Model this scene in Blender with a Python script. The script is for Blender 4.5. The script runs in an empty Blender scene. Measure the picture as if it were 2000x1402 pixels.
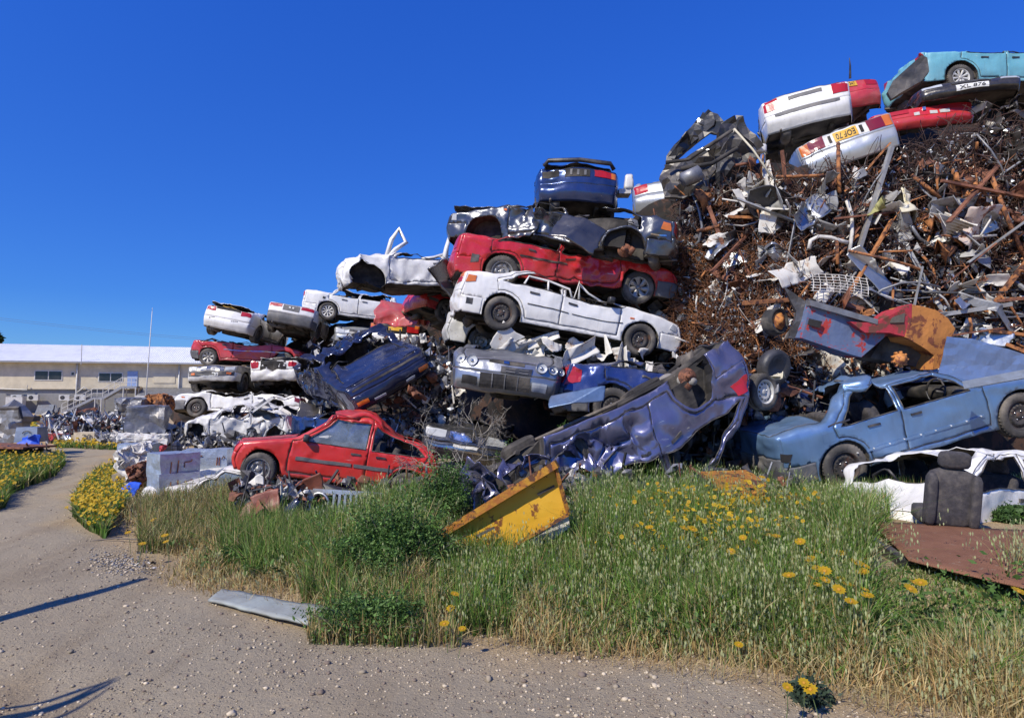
import bpy, bmesh, math, random
import numpy as np
from mathutils import Vector, Matrix, Euler, geometry
rad = math.radians
SC = bpy.context.scene
COL = SC.collection
F = 1200.0; CAMZ = 1.75; PITCH = math.atan((775-701)/F)

def at(px, py, d):
    """world point seen at photo pixel (px,py), d metres along the lens axis"""
    x = (px-1000)/F; z = (701-py)/F
    c, s = math.cos(PITCH), math.sin(PITCH)
    return Vector((x*d, d*(c - z*s), CAMZ + d*(s + z*c)))

# ------------------------------------------------------------------ noise
_TB = np.random.RandomState(99).uniform(-1, 1, 65536).astype(np.float32)
def vnoise(p, seed=0, lin=False):
    p = np.asarray(p, float)
    fl = np.floor(p); f = (p-fl).astype(np.float32); u = f if lin else f*f*(3-2*f); i = fl.astype(np.int32)
    hx = [i[:, 0]*73856093+seed*7919, (i[:, 0]+1)*73856093+seed*7919]; hy = [i[:, 1]*19349663, (i[:, 1]+1)*19349663]; hz = [i[:, 2]*83492791, (i[:, 2]+1)*83492791]
    r = 0
    for dx in (0, 1):
        wx = u[:, 0] if dx else 1-u[:, 0]
        for dy in (0, 1):
            wy = wx*(u[:, 1] if dy else 1-u[:, 1]); hxy = hx[dx] ^ hy[dy]
            h0 = hxy ^ hz[0]; h1 = hxy ^ hz[1]
            r = r + wy*(_TB[(h0 ^ (h0 >> 11)) & 65535]*(1-u[:, 2])+_TB[(h1 ^ (h1 >> 11)) & 65535]*u[:, 2])
    return r
def crumple(P, amp, scale, seed, octs=2, aniso=(1, 1, 1)):
    P = np.asarray(P, float); D = np.zeros_like(P)
    R = np.array(Euler((.5+seed, .3+seed*1.7, .9), 'XYZ').to_matrix())
    a = 1.0; s = 1.0/scale
    for o in range(octs):
        q = P @ R.T * s * np.array(aniso)
        q = q + .35*np.stack([vnoise(q*.7+9.1, seed+50), vnoise(q*.7+3.3, seed+51), vnoise(q*.7+5.7, seed+52)], 1)
        for k in range(3):
            D[:, k] += a*(1-2*np.abs(vnoise(q+17.3*k, seed*7+k+o*31, True)))
        a *= .45; s *= 2.1
    return D*amp
def smooth(a, b, x):
    t = np.clip((x-a)/(b-a), 0, 1); return t*t*(3-2*t)

# ------------------------------------------------------------------ objects
def link(o, parent=None):
    COL.objects.link(o)
    if parent is not None: o.parent = parent
    return o
def tag(o, label=None, cat=None, group=None, kind=None):
    if label: o['label'] = label
    if cat: o['category'] = cat
    if group: o['group'] = group
    if kind: o['kind'] = kind
    return o
def empty(name, loc=(0, 0, 0), rot=(0, 0, 0)):
    o = bpy.data.objects.new(name, None); o.empty_display_size = .2
    o.location = loc; o.rotation_euler = rot
    return link(o)
def mesh_np(name, V, FA, mats, parent=None, smooth_sh=False, midx=None, solid=0, weld=0):
    """V (n,3), FA list of index tuples or int array (m,k)"""
    me = bpy.data.meshes.new(name)
    V = np.asarray(V, np.float32)
    if isinstance(FA, np.ndarray):
        m, k = FA.shape
        me.vertices.add(len(V)); me.vertices.foreach_set('co', V.ravel())
        me.loops.add(m*k); me.loops.foreach_set('vertex_index', FA.astype(np.int32).ravel())
        me.polygons.add(m)
        me.polygons.foreach_set('loop_start', np.arange(0, m*k, k, dtype=np.int32))
        me.polygons.foreach_set('loop_total', np.full(m, k, np.int32))
        me.update(calc_edges=True)
    else:
        me.from_pydata(V.tolist(), [], FA)
    if not isinstance(mats, (list, tuple)): mats = [mats]
    for m_ in mats: me.materials.append(m_)
    if midx is not None: me.polygons.foreach_set('material_index', np.asarray(midx, np.int32))
    if weld:
        bm = bmesh.new(); bm.from_mesh(me); bmesh.ops.remove_doubles(bm, verts=bm.verts, dist=weld)
        bm.to_mesh(me); bm.free()
    if smooth_sh: me.polygons.foreach_set('use_smooth', np.ones(len(me.polygons), bool))
    me.update()
    o = bpy.data.objects.new(name, me); link(o, parent)
    if solid:
        md = o.modifiers.new('thickness', 'SOLIDIFY'); md.thickness = solid; md.offset = -1
        if len(mats) > 1: md.material_offset = 1
    return o

class MB:
    """collects shapes for one mesh"""
    def __init__(s): s.V = []; s.F = []; s.M = []; s.n = 0
    def add(s, V, FA, mi=0):
        V = np.asarray(V, float).reshape(-1, 3)
        s.V.append(V)
        for f in FA: s.F.append(tuple(int(i)+s.n for i in f)); s.M.append(mi)
        s.n += len(V); return s
    def box(s, c, size, rot=None, mi=0, taper=1.0):
        x, y, z = [v/2 for v in size]
        V = np.array([(-x, -y, -z), (x, -y, -z), (x, y, -z), (-x, y, -z), (-x*taper, -y*taper, z), (x*taper, -y*taper, z), (x*taper, y*taper, z), (-x*taper, y*taper, z)])
        if rot is not None: V = V @ np.array(Euler(rot).to_matrix()).T
        return s.add(V+np.array(c), [(3, 2, 1, 0), (4, 5, 6, 7), (0, 1, 5, 4), (1, 2, 6, 5), (2, 3, 7, 6), (3, 0, 4, 7)], mi)
    def beam(s, a, b, w, h, mi=0, roll=0):
        a = Vector(a); b = Vector(b); d = b-a; L = d.length
        q = d.to_track_quat('X', 'Z').to_matrix() @ Matrix.Rotation(roll, 3, 'X')
        x, y, z = L/2, w/2, h/2
        V = np.array([(-x, -y, -z), (x, -y, -z), (x, y, -z), (-x, y, -z), (-x, -y, z), (x, -y, z), (x, y, z), (-x, y, z)]) @ np.array(q).T + np.array((a+b)/2)
        return s.add(V, [(3, 2, 1, 0), (4, 5, 6, 7), (0, 1, 5, 4), (1, 2, 6, 5), (2, 3, 7, 6), (3, 0, 4, 7)], mi)
    def tube(s, pts, r, k=6, mi=0, cap=True):
        P = [Vector(p) for p in pts]; n = len(P); V = []; FA = []
        rr = r if hasattr(r, '__len__') else [r]*n
        up = Vector((.13, .21, .97))
        for i, p in enumerate(P):
            t = (P[min(i+1, n-1)]-P[max(i-1, 0)]).normalized()
            a = t.cross(up)
            if a.length < .1: a = t.cross(Vector((1, 0, 0)))
            a.normalize(); b = t.cross(a)
            for j in range(k):
                an = 2*math.pi*j/k
                V.append(p + (a*math.cos(an)+b*math.sin(an))*rr[i])
        for i in range(n-1):
            for j in range(k):
                FA.append((i*k+j, i*k+(j+1) % k, (i+1)*k+(j+1) % k, (i+1)*k+j))
        if cap: FA.append(tuple(range(k-1, -1, -1))); FA.append(tuple((n-1)*k+j for j in range(k)))
        return s.add([tuple(v) for v in V], FA, mi)
    def revolve(s, prof, k=24, mi=0, c=(0, 0, 0), axis='y', close=False):
        """prof: list (radius, height) about axis"""
        V = []; FA = []; n = len(prof)
        for r, h in prof:
            for j in range(k):
                a = 2*math.pi*j/k
                if axis == 'y': V.append((r*math.cos(a)+c[0], h+c[1], r*math.sin(a)+c[2]))
                elif axis == 'z': V.append((r*math.cos(a)+c[0], r*math.sin(a)+c[1], h+c[2]))
                else: V.append((h+c[0], r*math.cos(a)+c[1], r*math.sin(a)+c[2]))
        rng = n if close else n-1
        for i in range(rng):
            i2 = (i+1) % n
            for j in range(k):
                FA.append((i*k+j, i*k+(j+1) % k, i2*k+(j+1) % k, i2*k+j))
        return s.add(V, FA, mi)
    def build(s, name, mats, parent=None, sm=False, fn=None, solid=0, weld=0):
        V = np.concatenate(s.V) if s.V else np.zeros((0, 3))
        if fn is not None: V = fn(V)
        return mesh_np(name, V, s.F, mats, parent, sm, s.M, solid, weld)

def sheet(w, h, res, amp, scale, seed, curl=0):
    nx = max(2, int(w/res)); ny = max(2, int(h/res))
    X, Y = np.meshgrid(np.linspace(-w/2, w/2, nx+1), np.linspace(-h/2, h/2, ny+1))
    P = np.stack([X.ravel(), Y.ravel(), curl*X.ravel()**2/(w*w)*4], 1)
    P = P + crumple(P, amp, scale, seed)*np.array([.5, .5, 1])
    i = np.arange(nx*ny); a = (i // nx)*(nx+1) + i % nx
    FA = np.stack([a, a+1, a+nx+2, a+nx+1], 1)
    return P, FA

def folded(w, h, res, amp, seed, folds=3):
    """a plate with straight sharp folds and a little buckling"""
    R_ = np.random.RandomState(seed % 100000); nx = max(6, int(w/res)); ny = max(5, int(h/res))
    X, Y = np.meshgrid(np.linspace(-w/2, w/2, nx+1), np.linspace(-h/2, h/2, ny+1)); X = X+.06*w*R_.uniform(-1, 1)*Y/h; P = np.stack([X.ravel(), Y.ravel(), 0*X.ravel()], 1)
    edge = .13*np.abs(vnoise(P*4/max(w, h), seed+4, True))+.05*np.abs(vnoise(P*13/max(w, h), seed+5, True)); P[:, :2] *= (1-edge)[:, None]
    for k in range(folds):
        a = R_.uniform(0, math.pi); n = np.array([math.cos(a), math.sin(a), 0]); c = R_.uniform(-.28, .28)*min(w, h); d = P[:, :2] @ n[:2]-c; m = d > 0
        ang = R_.choice([-1, 1])*R_.uniform(.35, 1.5); ax = Vector((-n[1], n[0], 0)); Rm = np.array(Matrix.Rotation(ang, 3, ax)); o = n*c
        P[m] = (P[m]-o) @ Rm.T+o
    P = P-P.mean(0); P = P+crumple(P, amp*min(w, h)*.16, .4*max(w, h), seed, 2)
    i = np.arange(nx*ny); a = (i//nx)*(nx+1)+i % nx
    return P, np.stack([a, a+1, a+nx+2, a+nx+1], 1)
# ------------------------------------------------------------------ materials
MC = {}
class NT:
    def __init__(s, name):
        s.m = bpy.data.materials.new(name); s.m.use_nodes = True
        s.t = s.m.node_tree; s.b = s.t.nodes['Principled BSDF']; s.tc = None
    def n(s, typ, **kw):
        nd = s.t.nodes.new(typ)
        for k, v in kw.items(): setattr(nd, k, v)
        return nd
    def l(s, a, b): s.t.links.new(a, b)
    def coord(s, kind='Object'):
        if s.tc is None: s.tc = s.n('ShaderNodeTexCoord')
        return s.tc.outputs[kind]
    def noise(s, scale, det=4, rough=.55, stretch=None, kind='Object', dist=0):
        nd = s.n('ShaderNodeTexNoise'); nd.inputs['Scale'].default_value = scale
        nd.inputs['Detail'].default_value = det; nd.inputs['Roughness'].default_value = rough
        nd.inputs['Distortion'].default_value = dist
        src = s.coord(kind)
        if stretch:
            mp = s.n('ShaderNodeMapping'); mp.inputs['Scale'].default_value = stretch
            s.l(src, mp.inputs[0]); src = mp.outputs[0]
        s.l(src, nd.inputs['Vector']); return nd.outputs['Fac']
    def vor(s, scale, feat='F1', out='Distance', kind='Object'):
        nd = s.n('ShaderNodeTexVoronoi'); nd.feature = feat; nd.inputs['Scale'].default_value = scale
        s.l(s.coord(kind), nd.inputs['Vector']); return nd.outputs[out]
    def ramp(s, fac, stops):
        nd = s.n('ShaderNodeValToRGB'); e = nd.color_ramp.elements
        while len(e) < len(stops): e.new(.5)
        for el, (p, c) in zip(e, stops):
            el.position = p
            el.color = (c, c, c, 1) if not hasattr(c, '__len__') else (*c, 1)
        s.l(fac, nd.inputs[0]); return nd.outputs[0]
    def mix(s, fac, a, b, typ='MIX'):
        nd = s.n('ShaderNodeMixRGB'); nd.blend_type = typ
        for v, i in ((fac, 0), (a, 1), (b, 2)):
            if isinstance(v, (int, float)): nd.inputs[i].default_value = v if i == 0 else (v, v, v, 1)
            elif isinstance(v, tuple): nd.inputs[i].default_value = (*v, 1)
            else: s.l(v, nd.inputs[i])
        return nd.outputs[0]
    def math(s, op, a, b=0.0):
        nd = s.n('ShaderNodeMath'); nd.operation = op
        for v, i in ((a, 0), (b, 1)):
            if isinstance(v, (int, float)): nd.inputs[i].default_value = v
            else: s.l(v, nd.inputs[i])
        return nd.outputs[0]
    def bump(s, h, strength=.3, dist=.01):
        nd = s.n('ShaderNodeBump'); nd.inputs['Strength'].default_value = strength; nd.inputs['Distance'].default_value = dist
        s.l(h, nd.inputs['Height']); s.l(nd.outputs[0], s.b.inputs['Normal']); return nd
    def set(s, **kw):
        for k, v in kw.items():
            k = {'base': 'Base Color', 'rough': 'Roughness', 'metal': 'Metallic', 'coat': 'Coat Weight', 'trans': 'Transmission Weight', 'ior': 'IOR', 'alpha': 'Alpha', 'spec': 'Specular IOR Level', 'em': 'Emission Color', 'ems': 'Emission Strength', 'coatr': 'Coat Roughness'}[k]
            if isinstance(v, tuple): v = (*v, 1)
            if hasattr(v, 'is_output'): s.l(v, s.b.inputs[k])
            else: s.b.inputs[k].default_value = v
        return s

RUST = (.19, .065, .022); DUST = (.30, .26, .21)
def paint(key, rgb, metal=0., rough=.32, dust=.35, rust=.12, chips=.6, coat=.3, scale=1.0):
    if key in MC: return MC[key]
    t = NT(key)
    dust *= 1.0; rust += .03
    big = t.noise(1.3*scale, 5, .6)
    tone = t.mix(t.ramp(big, [(.3, 0), (.75, 1)]), tuple(c*.74 for c in rgb), tuple(min(1, c*1.12) for c in rgb))
    g = t.n('ShaderNodeNewGeometry'); sx = t.n('ShaderNodeSeparateXYZ'); t.l(g.outputs['Normal'], sx.inputs[0])
    up = t.math('MULTIPLY', t.math('MAXIMUM', sx.outputs['Z'], 0.0), .75)
    dn = t.noise(4.5*scale, 8, .68)
    df = t.math('MULTIPLY', t.ramp(dn, [(.35, 0), (.7, 1)]), t.math('ADD', up, .25))
    df = t.math('MULTIPLY', df, dust)
    c1 = t.mix(df, tone, DUST)
    oz = t.n('ShaderNodeSeparateXYZ'); t.l(t.coord(), oz.inputs[0])
    low = t.math('MULTIPLY', t.ramp(oz.outputs['Z'], [(.22, 1), (.62, 0)]), t.ramp(t.noise(3.5, 6, .7), [(.30, .2), (.65, 1)]))
    c1 = t.mix(t.math('MULTIPLY', low, min(.7, dust*.9)), c1, (.20, .165, .125))
    # long scuffs and scratches
    sc = t.noise(26*scale, 3, .6, stretch=(.12, .6, 1.3))
    sf = t.math('MULTIPLY', t.ramp(sc, [(.66, 0), (.70, 1)]), t.math('MULTIPLY', t.ramp(t.noise(2.2, 3), [(.5, 0), (.62, 1)]), chips))
    c2 = t.mix(sf, c1, (.55, .54, .52) if sum(rgb) < 1.5 else (.16, .15, .14))
    # run-down streaks
    st = t.noise(9*scale, 4, .6, stretch=(1.6, 1.6, .12))
    c2 = t.mix(t.math('MULTIPLY', t.ramp(st, [(.52, 0), (.8, 1)]), .45*dust+.08), c2, (.10, .085, .07))
    rn = t.noise(6*scale, 9, .72, dist=.4)
    lo = .74-.28*rust
    rf = t.ramp(rn, [(lo, 0), (lo+.025, 1)])
    rc = t.mix(t.noise(22, 5), RUST, (.07, .03, .018))
    c3 = t.mix(rf, c2, rc)
    ro = t.math('MAXIMUM', t.math('ADD', t.math('MULTIPLY', df, .55), rough), t.math('MULTIPLY', rf, .85))
    t.set(base=c3, rough=ro, metal=t.math('MULTIPLY', t.math('SUBTRACT', 1.0, t.math('MAXIMUM', rf, df)), metal), coat=coat, coatr=.12)
    h = t.math('ADD', t.math('MULTIPLY', t.noise(7, 3), 1.0), t.math('MULTIPLY', rn, .25))
    t.bump(h, .22, .02)
    MC[key] = t.m; return t.m
def plain(key, rgb, rough=.6, metal=0., var=.25, bump=.2, scale=8, coat=0., dirt=.25):
    if key in MC: return MC[key]
    t = NT(key); n = t.noise(scale, 7, .65)
    c = t.mix(t.ramp(n, [(.3, 0), (.72, 1)]), tuple(max(0, v*(1-var)) for v in rgb), tuple(min(1, v*(1+var)) for v in rgb))
    c = t.mix(t.math('MULTIPLY', t.ramp(t.noise(scale*.35, 5), [(.45, 0), (.7, 1)]), dirt), c, DUST if sum(rgb) < .6 else (.16, .13, .10))
    t.set(base=c, rough=rough, metal=metal, coat=coat); t.bump(t.noise(scale*4, 5), bump, .01)
    MC[key] = t.m; return t.m
def rusty(key, rgb=RUST, second=(.06, .03, .02), third=None, scale=5, rough=.85, amt=.5, metal=0.):
    if key in MC: return MC[key]
    t = NT(key); n = t.noise(scale, 9, .7, dist=.3)
    c = t.mix(t.ramp(n, [(amt-.08, 0), (amt+.08, 1)]), rgb, second)
    if third is not None: c = t.mix(t.ramp(t.noise(scale*.8+1, 8, .7, dist=.5), [(.52, 0), (.55, 1)]), c, third)
    t.set(base=c, rough=rough, metal=metal); t.bump(t.noise(scale*6, 6), .5, .01)
    MC[key] = t.m; return t.m
def glass(key='dusty_glass', rgb=(.25, .30, .33), alpha=.45):
    if key in MC: return MC[key]
    t = NT(key); t.set(base=rgb, rough=.08, spec=.8, coat=.6)
    t.set(alpha=t.ramp(t.noise(6, 6, .7), [(.35, alpha*.75), (.75, min(1, alpha+.35))]))
    MC[key] = t.m; return t.m
def lens(key, rgb, rough=.15):
    if key in MC: return MC[key]
    t = NT(key)
    w = t.n('ShaderNodeTexWave'); w.inputs['Scale'].default_value = 16; w.bands_direction = 'Z'; t.l(t.coord(), w.inputs[0])
    c = t.mix(t.ramp(t.noise(5, 5), [(.35, 0), (.7, .5)]), rgb, tuple(v*.45+.03 for v in rgb))
    t.set(base=t.mix(t.math('MULTIPLY', w.outputs['Fac'], .35), c, tuple(v*.5 for v in rgb)), rough=.28, coat=.35, coatr=.2)
    MC[key] = t.m; return t.m
def mats_std():
    plain('inner_primer', (.055, .055, .06), .7, 0, .4)
    plain('black_rubber', (.028, .027, .026), .8, 0, .35, .35, 14, dirt=.5)
    plain('tyre_rubber', (.06, .055, .05), .85, 0, .3, .5, 10, dirt=.75)
    plain('black_plastic', (.03, .03, .033), .45, 0, .3, .2, 10, dirt=.35)
    plain('grey_plastic', (.11, .11, .115), .6, 0, .25, .2, 8, dirt=.35)
    plain('under_dark', (.022, .02, .019), .85, 0, .5, .8, 5, dirt=.45)
    plain('seat_cloth', (.052, .048, .052), .95, 0, .3, .5, 30)
    plain('steel_rim', (.34, .33, .31), .45, .5, .3, .3, 12, dirt=.4)
    plain('white_rim', (.62, .61, .57), .5, .1, .2, .2, 10, dirt=.45)
    rusty('black_rim', (.05, .045, .042), (.12, .055, .03), None, 9, .7, .58)
    rusty('rust_disc', (.26, .10, .05), (.10, .045, .03), None, 16)
    plain('chrome', (.62, .62, .62), .22, 1, .2, .15, 10)
    plain('galv', (.42, .44, .46), .4, .8, .25, .3, 5)
    glass(); glass('screen_glass', (.20, .24, .27), .6)
    lens('red_lens', (.50, .012, .015)); lens('amber_lens', (.75, .19, .02)); lens('clear_lens', (.55, .57, .58)); lens('dark_red_lens', (.22, .01, .02))
    plain('plate_yellow', (.75, .42, .03), .5, 0, .1); plain('plate_white', (.72, .72, .68), .5, 0, .1); plain('plate_ink', (.02, .02, .02), .6, 0, 0)

mats_std()
plain('scrap_grey2', (.30, .28, .25), .7, .1, .3, .4, 6)
# ------------------------------------------------------------------ cars
def pin(px, pz, poly):
    """points in polygon, vectorised"""
    ins = np.zeros(len(px), bool); n = len(poly)
    for i in range(n):
        x1, z1 = poly[i]; x2, z2 = poly[(i+1) % n]
        if z1 == z2: continue
        c = ((z1 > pz) != (z2 > pz)) & (px < (x2-x1)*(pz-z1)/(z2-z1)+x1)
        ins ^= c
    return ins
def subdiv(poly, res, closed=True):
    out = []; n = len(poly)
    for i in range(n if closed else n-1):
        a = poly[i]; b = poly[(i+1) % n]
        k = max(1, int(math.ceil(math.dist(a, b)/res)))
        for j in range(k): out.append((a[0]+(b[0]-a[0])*j/k, a[1]+(b[1]-a[1])*j/k))
    if not closed: out.append(tuple(poly[-1]))
    return out

# side profiles, front bottom -> over the top -> rear bottom; x as a fraction of the half length, z metres
PROF = {
 'sedan': dict(belt=.90, hatch=False, pts=[(.955, .20, 'front_bumper'), (1.0, .34, 'front_bumper'), (.995, .50, 'front_panel'), (.955, .70, 'bonnet'), (.46, .92, 'windscreen'), (.17, 1.33, 'roof'), (-.12, 1.38, 'roof'), (-.38, 1.32, 'rear_window'), (-.66, 1.00, 'boot_lid'), (-.95, .97, 'tail_panel'), (-.985, .58, 'rear_bumper'), (-1.0, .42, 'rear_bumper'), (-.95, .22, None)]),
 'boxy': dict(belt=.90, hatch=False, pts=[(.97, .22, 'front_bumper'), (1.0, .34, 'front_bumper'), (1.0, .50, 'front_panel'), (.97, .74, 'bonnet'), (.44, .92, 'windscreen'), (.20, 1.33, 'roof'), (-.12, 1.37, 'roof'), (-.42, 1.33, 'rear_window'), (-.60, 1.00, 'boot_lid'), (-.97, .97, 'tail_panel'), (-.985, .60, 'rear_bumper'), (-1.0, .44, 'rear_bumper'), (-.96, .24, None)]),
 'hatch': dict(belt=.88, hatch=True, pts=[(.96, .20, 'front_bumper'), (1.0, .34, 'front_bumper'), (.99, .50, 'front_panel'), (.95, .68, 'bonnet'), (.45, .90, 'windscreen'), (.12, 1.31, 'roof'), (-.20, 1.36, 'roof'), (-.56, 1.28, 'rear_window'), (-.88, .95, 'boot_lid'), (-.93, .88, 'tail_panel'), (-.985, .58, 'rear_bumper'), (-1.0, .42, 'rear_bumper'), (-.95, .22, None)]),
}
class Car:
    def __init__(s, name, label, body='sedan', L=4.3, hw=.84, wb=(1.28, -1.25), wr=.30, arch=.355, res=.055, paintm=None, deform=(), height=1.0,
                 belt=None, tumble=.33, crown=.035, bow=.10, taper=.10, group=None, cat='car', seed=1, solid=.010):
        s.name = name; s.body = body; s.L = L; s.hw = hw; s.wb = wb; s.wr = wr; s.ar = arch; s.res = res; s.seed = seed
        pf = PROF[body]; s.belt = belt or pf['belt']; s.tumble = tumble; s.crown = crown; s.bowk = bow; s.taper = taper
        s.paint = paintm; s.df = deform; s.inner = MC['inner_primer']; s.solid = solid
        h = L/2
        s.raw = [(p[0]*h, (p[1] if p[1] <= s.belt else s.belt+(p[1]-s.belt)*height), p[2]) for p in pf['pts']]
        s.root = empty(name); tag(s.root, label, cat, group)
        s.hinge = {}; s.zs = .22
        s._profile()
    def _profile(s):
        pts = s.raw; P = []; T = []
        n = len(pts)
        for i, (x, z, t) in enumerate(pts):
            if i == 0 or i == n-1: P.append((x, z)); T.append(t); continue
            a = np.array(pts[i-1][:2]); b = np.array((x, z)); c = np.array(pts[i+1][:2])
            r = .07 if pts[i-1][2] != t else .12
            da = min(r, np.linalg.norm(a-b)*.4); dc = min(r, np.linalg.norm(c-b)*.4)
            p0 = b+(a-b)/np.linalg.norm(a-b)*da; p1 = b+(c-b)/np.linalg.norm(c-b)*dc
            P.append(tuple(p0)); T.append(pts[i-1][2])
            P.append(tuple(.25*p0+.5*b+.25*p1)); T.append(t)
            P.append(tuple(p1)); T.append(t)
        Q = []; U = []
        for i in range(len(P)-1):
            k = max(1, int(math.ceil(math.dist(P[i], P[i+1])/s.res)))
            for j in range(k):
                Q.append((P[i][0]+(P[i+1][0]-P[i][0])*j/k, P[i][1]+(P[i+1][1]-P[i][1])*j/k)); U.append(T[i])
        Q.append(P[-1]); s.P = np.array(Q); s.T = U
        d = np.gradient(s.P, axis=0); d /= np.linalg.norm(d, axis=1)[:, None]
        s.N = np.stack([d[:, 1], -d[:, 0]], 1)
        s.r = .055
        s.IN = s.P - s.N*s.r
    def halfw(s, x, z):
        w = s.hw - np.clip(z-s.belt, 0, None)*s.tumble - .045*np.clip((s.belt-.25-z)/(s.belt-.45), 0, 1)**2
        h = s.L/2
        return w - s.taper*np.clip((np.abs(x)-.62*h)/(.38*h), 0, 1)**2
    def shape(s, V):
        """panel coordinates -> car coordinates with plan bow, crown and the damage"""
        V = np.array(V, float).reshape(-1, 3); x, y, z = V.T; h = s.L/2
        q = np.clip(np.abs(y)/s.hw, 0, 1.1)
        x2 = x - np.sign(x)*s.bowk*q**2.2*smooth(.70*h, h, np.abs(x))
        z2 = z - s.crown*q**2*smooth(.55, .95, z)
        V = np.stack([x2, y, z2], 1)
        for f in s.df: V = f(V)
        return V
    def topgrid(s, P=None, N=None):
        P = s.P if P is None else P; N = s.N if N is None else N
        IN = P-N*s.r; w = s.halfw(IN[:, 0], IN[:, 1]); nf = max(8, int(2*s.hw/s.res/1.15)); rows = []
        for t in np.linspace(-1, 1, nf+1):
            rows.append(np.stack([P[:, 0], t*(w-s.r), P[:, 1]], 1))
        left = []; right = []
        for a in (30, 60, 90):
            a = rad(a); off = s.r*(1-math.cos(a)); yy = w-s.r+s.r*math.sin(a)
            Q = P-N*off
            right.append(np.stack([Q[:, 0], yy, Q[:, 1]], 1)); left.insert(0, np.stack([Q[:, 0], -yy, Q[:, 1]], 1))
        return np.array(left+rows+right), nf   # (m,n,3)
    def top(s, skip=(), hinge=None, lid_in=2, colors=None):
        """build top skin. skip: tags left out; hinge {tag: angle}"""
        G, nf = s.topgrid(); m, n, _ = G.shape; colors = colors or {}
        parts = {}
        for j in range(n-1):
            t = s.T[j]
            for i in range(m-1):
                lo = 3+lid_in; hi = m-2-3-lid_in+1
                inner = lo <= i < hi-0
                key = t
                if t in ('windscreen', 'rear_window'):
                    key = t if inner else 'body'
                elif t in ('bonnet', 'boot_lid'):
                    key = t if inner else 'body'
                elif t == 'roof': key = 'roof'
                parts.setdefault(key, []).append((i*n+j, (i+1)*n+j, (i+1)*n+j+1, i*n+j+1))
        V = G.reshape(-1, 3); s.parts = {}; hinge = hinge or {}
        for key, FA in parts.items():
            if key in skip: continue
            FA = np.array(FA); idx = np.unique(FA); W = V[idx].copy()
            rm = np.zeros(len(V), int); rm[idx] = np.arange(len(idx)); FB = rm[FA]
            if key in hinge:
                ang = hinge[key]
                xs = W[:, 0]; hx, hz = (W[xs.argmin()][0], W[xs.argmin()][2]) if key == 'bonnet' else (W[xs.argmax()][0], W[xs.argmax()][2])
                c, sn = math.cos(ang), math.sin(ang); X = W[:, 0]-hx; Z = W[:, 2]-hz
                W = np.stack([hx+c*X-sn*Z, W[:, 1], hz+sn*X+c*Z], 1)
            if key == 'body': s.bodyV = W; s.bodyF = FB; continue
            mat = colors.get(key, s.paint)
            if key in ('windscreen', 'rear_window') and key not in colors: mat = MC['screen_glass']
            o = mesh_np(key, s.shape(W), FB, [mat, s.inner] if key not in ('windscreen', 'rear_window') else [mat], s.root, True, solid=s.solid if key not in ('windscreen', 'rear_window') else 0)
            s.parts[key] = o
    def regions(s):
        h = s.L/2; zb = s.belt-.01
        rz = max(p[1] for p in s.raw); z1 = rz-.09
        A = s.raw[4]; B = s.raw[5]; C = s.raw[7]; D = s.raw[8]
        xa = lambda z: A[0]+(B[0]-A[0])*(z-A[1])/(B[1]-A[1]); xc = lambda z: D[0]+(C[0]-D[0])*(z-D[1])/(C[1]-D[1])
        xB = .5*(B[0]+C[0])-.02; s.xB = xB
        z1 = min(z1, B[1]-.03, C[1]-.03)
        fw = [(xa(zb)-.20, zb), (xa(z1)-.12, z1), (xB+.05, z1), (xB+.05, zb)]
        rr = xc(zb)+.30; rt = xc(z1)+.16
        rw = [(xB-.05, zb), (xB-.05, z1), (rt, z1), (rr, zb)]
        xf = s.wb[0]-s.ar-.10; zs = .30
        fd = [(xf, zs), (xf+.02, zb-.25), (xf, zb), (xa(zb)-.14, zb+.02), (xa(z1)-.06, z1+.05), (xB, z1+.05), (xB, zs)]
        xr = s.wb[1]+s.ar+.06
        rd = [(xB, zs), (xB, z1+.05), (rt-.04, z1+.05), (rr-.10, zb+.01)]
        # curve around the rear arch
        for a in np.linspace(rad(125), rad(20), 7):
            if s.wb[1]+(s.ar+.05)*math.cos(a) > rr-.12: rd.append((s.wb[1]+(s.ar+.05)*math.cos(a), s.wr+(s.ar+.05)*math.sin(a)))
        rd.append((xr, zs))
        return fw, rw, fd, rd
    def sides(s, doors=(1, 1, 1, 1), glassy=(1, 1, 1, 1), two_door=False, side_bumper=True, windows=True, colors=None, seal=True, front_cut=None, bumper_z=.50):
        """doors/glassy flags: left front, left rear, right front, right rear (left = +y)"""
        colors = colors or {}
        fw, rw, fd, rd = s.regions(); res = s.res; h = s.L/2
        out = [tuple(p) for p in s.IN]; bottom = [(out[-1][0], s.zs), (out[0][0], s.zs)]
        zlow = s.zs
        outline = out + subdiv(bottom, res, False)
        arches = [[(cx+s.ar*math.cos(a), s.wr+s.ar*math.sin(a)) for a in np.linspace(0, 2*math.pi, 33)[:-1]] for cx in s.wb]
        loops = [outline, *arches, subdiv(fd, res), subdiv(rd, res)]
        if windows: loops += [subdiv(fw, res), subdiv(rw, res)]
        bz = bumper_z; xb = s.wb[0]+s.ar+.02; xrb = s.wb[1]-s.ar-.02
        bl = []
        if side_bumper: loops.append(subdiv([(xb, bz), (h+.1, bz), (h+.1, .1), (xb, .1)], res)); loops.append(subdiv([(xrb, bz), (-h-.1, bz), (-h-.1, .1), (xrb, .1)], res))
        rng = np.random.RandomState(s.seed)
        gx, gz = np.meshgrid(np.arange(-h, h, res), np.arange(.2, max(p[1] for p in s.raw), res))
        g = np.stack([gx.ravel(), gz.ravel()], 1)+rng.uniform(-.2, .2, (gx.size, 2))*res
        g = g[pin(g[:, 0], g[:, 1], outline)]
        allb = np.concatenate([np.array(l) for l in loops])
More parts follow.
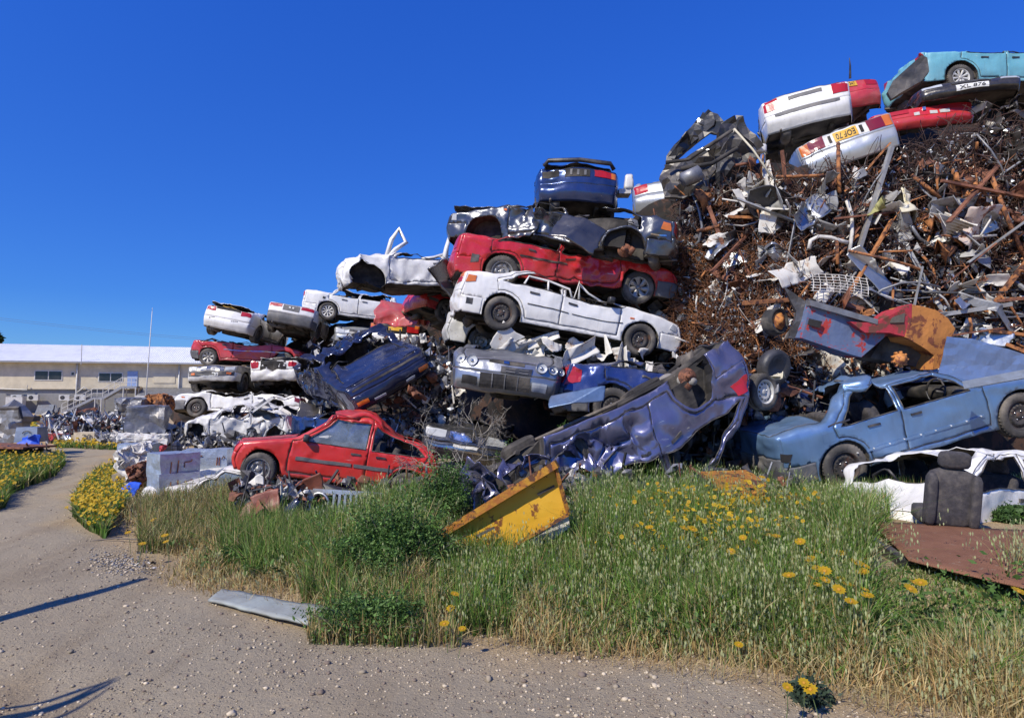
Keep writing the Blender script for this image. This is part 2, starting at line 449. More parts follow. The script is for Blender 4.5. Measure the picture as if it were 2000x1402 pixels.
        d = np.min(np.hypot(g[:, None, 0]-allb[None, :, 0], g[:, None, 1]-allb[None, :, 1]), 1)
        g = g[d > res*.45]
        vs = [Vector(p) for l in loops for p in l]; es = []; k = 0
        for l in loops: es += [(k+i, k+(i+1) % len(l)) for i in range(len(l))]; k += len(l)
        vs += [Vector(p) for p in g]
        V2, _, FC, *_r = geometry.delaunay_2d_cdt(vs, es, [], 0, 1e-4)
        V2 = np.array([tuple(v) for v in V2]); FC = np.array([f for f in FC if len(f) == 3])
        c = V2[FC].mean(1); X, Z = c.T
        ok = pin(X, Z, outline)
        for cx in s.wb: ok &= np.hypot(X-cx, Z-s.wr) > s.ar*.992
        inf, inr = pin(X, Z, fw) & windows, pin(X, Z, rw) & windows
        ifd, ird = pin(X, Z, fd), pin(X, Z, rd)
        ibf = side_bumper & (Z < bz) & (X > xb); ibr = side_bumper & (Z < bz) & (X < xrb)
        lab = np.full(len(FC), 0)
        lab[ifd] = 1; lab[ird] = 2 if not two_door else 0; lab[ibf] = 5; lab[ibr] = 6; lab[inf] = 3; lab[inr] = 4; lab[~ok] = -1
        bV = [s.bodyV]; bF = [[tuple(f) for f in s.bodyF]]; nb = len(s.bodyV)
        s.doors = {}
        bump_extra = {5: [], 6: []}
        for si, sg in enumerate((1, -1)):
            V3 = np.stack([V2[:, 0], sg*s.halfw(V2[:, 0], V2[:, 1]), V2[:, 1]], 1)
            def sub(mask):
                FS = FC[mask]; idx = np.unique(FS); rm = np.zeros(len(V3), int); rm[idx] = np.arange(len(idx))
                FS = rm[FS]
                return V3[idx], (FS[:, ::-1] if sg > 0 else FS)
            W, FS = sub(lab == 0); bV.append(W); bF.append([tuple(f+nb) for f in FS]); nb += len(W)
            for li, di, poly, wp in ((1, 0, fd, fw), (2, 1, rd, rw)):
                if li == 2 and two_door: 
                    if glassy[si*2+1] and windows:
                        W, FS = sub(lab == 4); mesh_np('side_window', s.shape(W), FS, MC['dusty_glass'], s.root, True)
                    continue
                k_ = si*2+di
                if not doors[k_]: continue
                W, FS = sub(lab == li)
                nm = 'door'
                o = mesh_np(nm, s.shape(W), FS, [colors.get(('door', k_), s.paint), s.inner], s.root, True, solid=s.solid)
                s.doors[k_] = o
                if glassy[k_] and windows:
                    W, FS = sub(lab == li+2); W = W - np.array([0, sg*.012, 0])
                    mesh_np('window_glass', s.shape(W), FS, MC['dusty_glass'], o, True)
                hx = (poly[0][0]-.02 if False else (s.xB+.20 if di == 0 else s.wb[1]+s.ar+.16))
                s.side_patch('handle', [(hx-.08, s.belt-.14), (hx+.08, s.belt-.14), (hx+.08, s.belt-.105), (hx-.08, s.belt-.105)], sg, colors.get('handle', MC['black_plastic']), .018, o)
                if seal:
                    s.line('door_gap', subdiv(poly, .08)+[poly[0]], sg, .0042, MC['black_rubber'], o)
                    if windows: s.line('window_trim', subdiv(wp, .08)+[wp[0]], sg, .008, colors.get('trim', MC['black_rubber']), o)
            for li in (5, 6):
                W, FS = sub(lab == li); bump_extra[li].append((W, FS))
        s.body_obj = mesh_np('body', s.shape(np.concatenate(bV)), [f for l in bF for f in l], [s.paint, s.inner], s.root, True, solid=s.solid, weld=.0008)
        for li, nm in ((5, 'front_bumper'), (6, 'rear_bumper')):
            if nm in s.parts and side_bumper:
                o = s.parts[nm]; me = o.data; bm = bmesh.new(); bm.from_mesh(me)
                for W, FS in bump_extra[li]:
                    W = s.shape(W); vv = [bm.verts.new(p) for p in W]
                    for f in FS:
                        try: bm.faces.new([vv[i] for i in f]).smooth = True
                        except ValueError: pass
                bmesh.ops.remove_doubles(bm, verts=bm.verts, dist=.0008); bm.to_mesh(me); bm.free()
    def line(s, name, poly, sg, r, mat, parent=None, out=.002):
        P = np.array(poly); V = np.stack([P[:, 0], sg*(s.halfw(P[:, 0], P[:, 1])+out), P[:, 1]], 1)
        V = s.shape(V); mb = MB(); mb.tube(V, r, 4, cap=False); return mb.build(name, mat, parent or s.root)
    def line3(s, name, V, r, mat, parent=None, k=5):
        mb = MB(); mb.tube(s.shape(np.array(V, float)), r, k); return mb.build(name, mat, parent or s.root, True)
    def side_patch(s, name, poly, sg, mat, off=.006, parent=None, res=None):
        res = res or s.res; lp = subdiv(poly, res); n = len(lp)
        P = np.array(lp); x0, z0 = P.min(0); x1, z1 = P.max(0)
        gx, gz = np.meshgrid(np.arange(x0+res/2, x1, res), np.arange(z0+res/2, z1, res))
        g = np.stack([gx.ravel(), gz.ravel()], 1)
        if len(g): g = g[pin(g[:, 0], g[:, 1], lp)]
        vs = [Vector(p) for p in lp]+[Vector(p) for p in g]
        V2, _, FC, *_r = geometry.delaunay_2d_cdt(vs, [(i, (i+1) % n) for i in range(n)], [], 1, 1e-5)
        V2 = np.array([tuple(v) for v in V2])
        def lay(o_): return np.stack([V2[:, 0], sg*(s.halfw(V2[:, 0], V2[:, 1])+o_), V2[:, 1]], 1)
        FC = [tuple(f[::-1]) if sg > 0 else tuple(f) for f in FC]
        o = mesh_np(name, s.shape(lay(off)), FC, mat, parent or s.root, False, solid=off*.9+.002)
        return o
    def patch(s, name, tg, u0, u1, t0, t1, mat, off=.008, parent=None, thick=None, nu=4, nt=6, col=False):
        """rectangle on the top/front/rear skin. u along profile inside tag, t across (-1..1)"""
        ii = [i for i, t in enumerate(s.T) if t == tg]; i0, i1 = ii[0], ii[-1]+1
        d = np.concatenate([[0], np.cumsum(np.linalg.norm(np.diff(s.P[i0:i1+1], axis=0), axis=1))])
        us = np.linspace(u0, u1, nu+1)*d[-1]
        P = np.stack([np.interp(us, d, s.P[i0:i1+1, k]) for k in (0, 1)], 1); N = np.stack([np.interp(us, d, s.N[i0:i1+1, k]) for k in (0, 1)], 1)
        Q = P+N*off; w = s.halfw(P[:, 0], P[:, 1])
        V = []
        for t in np.linspace(t0, t1, nt+1):
            e = np.clip((abs(t)*w-(w-s.r))/s.r, 0, 1)   # round the corner
            back = s.r*(1-np.sqrt(np.clip(1-e*e, 0, 1)))
            V.append(np.stack([Q[:, 0]-N[:, 0]*back, t*w, Q[:, 1]-N[:, 1]*back], 1))
        V = np.array(V).reshape(-1, 3); n = nu+1
        FA = [(i*n+j, i*n+j+1, (i+1)*n+j+1, (i+1)*n+j) for i in range(nt) for j in range(nu)]
        f0 = FA[len(FA)//2]; nn = np.cross(V[f0[1]]-V[f0[0]], V[f0[2]]-V[f0[0]]); k = nu//2
        if nn[0]*N[k, 0]+nn[2]*N[k, 1] < 0: FA = [f[::-1] for f in FA]
        o = mesh_np(name, s.shape(V), FA, mat, parent or s.root, False, solid=(off+.004) if thick is None else thick); o['grid'] = (nt, nu); return o
    def plate(s, tg, u0, u1, w, mat, text=None, tc=0., flip=False, size=None, ink='plate_ink'):
        t = w/2/s.hw
        o = s.patch('number_plate', tg, u0, u1, tc-t, tc+t, MC[mat], .016, nu=3, nt=6)
        if text: s.lettering(text, o, flip=flip, size=size, ink=ink)
        return o
    def lettering(s, text, plate, flip=False, size=None, ink='plate_ink', fill=.82):
        """raised characters laid on a patch (its first (nu+1)*(nt+1) vertices form the grid)"""
        G = plate['grid']; nt_, nu_ = int(G[0]), int(G[1]); V = np.array([v.co for v in plate.data.vertices])[:(nt_+1)*(nu_+1)].reshape(nt_+1, nu_+1, 3)
        rear = V[:, :, 0].mean() < 0; W = np.linalg.norm(V[-1, nu_//2]-V[0, nu_//2]); H = np.linalg.norm(V[nt_//2, -1]-V[nt_//2, 0])
        cu = bpy.data.curves.new('lettering', 'FONT'); cu.body = text; cu.align_x = 'CENTER'; cu.align_y = 'CENTER'
        cu.size = 1; cu.extrude = .0; cu.resolution_u = 2; cu.offset = .012
        o = bpy.data.objects.new('lettering', cu); link(o); bpy.context.view_layer.update(); me = bpy.data.meshes.new_from_object(o); bpy.data.objects.remove(o)
        L = np.array([v.co for v in me.vertices]); L[:, 0] -= (L[:, 0].max()+L[:, 0].min())/2; L[:, 1] -= (L[:, 1].max()+L[:, 1].min())/2
        u = L[:, 0]/np.ptp(L[:, 0])*fill; v = L[:, 1]/np.ptp(L[:, 1])*.66
        if flip: u = -u; v = -v
        if rear: u = -u; v = -v
        fu = np.clip((u+.5)*nt_, 0, nt_-1e-4); fv = np.clip((v+.5)*nu_, 0, nu_-1e-4); iu = fu.astype(int); iv = fv.astype(int); du = (fu-iu)[:, None]; dv = (fv-iv)[:, None]
        Q = V[iu, iv]*(1-du)*(1-dv)+V[iu+1, iv]*du*(1-dv)+V[iu, iv+1]*(1-du)*dv+V[iu+1, iv+1]*du*dv
        N = np.cross(V[-1, nu_//2]-V[0, nu_//2], V[nt_//2, -1]-V[nt_//2, 0]); N /= np.linalg.norm(N); N = N if N[0]*(-1 if rear else 1) > 0 else -N
        Q += N*.006; me.vertices.foreach_set('co', Q.astype(np.float32).ravel()); me.materials.clear(); me.materials.append(MC[ink]); me.update()
        return link(bpy.data.objects.new('lettering', me), plate)
    def under(s, exhaust=True, detail=True):
        h = s.L/2; nx = int(s.L/.09); ny = 14; X, Y = np.meshgrid(np.linspace(-h+.10, h-.10, nx+1), np.linspace(-1, 1, ny+1))
        w = np.minimum(s.halfw(X, .3)-.05, s.hw-.05)
        for cx in s.wb: w = np.where(np.abs(X-cx) < s.ar+.02, s.hw-.34, w)
        P = np.stack([X.ravel(), (Y*w).ravel(), np.full(X.size, s.zs+.02)], 1)
        P[:, 2] += .02*vnoise(P*7, s.seed)+.05*np.exp(-(P[:, 1]/.12)**2)
        i = np.arange(nx*ny); a = (i//nx)*(nx+1)+i % nx
        mesh_np('underbody', s.shape(P), np.stack([a, a+nx+1, a+nx+2, a+1], 1), MC['under_dark'], s.root, False, solid=.01)
        if not detail: return
        def one(nm, fn):
            mb = MB(); fn(mb); mb.build(nm, MC['under_dark'], s.root, False, s.shape)
        one('axle', lambda m: m.tube([(s.wb[1], -s.hw+.2, .27), (s.wb[1], 0, .25), (s.wb[1], s.hw-.2, .27)], .035, 8))
        one('axle', lambda m: m.tube([(s.wb[0], -s.hw+.2, .25), (s.wb[0], s.hw-.2, .25)], .03, 8))
        one('fuel_tank', lambda m: soft_box(m, (s.wb[1]+.45, .1, .20), (.5, .9, .16)))
        for q in (-1, 1): one('chassis_rail', lambda m: m.tube([(s.wb[1]-.6, q*.42, .2), (s.wb[1]+.1, q*.40, .24), (s.wb[1]+1.0, q*.42, .2)], .04, 6))
        one('engine_sump', lambda m: soft_box(m, (s.wb[0]-.1, 0, .20), (.5, .5, .20)))
        if exhaust:
            mb = MB(); mb.tube([(1.0, .1, .20), (-.6, .12, .19), (s.wb[1]+.05, .28, .24), (-h+.62, .30, .20)], .028, 8)
            mb.revolve([(.001, -.28), (.10, -.27), (.11, 0), (.10, .27), (.001, .28)], 12, c=(-h+.42, .42, .22), axis='y' if s.seed % 2 else 'x')
            mb.tube([(-h+.42, .5, .22), (-h+.02, .52, .24)], .022, 8)
            mb.build('exhaust', plainm('exhaust_metal'), s.root, True, s.shape)
    def wells(s):
        for cx in s.wb:
            for sg in (1, -1):
                w = float(s.halfw(np.array(cx), np.array(.5)))-.004
                mb = MB(); V = []; FA = []; na = 14
                aa = np.linspace(rad(-12), rad(192), na+1)
                for y in (w-.0, w-.12, w-.32):
                    for a in aa: V.append((cx+(s.ar+.003)*math.cos(a), sg*y, s.wr+(s.ar+.003)*math.sin(a)))
                for r_ in range(2):
                    for j in range(na): FA.append((r_*(na+1)+j, r_*(na+1)+j+1, (r_+1)*(na+1)+j+1, (r_+1)*(na+1)+j))
                FA.append(tuple(2*(na+1)+j for j in range(na+1)))
                mb.add(V, FA); mb.build('wheel_arch', MC['under_dark'], s.root, False, s.shape)
    def cabin(s, seats=True, dash=True, cloth=None):
        fz = .32; w = s.hw-.10; fw, rw, fd, rd = s.regions(); x1 = fd[0][0]+.05; x0 = s.wb[1]+.02
        mb = MB(); zt = s.belt-.05
        V = []
        nx = 14
        for x in np.linspace(x0, x1, nx+1):
            for (y, z) in ((-w, zt), (-w, (zt+fz)/2), (-w, fz), (0, fz), (w, fz), (w, (zt+fz)/2), (w, zt)): V.append((x, y, z))
        FA = [(i*7+j, i*7+j+1, (i+1)*7+j+1, (i+1)*7+j) for i in range(nx) for j in range(6)]
        FA += [tuple(range(6, -1, -1)), tuple(nx*7+j for j in range(7))]
        mb.add(V, FA); mb.build('cabin_lining', MC['under_dark'], s.root, False, s.shape)
        if seats:
            cm = cloth or MC['seat_cloth']; xB = s.xB
            for sg in (1, -1):
                mb = seat_mb(); mb.build('seat', cm, s.root, True, lambda V, sg=sg: s.shape(V+np.array([xB+.15, sg*.36, .32])))
            mb = MB(); soft_box(mb, (s.wb[1]+.48, 0, .46), (.45, 1.2, .2)); soft_box(mb, (s.wb[1]+.28, 0, .72), (.16, 1.2, .55), rot=(0, -.3, 0))
            mb.build('rear_seat', cm, s.root, True, s.shape)
        if dash:
            mb = MB(); soft_box(mb, (x1-.02, 0, s.belt-.14), (.38, 1.25, .22)); 
            V = [(x1-.34+.08*math.sin(a)*.6, -.36+.18*math.cos(a), s.belt-.05+.18*math.sin(a)) for a in np.linspace(0, 2*math.pi, 17)]
            mb.tube(V, .014, 6); mb.tube([(x1-.34, -.36, s.belt-.05), (x1-.1, -.36, s.belt-.15)], .025, 6)
            mb.build('dashboard', MC['black_plastic'], s.root, True, s.shape)
    def wheel(s, which, kind='steel', dx=0, dy=0, dz=0, steer=0, camber=0, r=None, tyre=None):
        ix = 0 if which[0] == 'f' else 1; sg = 1 if which[1] == 'l' else -1; r = r or s.wr
        c = np.array([[s.wb[ix]+dx, sg*(s.hw-.11+dy), s.wr+dz]]); c = s.shape(c)[0]
        w = empty('wheel', c, (camber, random.uniform(-3, 3), steer + (0 if sg < 0 else math.pi))); w.parent = s.root
        w.rotation_mode = 'YXZ' if False else 'XYZ'
        if kind == 'hub':
            o = bpy.data.objects.new('brake_disc', hub_mesh()); link(o, w); w.name = 'hub'; return w
        o = bpy.data.objects.new('tyre', tyre_mesh(round(r, 3), tyre)); link(o, w)
        o = bpy.data.objects.new('rim', rim_mesh(kind, round(r, 3))); link(o, w)
        return w
    def pose(s, loc, eul):
        s.root.location = loc; s.root.rotation_euler = eul; return s
    def joints(s, r=.006, lids=('bonnet', 'boot_lid')):
        """dark shut lines round the lids"""
        G, nf = s.topgrid(); m, n, _ = G.shape; lo = 5; hi = m-5
        for t in lids:
            if t not in s.parts: continue
            ii = [j for j in range(n-1) if s.T[j] == t]
            loop = [G[lo, j] for j in range(ii[0], ii[-1]+2)]+[G[i, ii[-1]+1] for i in range(lo+1, hi)]+[G[hi-1, j] for j in range(ii[-1]+1, ii[0]-1, -1)]+[G[i, ii[0]] for i in range(hi-1, lo-1, -1)]
            s.line3('shut_line', [p+np.array([0, 0, .001]) for p in loop], r, MC['black_rubber'], s.parts[t], 4)
def plainm(k):
    return plain('exhaust_metal', (.16, .14, .12), .7, .5, .4, .4, 12)
def soft_box(mb, c, size, rot=None, b=.22, k=2):
    """rounded cushion block"""
    bm = bmesh.new(); bmesh.ops.create_cube(bm, size=1)
    bmesh.ops.subdivide_edges(bm, edges=bm.edges, cuts=3, use_grid_fill=True)
    V = np.array([v.co for v in bm.verts])
    q = np.abs(V)*2; rr = np.linalg.norm(np.clip(q-(1-2*b), 0, None), axis=1)/(2*b)
    lim = np.where(rr > 1, 1/np.maximum(rr, 1e-6), 1)
    for k_ in range(3):
        a = q[:, k_]; over = np.clip(a-(1-2*b), 0, None); q[:, k_] = np.where(a > 1-2*b, (1-2*b)+over*lim, a)
    V = np.sign(V)*q/2*np.array(size)
    if rot: V = V @ np.array(Euler(rot).to_matrix()).T
    FA = [tuple(v.index for v in f.verts) for f in bm.faces]; bm.free()
    mb.add(V+np.array(c), FA)
def seat_mb():
    mb = MB(); soft_box(mb, (0, 0, .10), (.5, .5, .2)); soft_box(mb, (-.32, 0, .42), (.16, .48, .62), rot=(0, -.22, 0)); soft_box(mb, (-.42, 0, .84), (.10, .27, .20), rot=(0, -.15, 0))
    mb.tube([(-.40, -.06, .70), (-.42, -.06, .80)], .008, 5); mb.tube([(-.40, .06, .70), (-.42, .06, .80)], .008, 5); return mb
WM = {}
def tyre_mesh(r, flat=None):
    k = ('t', r, flat)
    if k in WM: return WM[k]
    ri = r*.62; w = r*.32; mb = MB()
    prof = [(ri, -w*.85), (ri+.02, -w*.98), (ri+(r-ri)*.45, -w*1.08), (r*.93, -w*1.0), (r*.975, -w*.85), (r*.985, -w*.6)]
    tr = []
    for q in (-.6, -.25, -.22, .22, .25, .6): tr.append((r*(.985 if abs(q) > .5 else 1.0) if q not in (-.22, .22) else r*.985, w*q))
    prof = [(ri, -w*.85), (ri+.015, -w*1.0), (ri+(r-ri)*.5, -w*1.08), (r*.94, -w*1.0), (r*.985, -w*.8), (r, -w*.5), (r, -w*.28), (r*.975, -w*.27), (r*.975, -w*.2), (r, -w*.19), (r, w*.19), (r*.975, w*.2), (r*.975, w*.27), (r, w*.28), (r, w*.5), (r*.985, w*.8), (r*.94, w), (ri+(r-ri)*.5, w*1.08), (ri+.015, w), (ri, w*.85)]
    mb.revolve(prof, 40)
    for i in range(40):   # shoulder blocks
        a = 2*math.pi*i/40
        for sg in (-1, 1): mb.box((math.cos(a)*(r-.004), sg*w*.66, math.sin(a)*(r-.004)), (.012, w*.26, .02), rot=(0, -a, 0))
    o = mb.build('tyre', MC['tyre_rubber'], None, True)
    if flat:
        for v in o.data.vertices:
            if v.co.z < -r*.7: v.co.z = -r*.7+(v.co.z+r*.7)*.4
    WM[k] = o.data; bpy.data.objects.remove(o); return WM[k]
def rim_mesh(kind, r):
    k = (kind, r)
    if k in WM: return WM[k]
    ri = r*.64; w = r*.32; mb = MB(); f = -w*.9   # outer face toward -y
    main = {'steel': 'steel_rim', 'black': 'black_rim', 'white': 'white_rim', 'alloy': 'steel_rim', 'spoke': 'white_rim', 'cover': 'steel_rim', 'grey': 'steel_rim', 'blade': 'steel_rim'}[kind]
    # barrel
    mb.revolve([(ri, w*.9), (ri*.93, w*.5), (ri*.90, 0), (ri*.90, f*.55), (ri*.955, f*.9), (ri*1.03, f), (ri*1.04, f*1.04), (ri*.98, f*1.06), (ri*.93, f*.95), (ri*.88, f*.55)], 32)
    if kind in ('steel', 'black', 'white', 'grey'):
        mb.revolve([(ri*.90, f*.45), (ri*.80, f*.50), (ri*.72, f*.72), (ri*.58, f*.80), (ri*.46, f*.62), (ri*.32, f*.52), (ri*.24, f*.55), (ri*.2, f*.75), (ri*.16, f*.78), (.0005, f*.78)], 32)
        nh = 8 if kind in ('steel',) else (16 if kind == 'black' else 12)
        for i in range(nh):
            a = 2*math.pi*i/nh; hr = ri*.70
            sz = ri*(.15 if nh == 8 else .085)
            V = []
            for q in range(10):
                b = 2*math.pi*q/10; lx = hr+math.cos(b)*ri*.075; ly = math.sin(b)*sz
                V.append((lx*math.cos(a)-ly*math.sin(a), f*(.70 if lx > hr else .84)-.004, lx*math.sin(a)+ly*math.cos(a)))
            mb.add(V, [tuple(range(10))], 1)
        for i in range(4):
            a = 2*math.pi*i/4+.4
            mb.revolve([(.0005, f*.70), (.010, f*.70), (.011, f*.5)], 8, mi=2, c=(ri*.32*math.cos(a), 0, ri*.32*math.sin(a)))
    else:
        mb.revolve([(ri*.88, f*.3), (.001, f*.3)], 24, mi=1)
        ns = {'alloy': 5, 'spoke': 9, 'cover': 7, 'blade': 7}[kind]
        for i in range(ns):
            a = 2*math.pi*i/ns; ca, sa = math.cos(a), math.sin(a)
            w0, w1 = {'alloy': (.20, .30), 'spoke': (.10, .16), 'cover': (.18, .30), 'blade': (.10, .30)}[kind]
            tw = .25 if kind == 'blade' else 0
            V = []
            for (rr_, ww, yy) in ((.12, w0, .72), (.5, (w0+w1)/2, .86), (.93, w1, .92)):
                for q in (-1, 1):
                    for e in (0, 1):
                        b = a+tw*rr_
                        lx = ri*rr_; ly = q*ri*ww*(1-.25*(1-e)); V.append((lx*math.cos(b)-ly*math.sin(b), f*(yy if e == 0 else yy-.22), lx*math.sin(b)+ly*math.cos(b)))
            FA = []
            for q in (0, 4): FA += [(q, q+2, q+6, q+4), (q, q+4, q+5, q+1), (q+2, q+3, q+7, q+6)]
            mb.add(V, FA)
        mb.revolve([(ri*.22, f*.5), (ri*.22, f*.8), (ri*.17, f*.92), (.0005, f*.94)], 16)
    o = mb.build('rim', [MC[main], MC['under_dark'], MC['chrome']], None, True)
    WM[k] = o.data; bpy.data.objects.remove(o); return WM[k]
def hub_mesh():
    if 'hub' in WM: return WM['hub']
    mb = MB(); mb.revolve([(.001, .05), (.12, .05), (.125, .045), (.125, .02), (.07, .015), (.065, -.03), (.03, -.035), (.028, -.06), (.001, -.062)], 28)
    for i in range(4):
        a = math.pi/4+i*math.pi/2; mb.revolve([(.007, -.06), (.007, -.03)], 6, c=(.048*math.cos(a), 0, .048*math.sin(a)))
    mb.box((.11, .04, .05), (.08, .09, .14)); mb.tube([(0, .05, 0), (0, .35, .0)], .028, 8)
    o = mb.build('hub', MC['rust_disc'], None, True); WM['hub'] = o.data; bpy.data.objects.remove(o); return WM['hub']

# ------------------------------------------------------------------ damage functions
def d_roof(zb, k, x0=None, x1=None, amp=.05, seed=1):
    """press the cabin down; k may be a list [(x,k)...]"""
    def f(V):
        V = V.copy(); kk = np.interp(V[:, 0], [p[0] for p in k], [p[1] for p in k]) if hasattr(k, '__len__') else k
        up = np.clip(V[:, 2]-zb, 0, None)
        w = smooth(0, .15, up)
        D = np.zeros_like(V); m = w > .004
        if m.any(): D[m] = crumple(V[m], amp, .45, seed, 2)
        V[:, 2] = np.where(V[:, 2] > zb, zb+up*kk, V[:, 2])
        V += D*w[:, None]
        return V
    return f
def d_crumple(amp, scale, seed, w=None, octs=2):
    def f(V):
        if w is None: return V+crumple(V, amp, scale, seed, octs)
        k = w(V[:, 0], V[:, 1], V[:, 2]); m = k > .004
        if not m.any(): return V
        V = V.copy(); V[m] += crumple(V[m], amp, scale, seed, octs)*k[m][:, None]
        return V
    return f
def d_dent(c, r, d, sharp=2):
    c = np.array(c); d = np.array(d)
    def f(V):
        q = np.linalg.norm((V-c)/np.array(r), axis=1); return V+np.exp(-q**sharp)[:, None]*d
    return f
def d_map(fn): 
    def f(V):
        x, y, z = V.T; x, y, z = fn(x, y, z); return np.stack([x, y, z], 1)
    return f
# ------------------------------------------------------------------ camera, light, sky
cam = bpy.data.cameras.new('camera'); cam.sensor_width = 36; cam.lens = 36*F/2000; cam.clip_end = 6000; cam.clip_start = .05
co = bpy.data.objects.new('camera', cam); COL.objects.link(co); co.location = (0, 0, CAMZ); co.rotation_euler = (math.pi/2+PITCH, 0, 0)
SC.camera = co
LD = Vector((.62, .68, -.86)).normalized()     # direction the sunlight travels
sun = bpy.data.lights.new('sun', 'SUN'); sun.energy = 5.0; sun.angle = rad(.53); sun.color = (1, .92, .77)
so = bpy.data.objects.new('sun', sun); COL.objects.link(so); so.rotation_euler = LD.to_track_quat('-Z', 'Y').to_euler(); so.location = (-8, -5, 20)
w = bpy.data.worlds.new('World'); SC.world = w; w.use_nodes = True; nt = w.node_tree
sky = nt.nodes.new('ShaderNodeTexSky'); sky.sky_type = 'NISHITA'; sky.sun_disc = False
sky.sun_elevation = math.asin(-LD.z); sky.sun_rotation = math.atan2(-LD.x, -LD.y)
sky.altitude = 100; sky.air_density = 1.0; sky.dust_density = .1; sky.ozone_density = 2.5
tcn = nt.nodes.new('ShaderNodeTexCoord'); sp = nt.nodes.new('ShaderNodeSeparateXYZ'); nt.links.new(tcn.outputs['Generated'], sp.inputs[0])
rp = nt.nodes.new('ShaderNodeValToRGB'); rp.color_ramp.elements[0].position = 0; rp.color_ramp.elements[0].color = (.33, .57, .95, 1)
rp.color_ramp.elements[1].position = .55; rp.color_ramp.elements[1].color = (.17, .56, 1.58, 1); e = rp.color_ramp.elements.new(.14); e.color = (.19, .47, 1.06, 1)
nt.links.new(sp.outputs['Z'], rp.inputs[0])
ml = nt.nodes.new('ShaderNodeMixRGB'); ml.blend_type = 'MULTIPLY'; ml.inputs[0].default_value = 1
nt.links.new(sky.outputs[0], ml.inputs[1]); nt.links.new(rp.outputs[0], ml.inputs[2])
nt.links.new(ml.outputs[0], nt.nodes['Background'].inputs[0]); nt.nodes['Background'].inputs[1].default_value = .13
SC.view_settings.view_transform = 'Standard'; SC.view_settings.look = 'None'; SC.view_settings.exposure = 0
SC.cycles.max_bounces = 6; SC.cycles.transparent_max_bounces = 8; SC.cycles.use_adaptive_sampling = True
# car poses: x, y, z, rotation
POSE = {
 'hatch': (-2.83, 10.11, 0.226, 0.017, -0.162, 3.36),
 's1': (-9.579, 22.097, 3.666, 0.196, 0.028, 1.619),
 's2': (-9.206, 21.78, 2.699, -0.023, 0.052, 0.081),
 's3': (-9.847, 21.662, 1.691, 0.022, -0.164, -1.475),
 's4': (-7.742, 21.794, 2.052, -0.03, -0.042, 1.623),
 's5': (-8.771, 20.341, 0.861, 0.213, -0.042, 3.145),
 's6': (-7.63, 22.189, 3.704, 0.176, 0.089, 1.67),
 's7': (-5.221, 21.688, 4.234, 0.032, 0.108, 0.186),
 's8': (-5.603, 22.635, 3.338, -0.07, 0.01, -1.393),
 's9': (-3.624, 20.558, 3.071, 0.071, -0.012, 1.587),
 'navy': (-3.018, 12.732, 1.729, 0.517, 0.038, -1.037),
 'wwreck': (-2.264, 15.363, 4.16, -0.003, 0.031, 3.422),
 'redc': (-1.254, 17.429, 3.356, -0.045, 0.269, 0.613),
 'w14': (0.397, 13.112, 2.372, -0.026, 0.15, 0.104),
 'big': (0.869, 11.594, 2.689, 0.01, 0.169, 0.158),
 'red16': (0.864, 11.878, 3.579, 0.041, 0.093, 0.142),
 'grey17': (0.934, 11.888, 4.199, 0.059, -0.152, 2.894),
 'blue18': (1.353, 13.935, 5.156, 0.069, 0.11, 1.53),
 'silv19': (4.008, 14.917, 5.581, -0.034, 0.015, 1.269),
 'bmw21': (6.718, 13.775, 6.973, -0.112, -0.029, 1.175),
 'silv22': (6.892, 12.521, 5.597, -0.261, 0.041, 1.192),
 'red23': (8.1, 15.74, 8.176, -0.159, 0.018, 1.481),
 'red24': (8.518, 13.742, 6.576, -0.04, 0.012, 1.324),
 'xl25': (9.237, 13.041, 6.941, -0.01, -0.086, -1.919),
 'teal': (10.891, 13.605, 8.305, -0.008, 0.013, -0.001),
 'hyun': (-0.124, 11.152, 1.632, -0.13, 0.023, -1.593),
 'blue28': (2.743, 10.18, 1.196, -0.077, 0.022, 0.019),
 'gf29': (-1.034, 13.008, 0.317, -0.181, -0.037, -1.517),
 'purp': (1.124, 8.917, 1.675, 3.285, 0.356, 3.294),
 'merc': (5.603, 9.183, 0.833, 0.031, -0.261, 0.081),
 'w34': (-4.143, 10.594, -0.547, -0.135, -0.137, 2.914),
 'b35': (-2.871, 13.401, 0.411, -0.02, -0.02, -0.445),
 'wleft': (-6.084, 14.357, 0.557, -0.021, -0.056, 3.231),
 'row': (-5.436, 15.198, 0.372, 0.018, 0.006, 3.083),
 'w34b': (-4.337, 13.532, -0.108, 0.044, 0.025, -1.924),
 'wright': (4.631, 7.659, -0.126, 0.089, -0.106, 3.607),
}
random.seed(4)
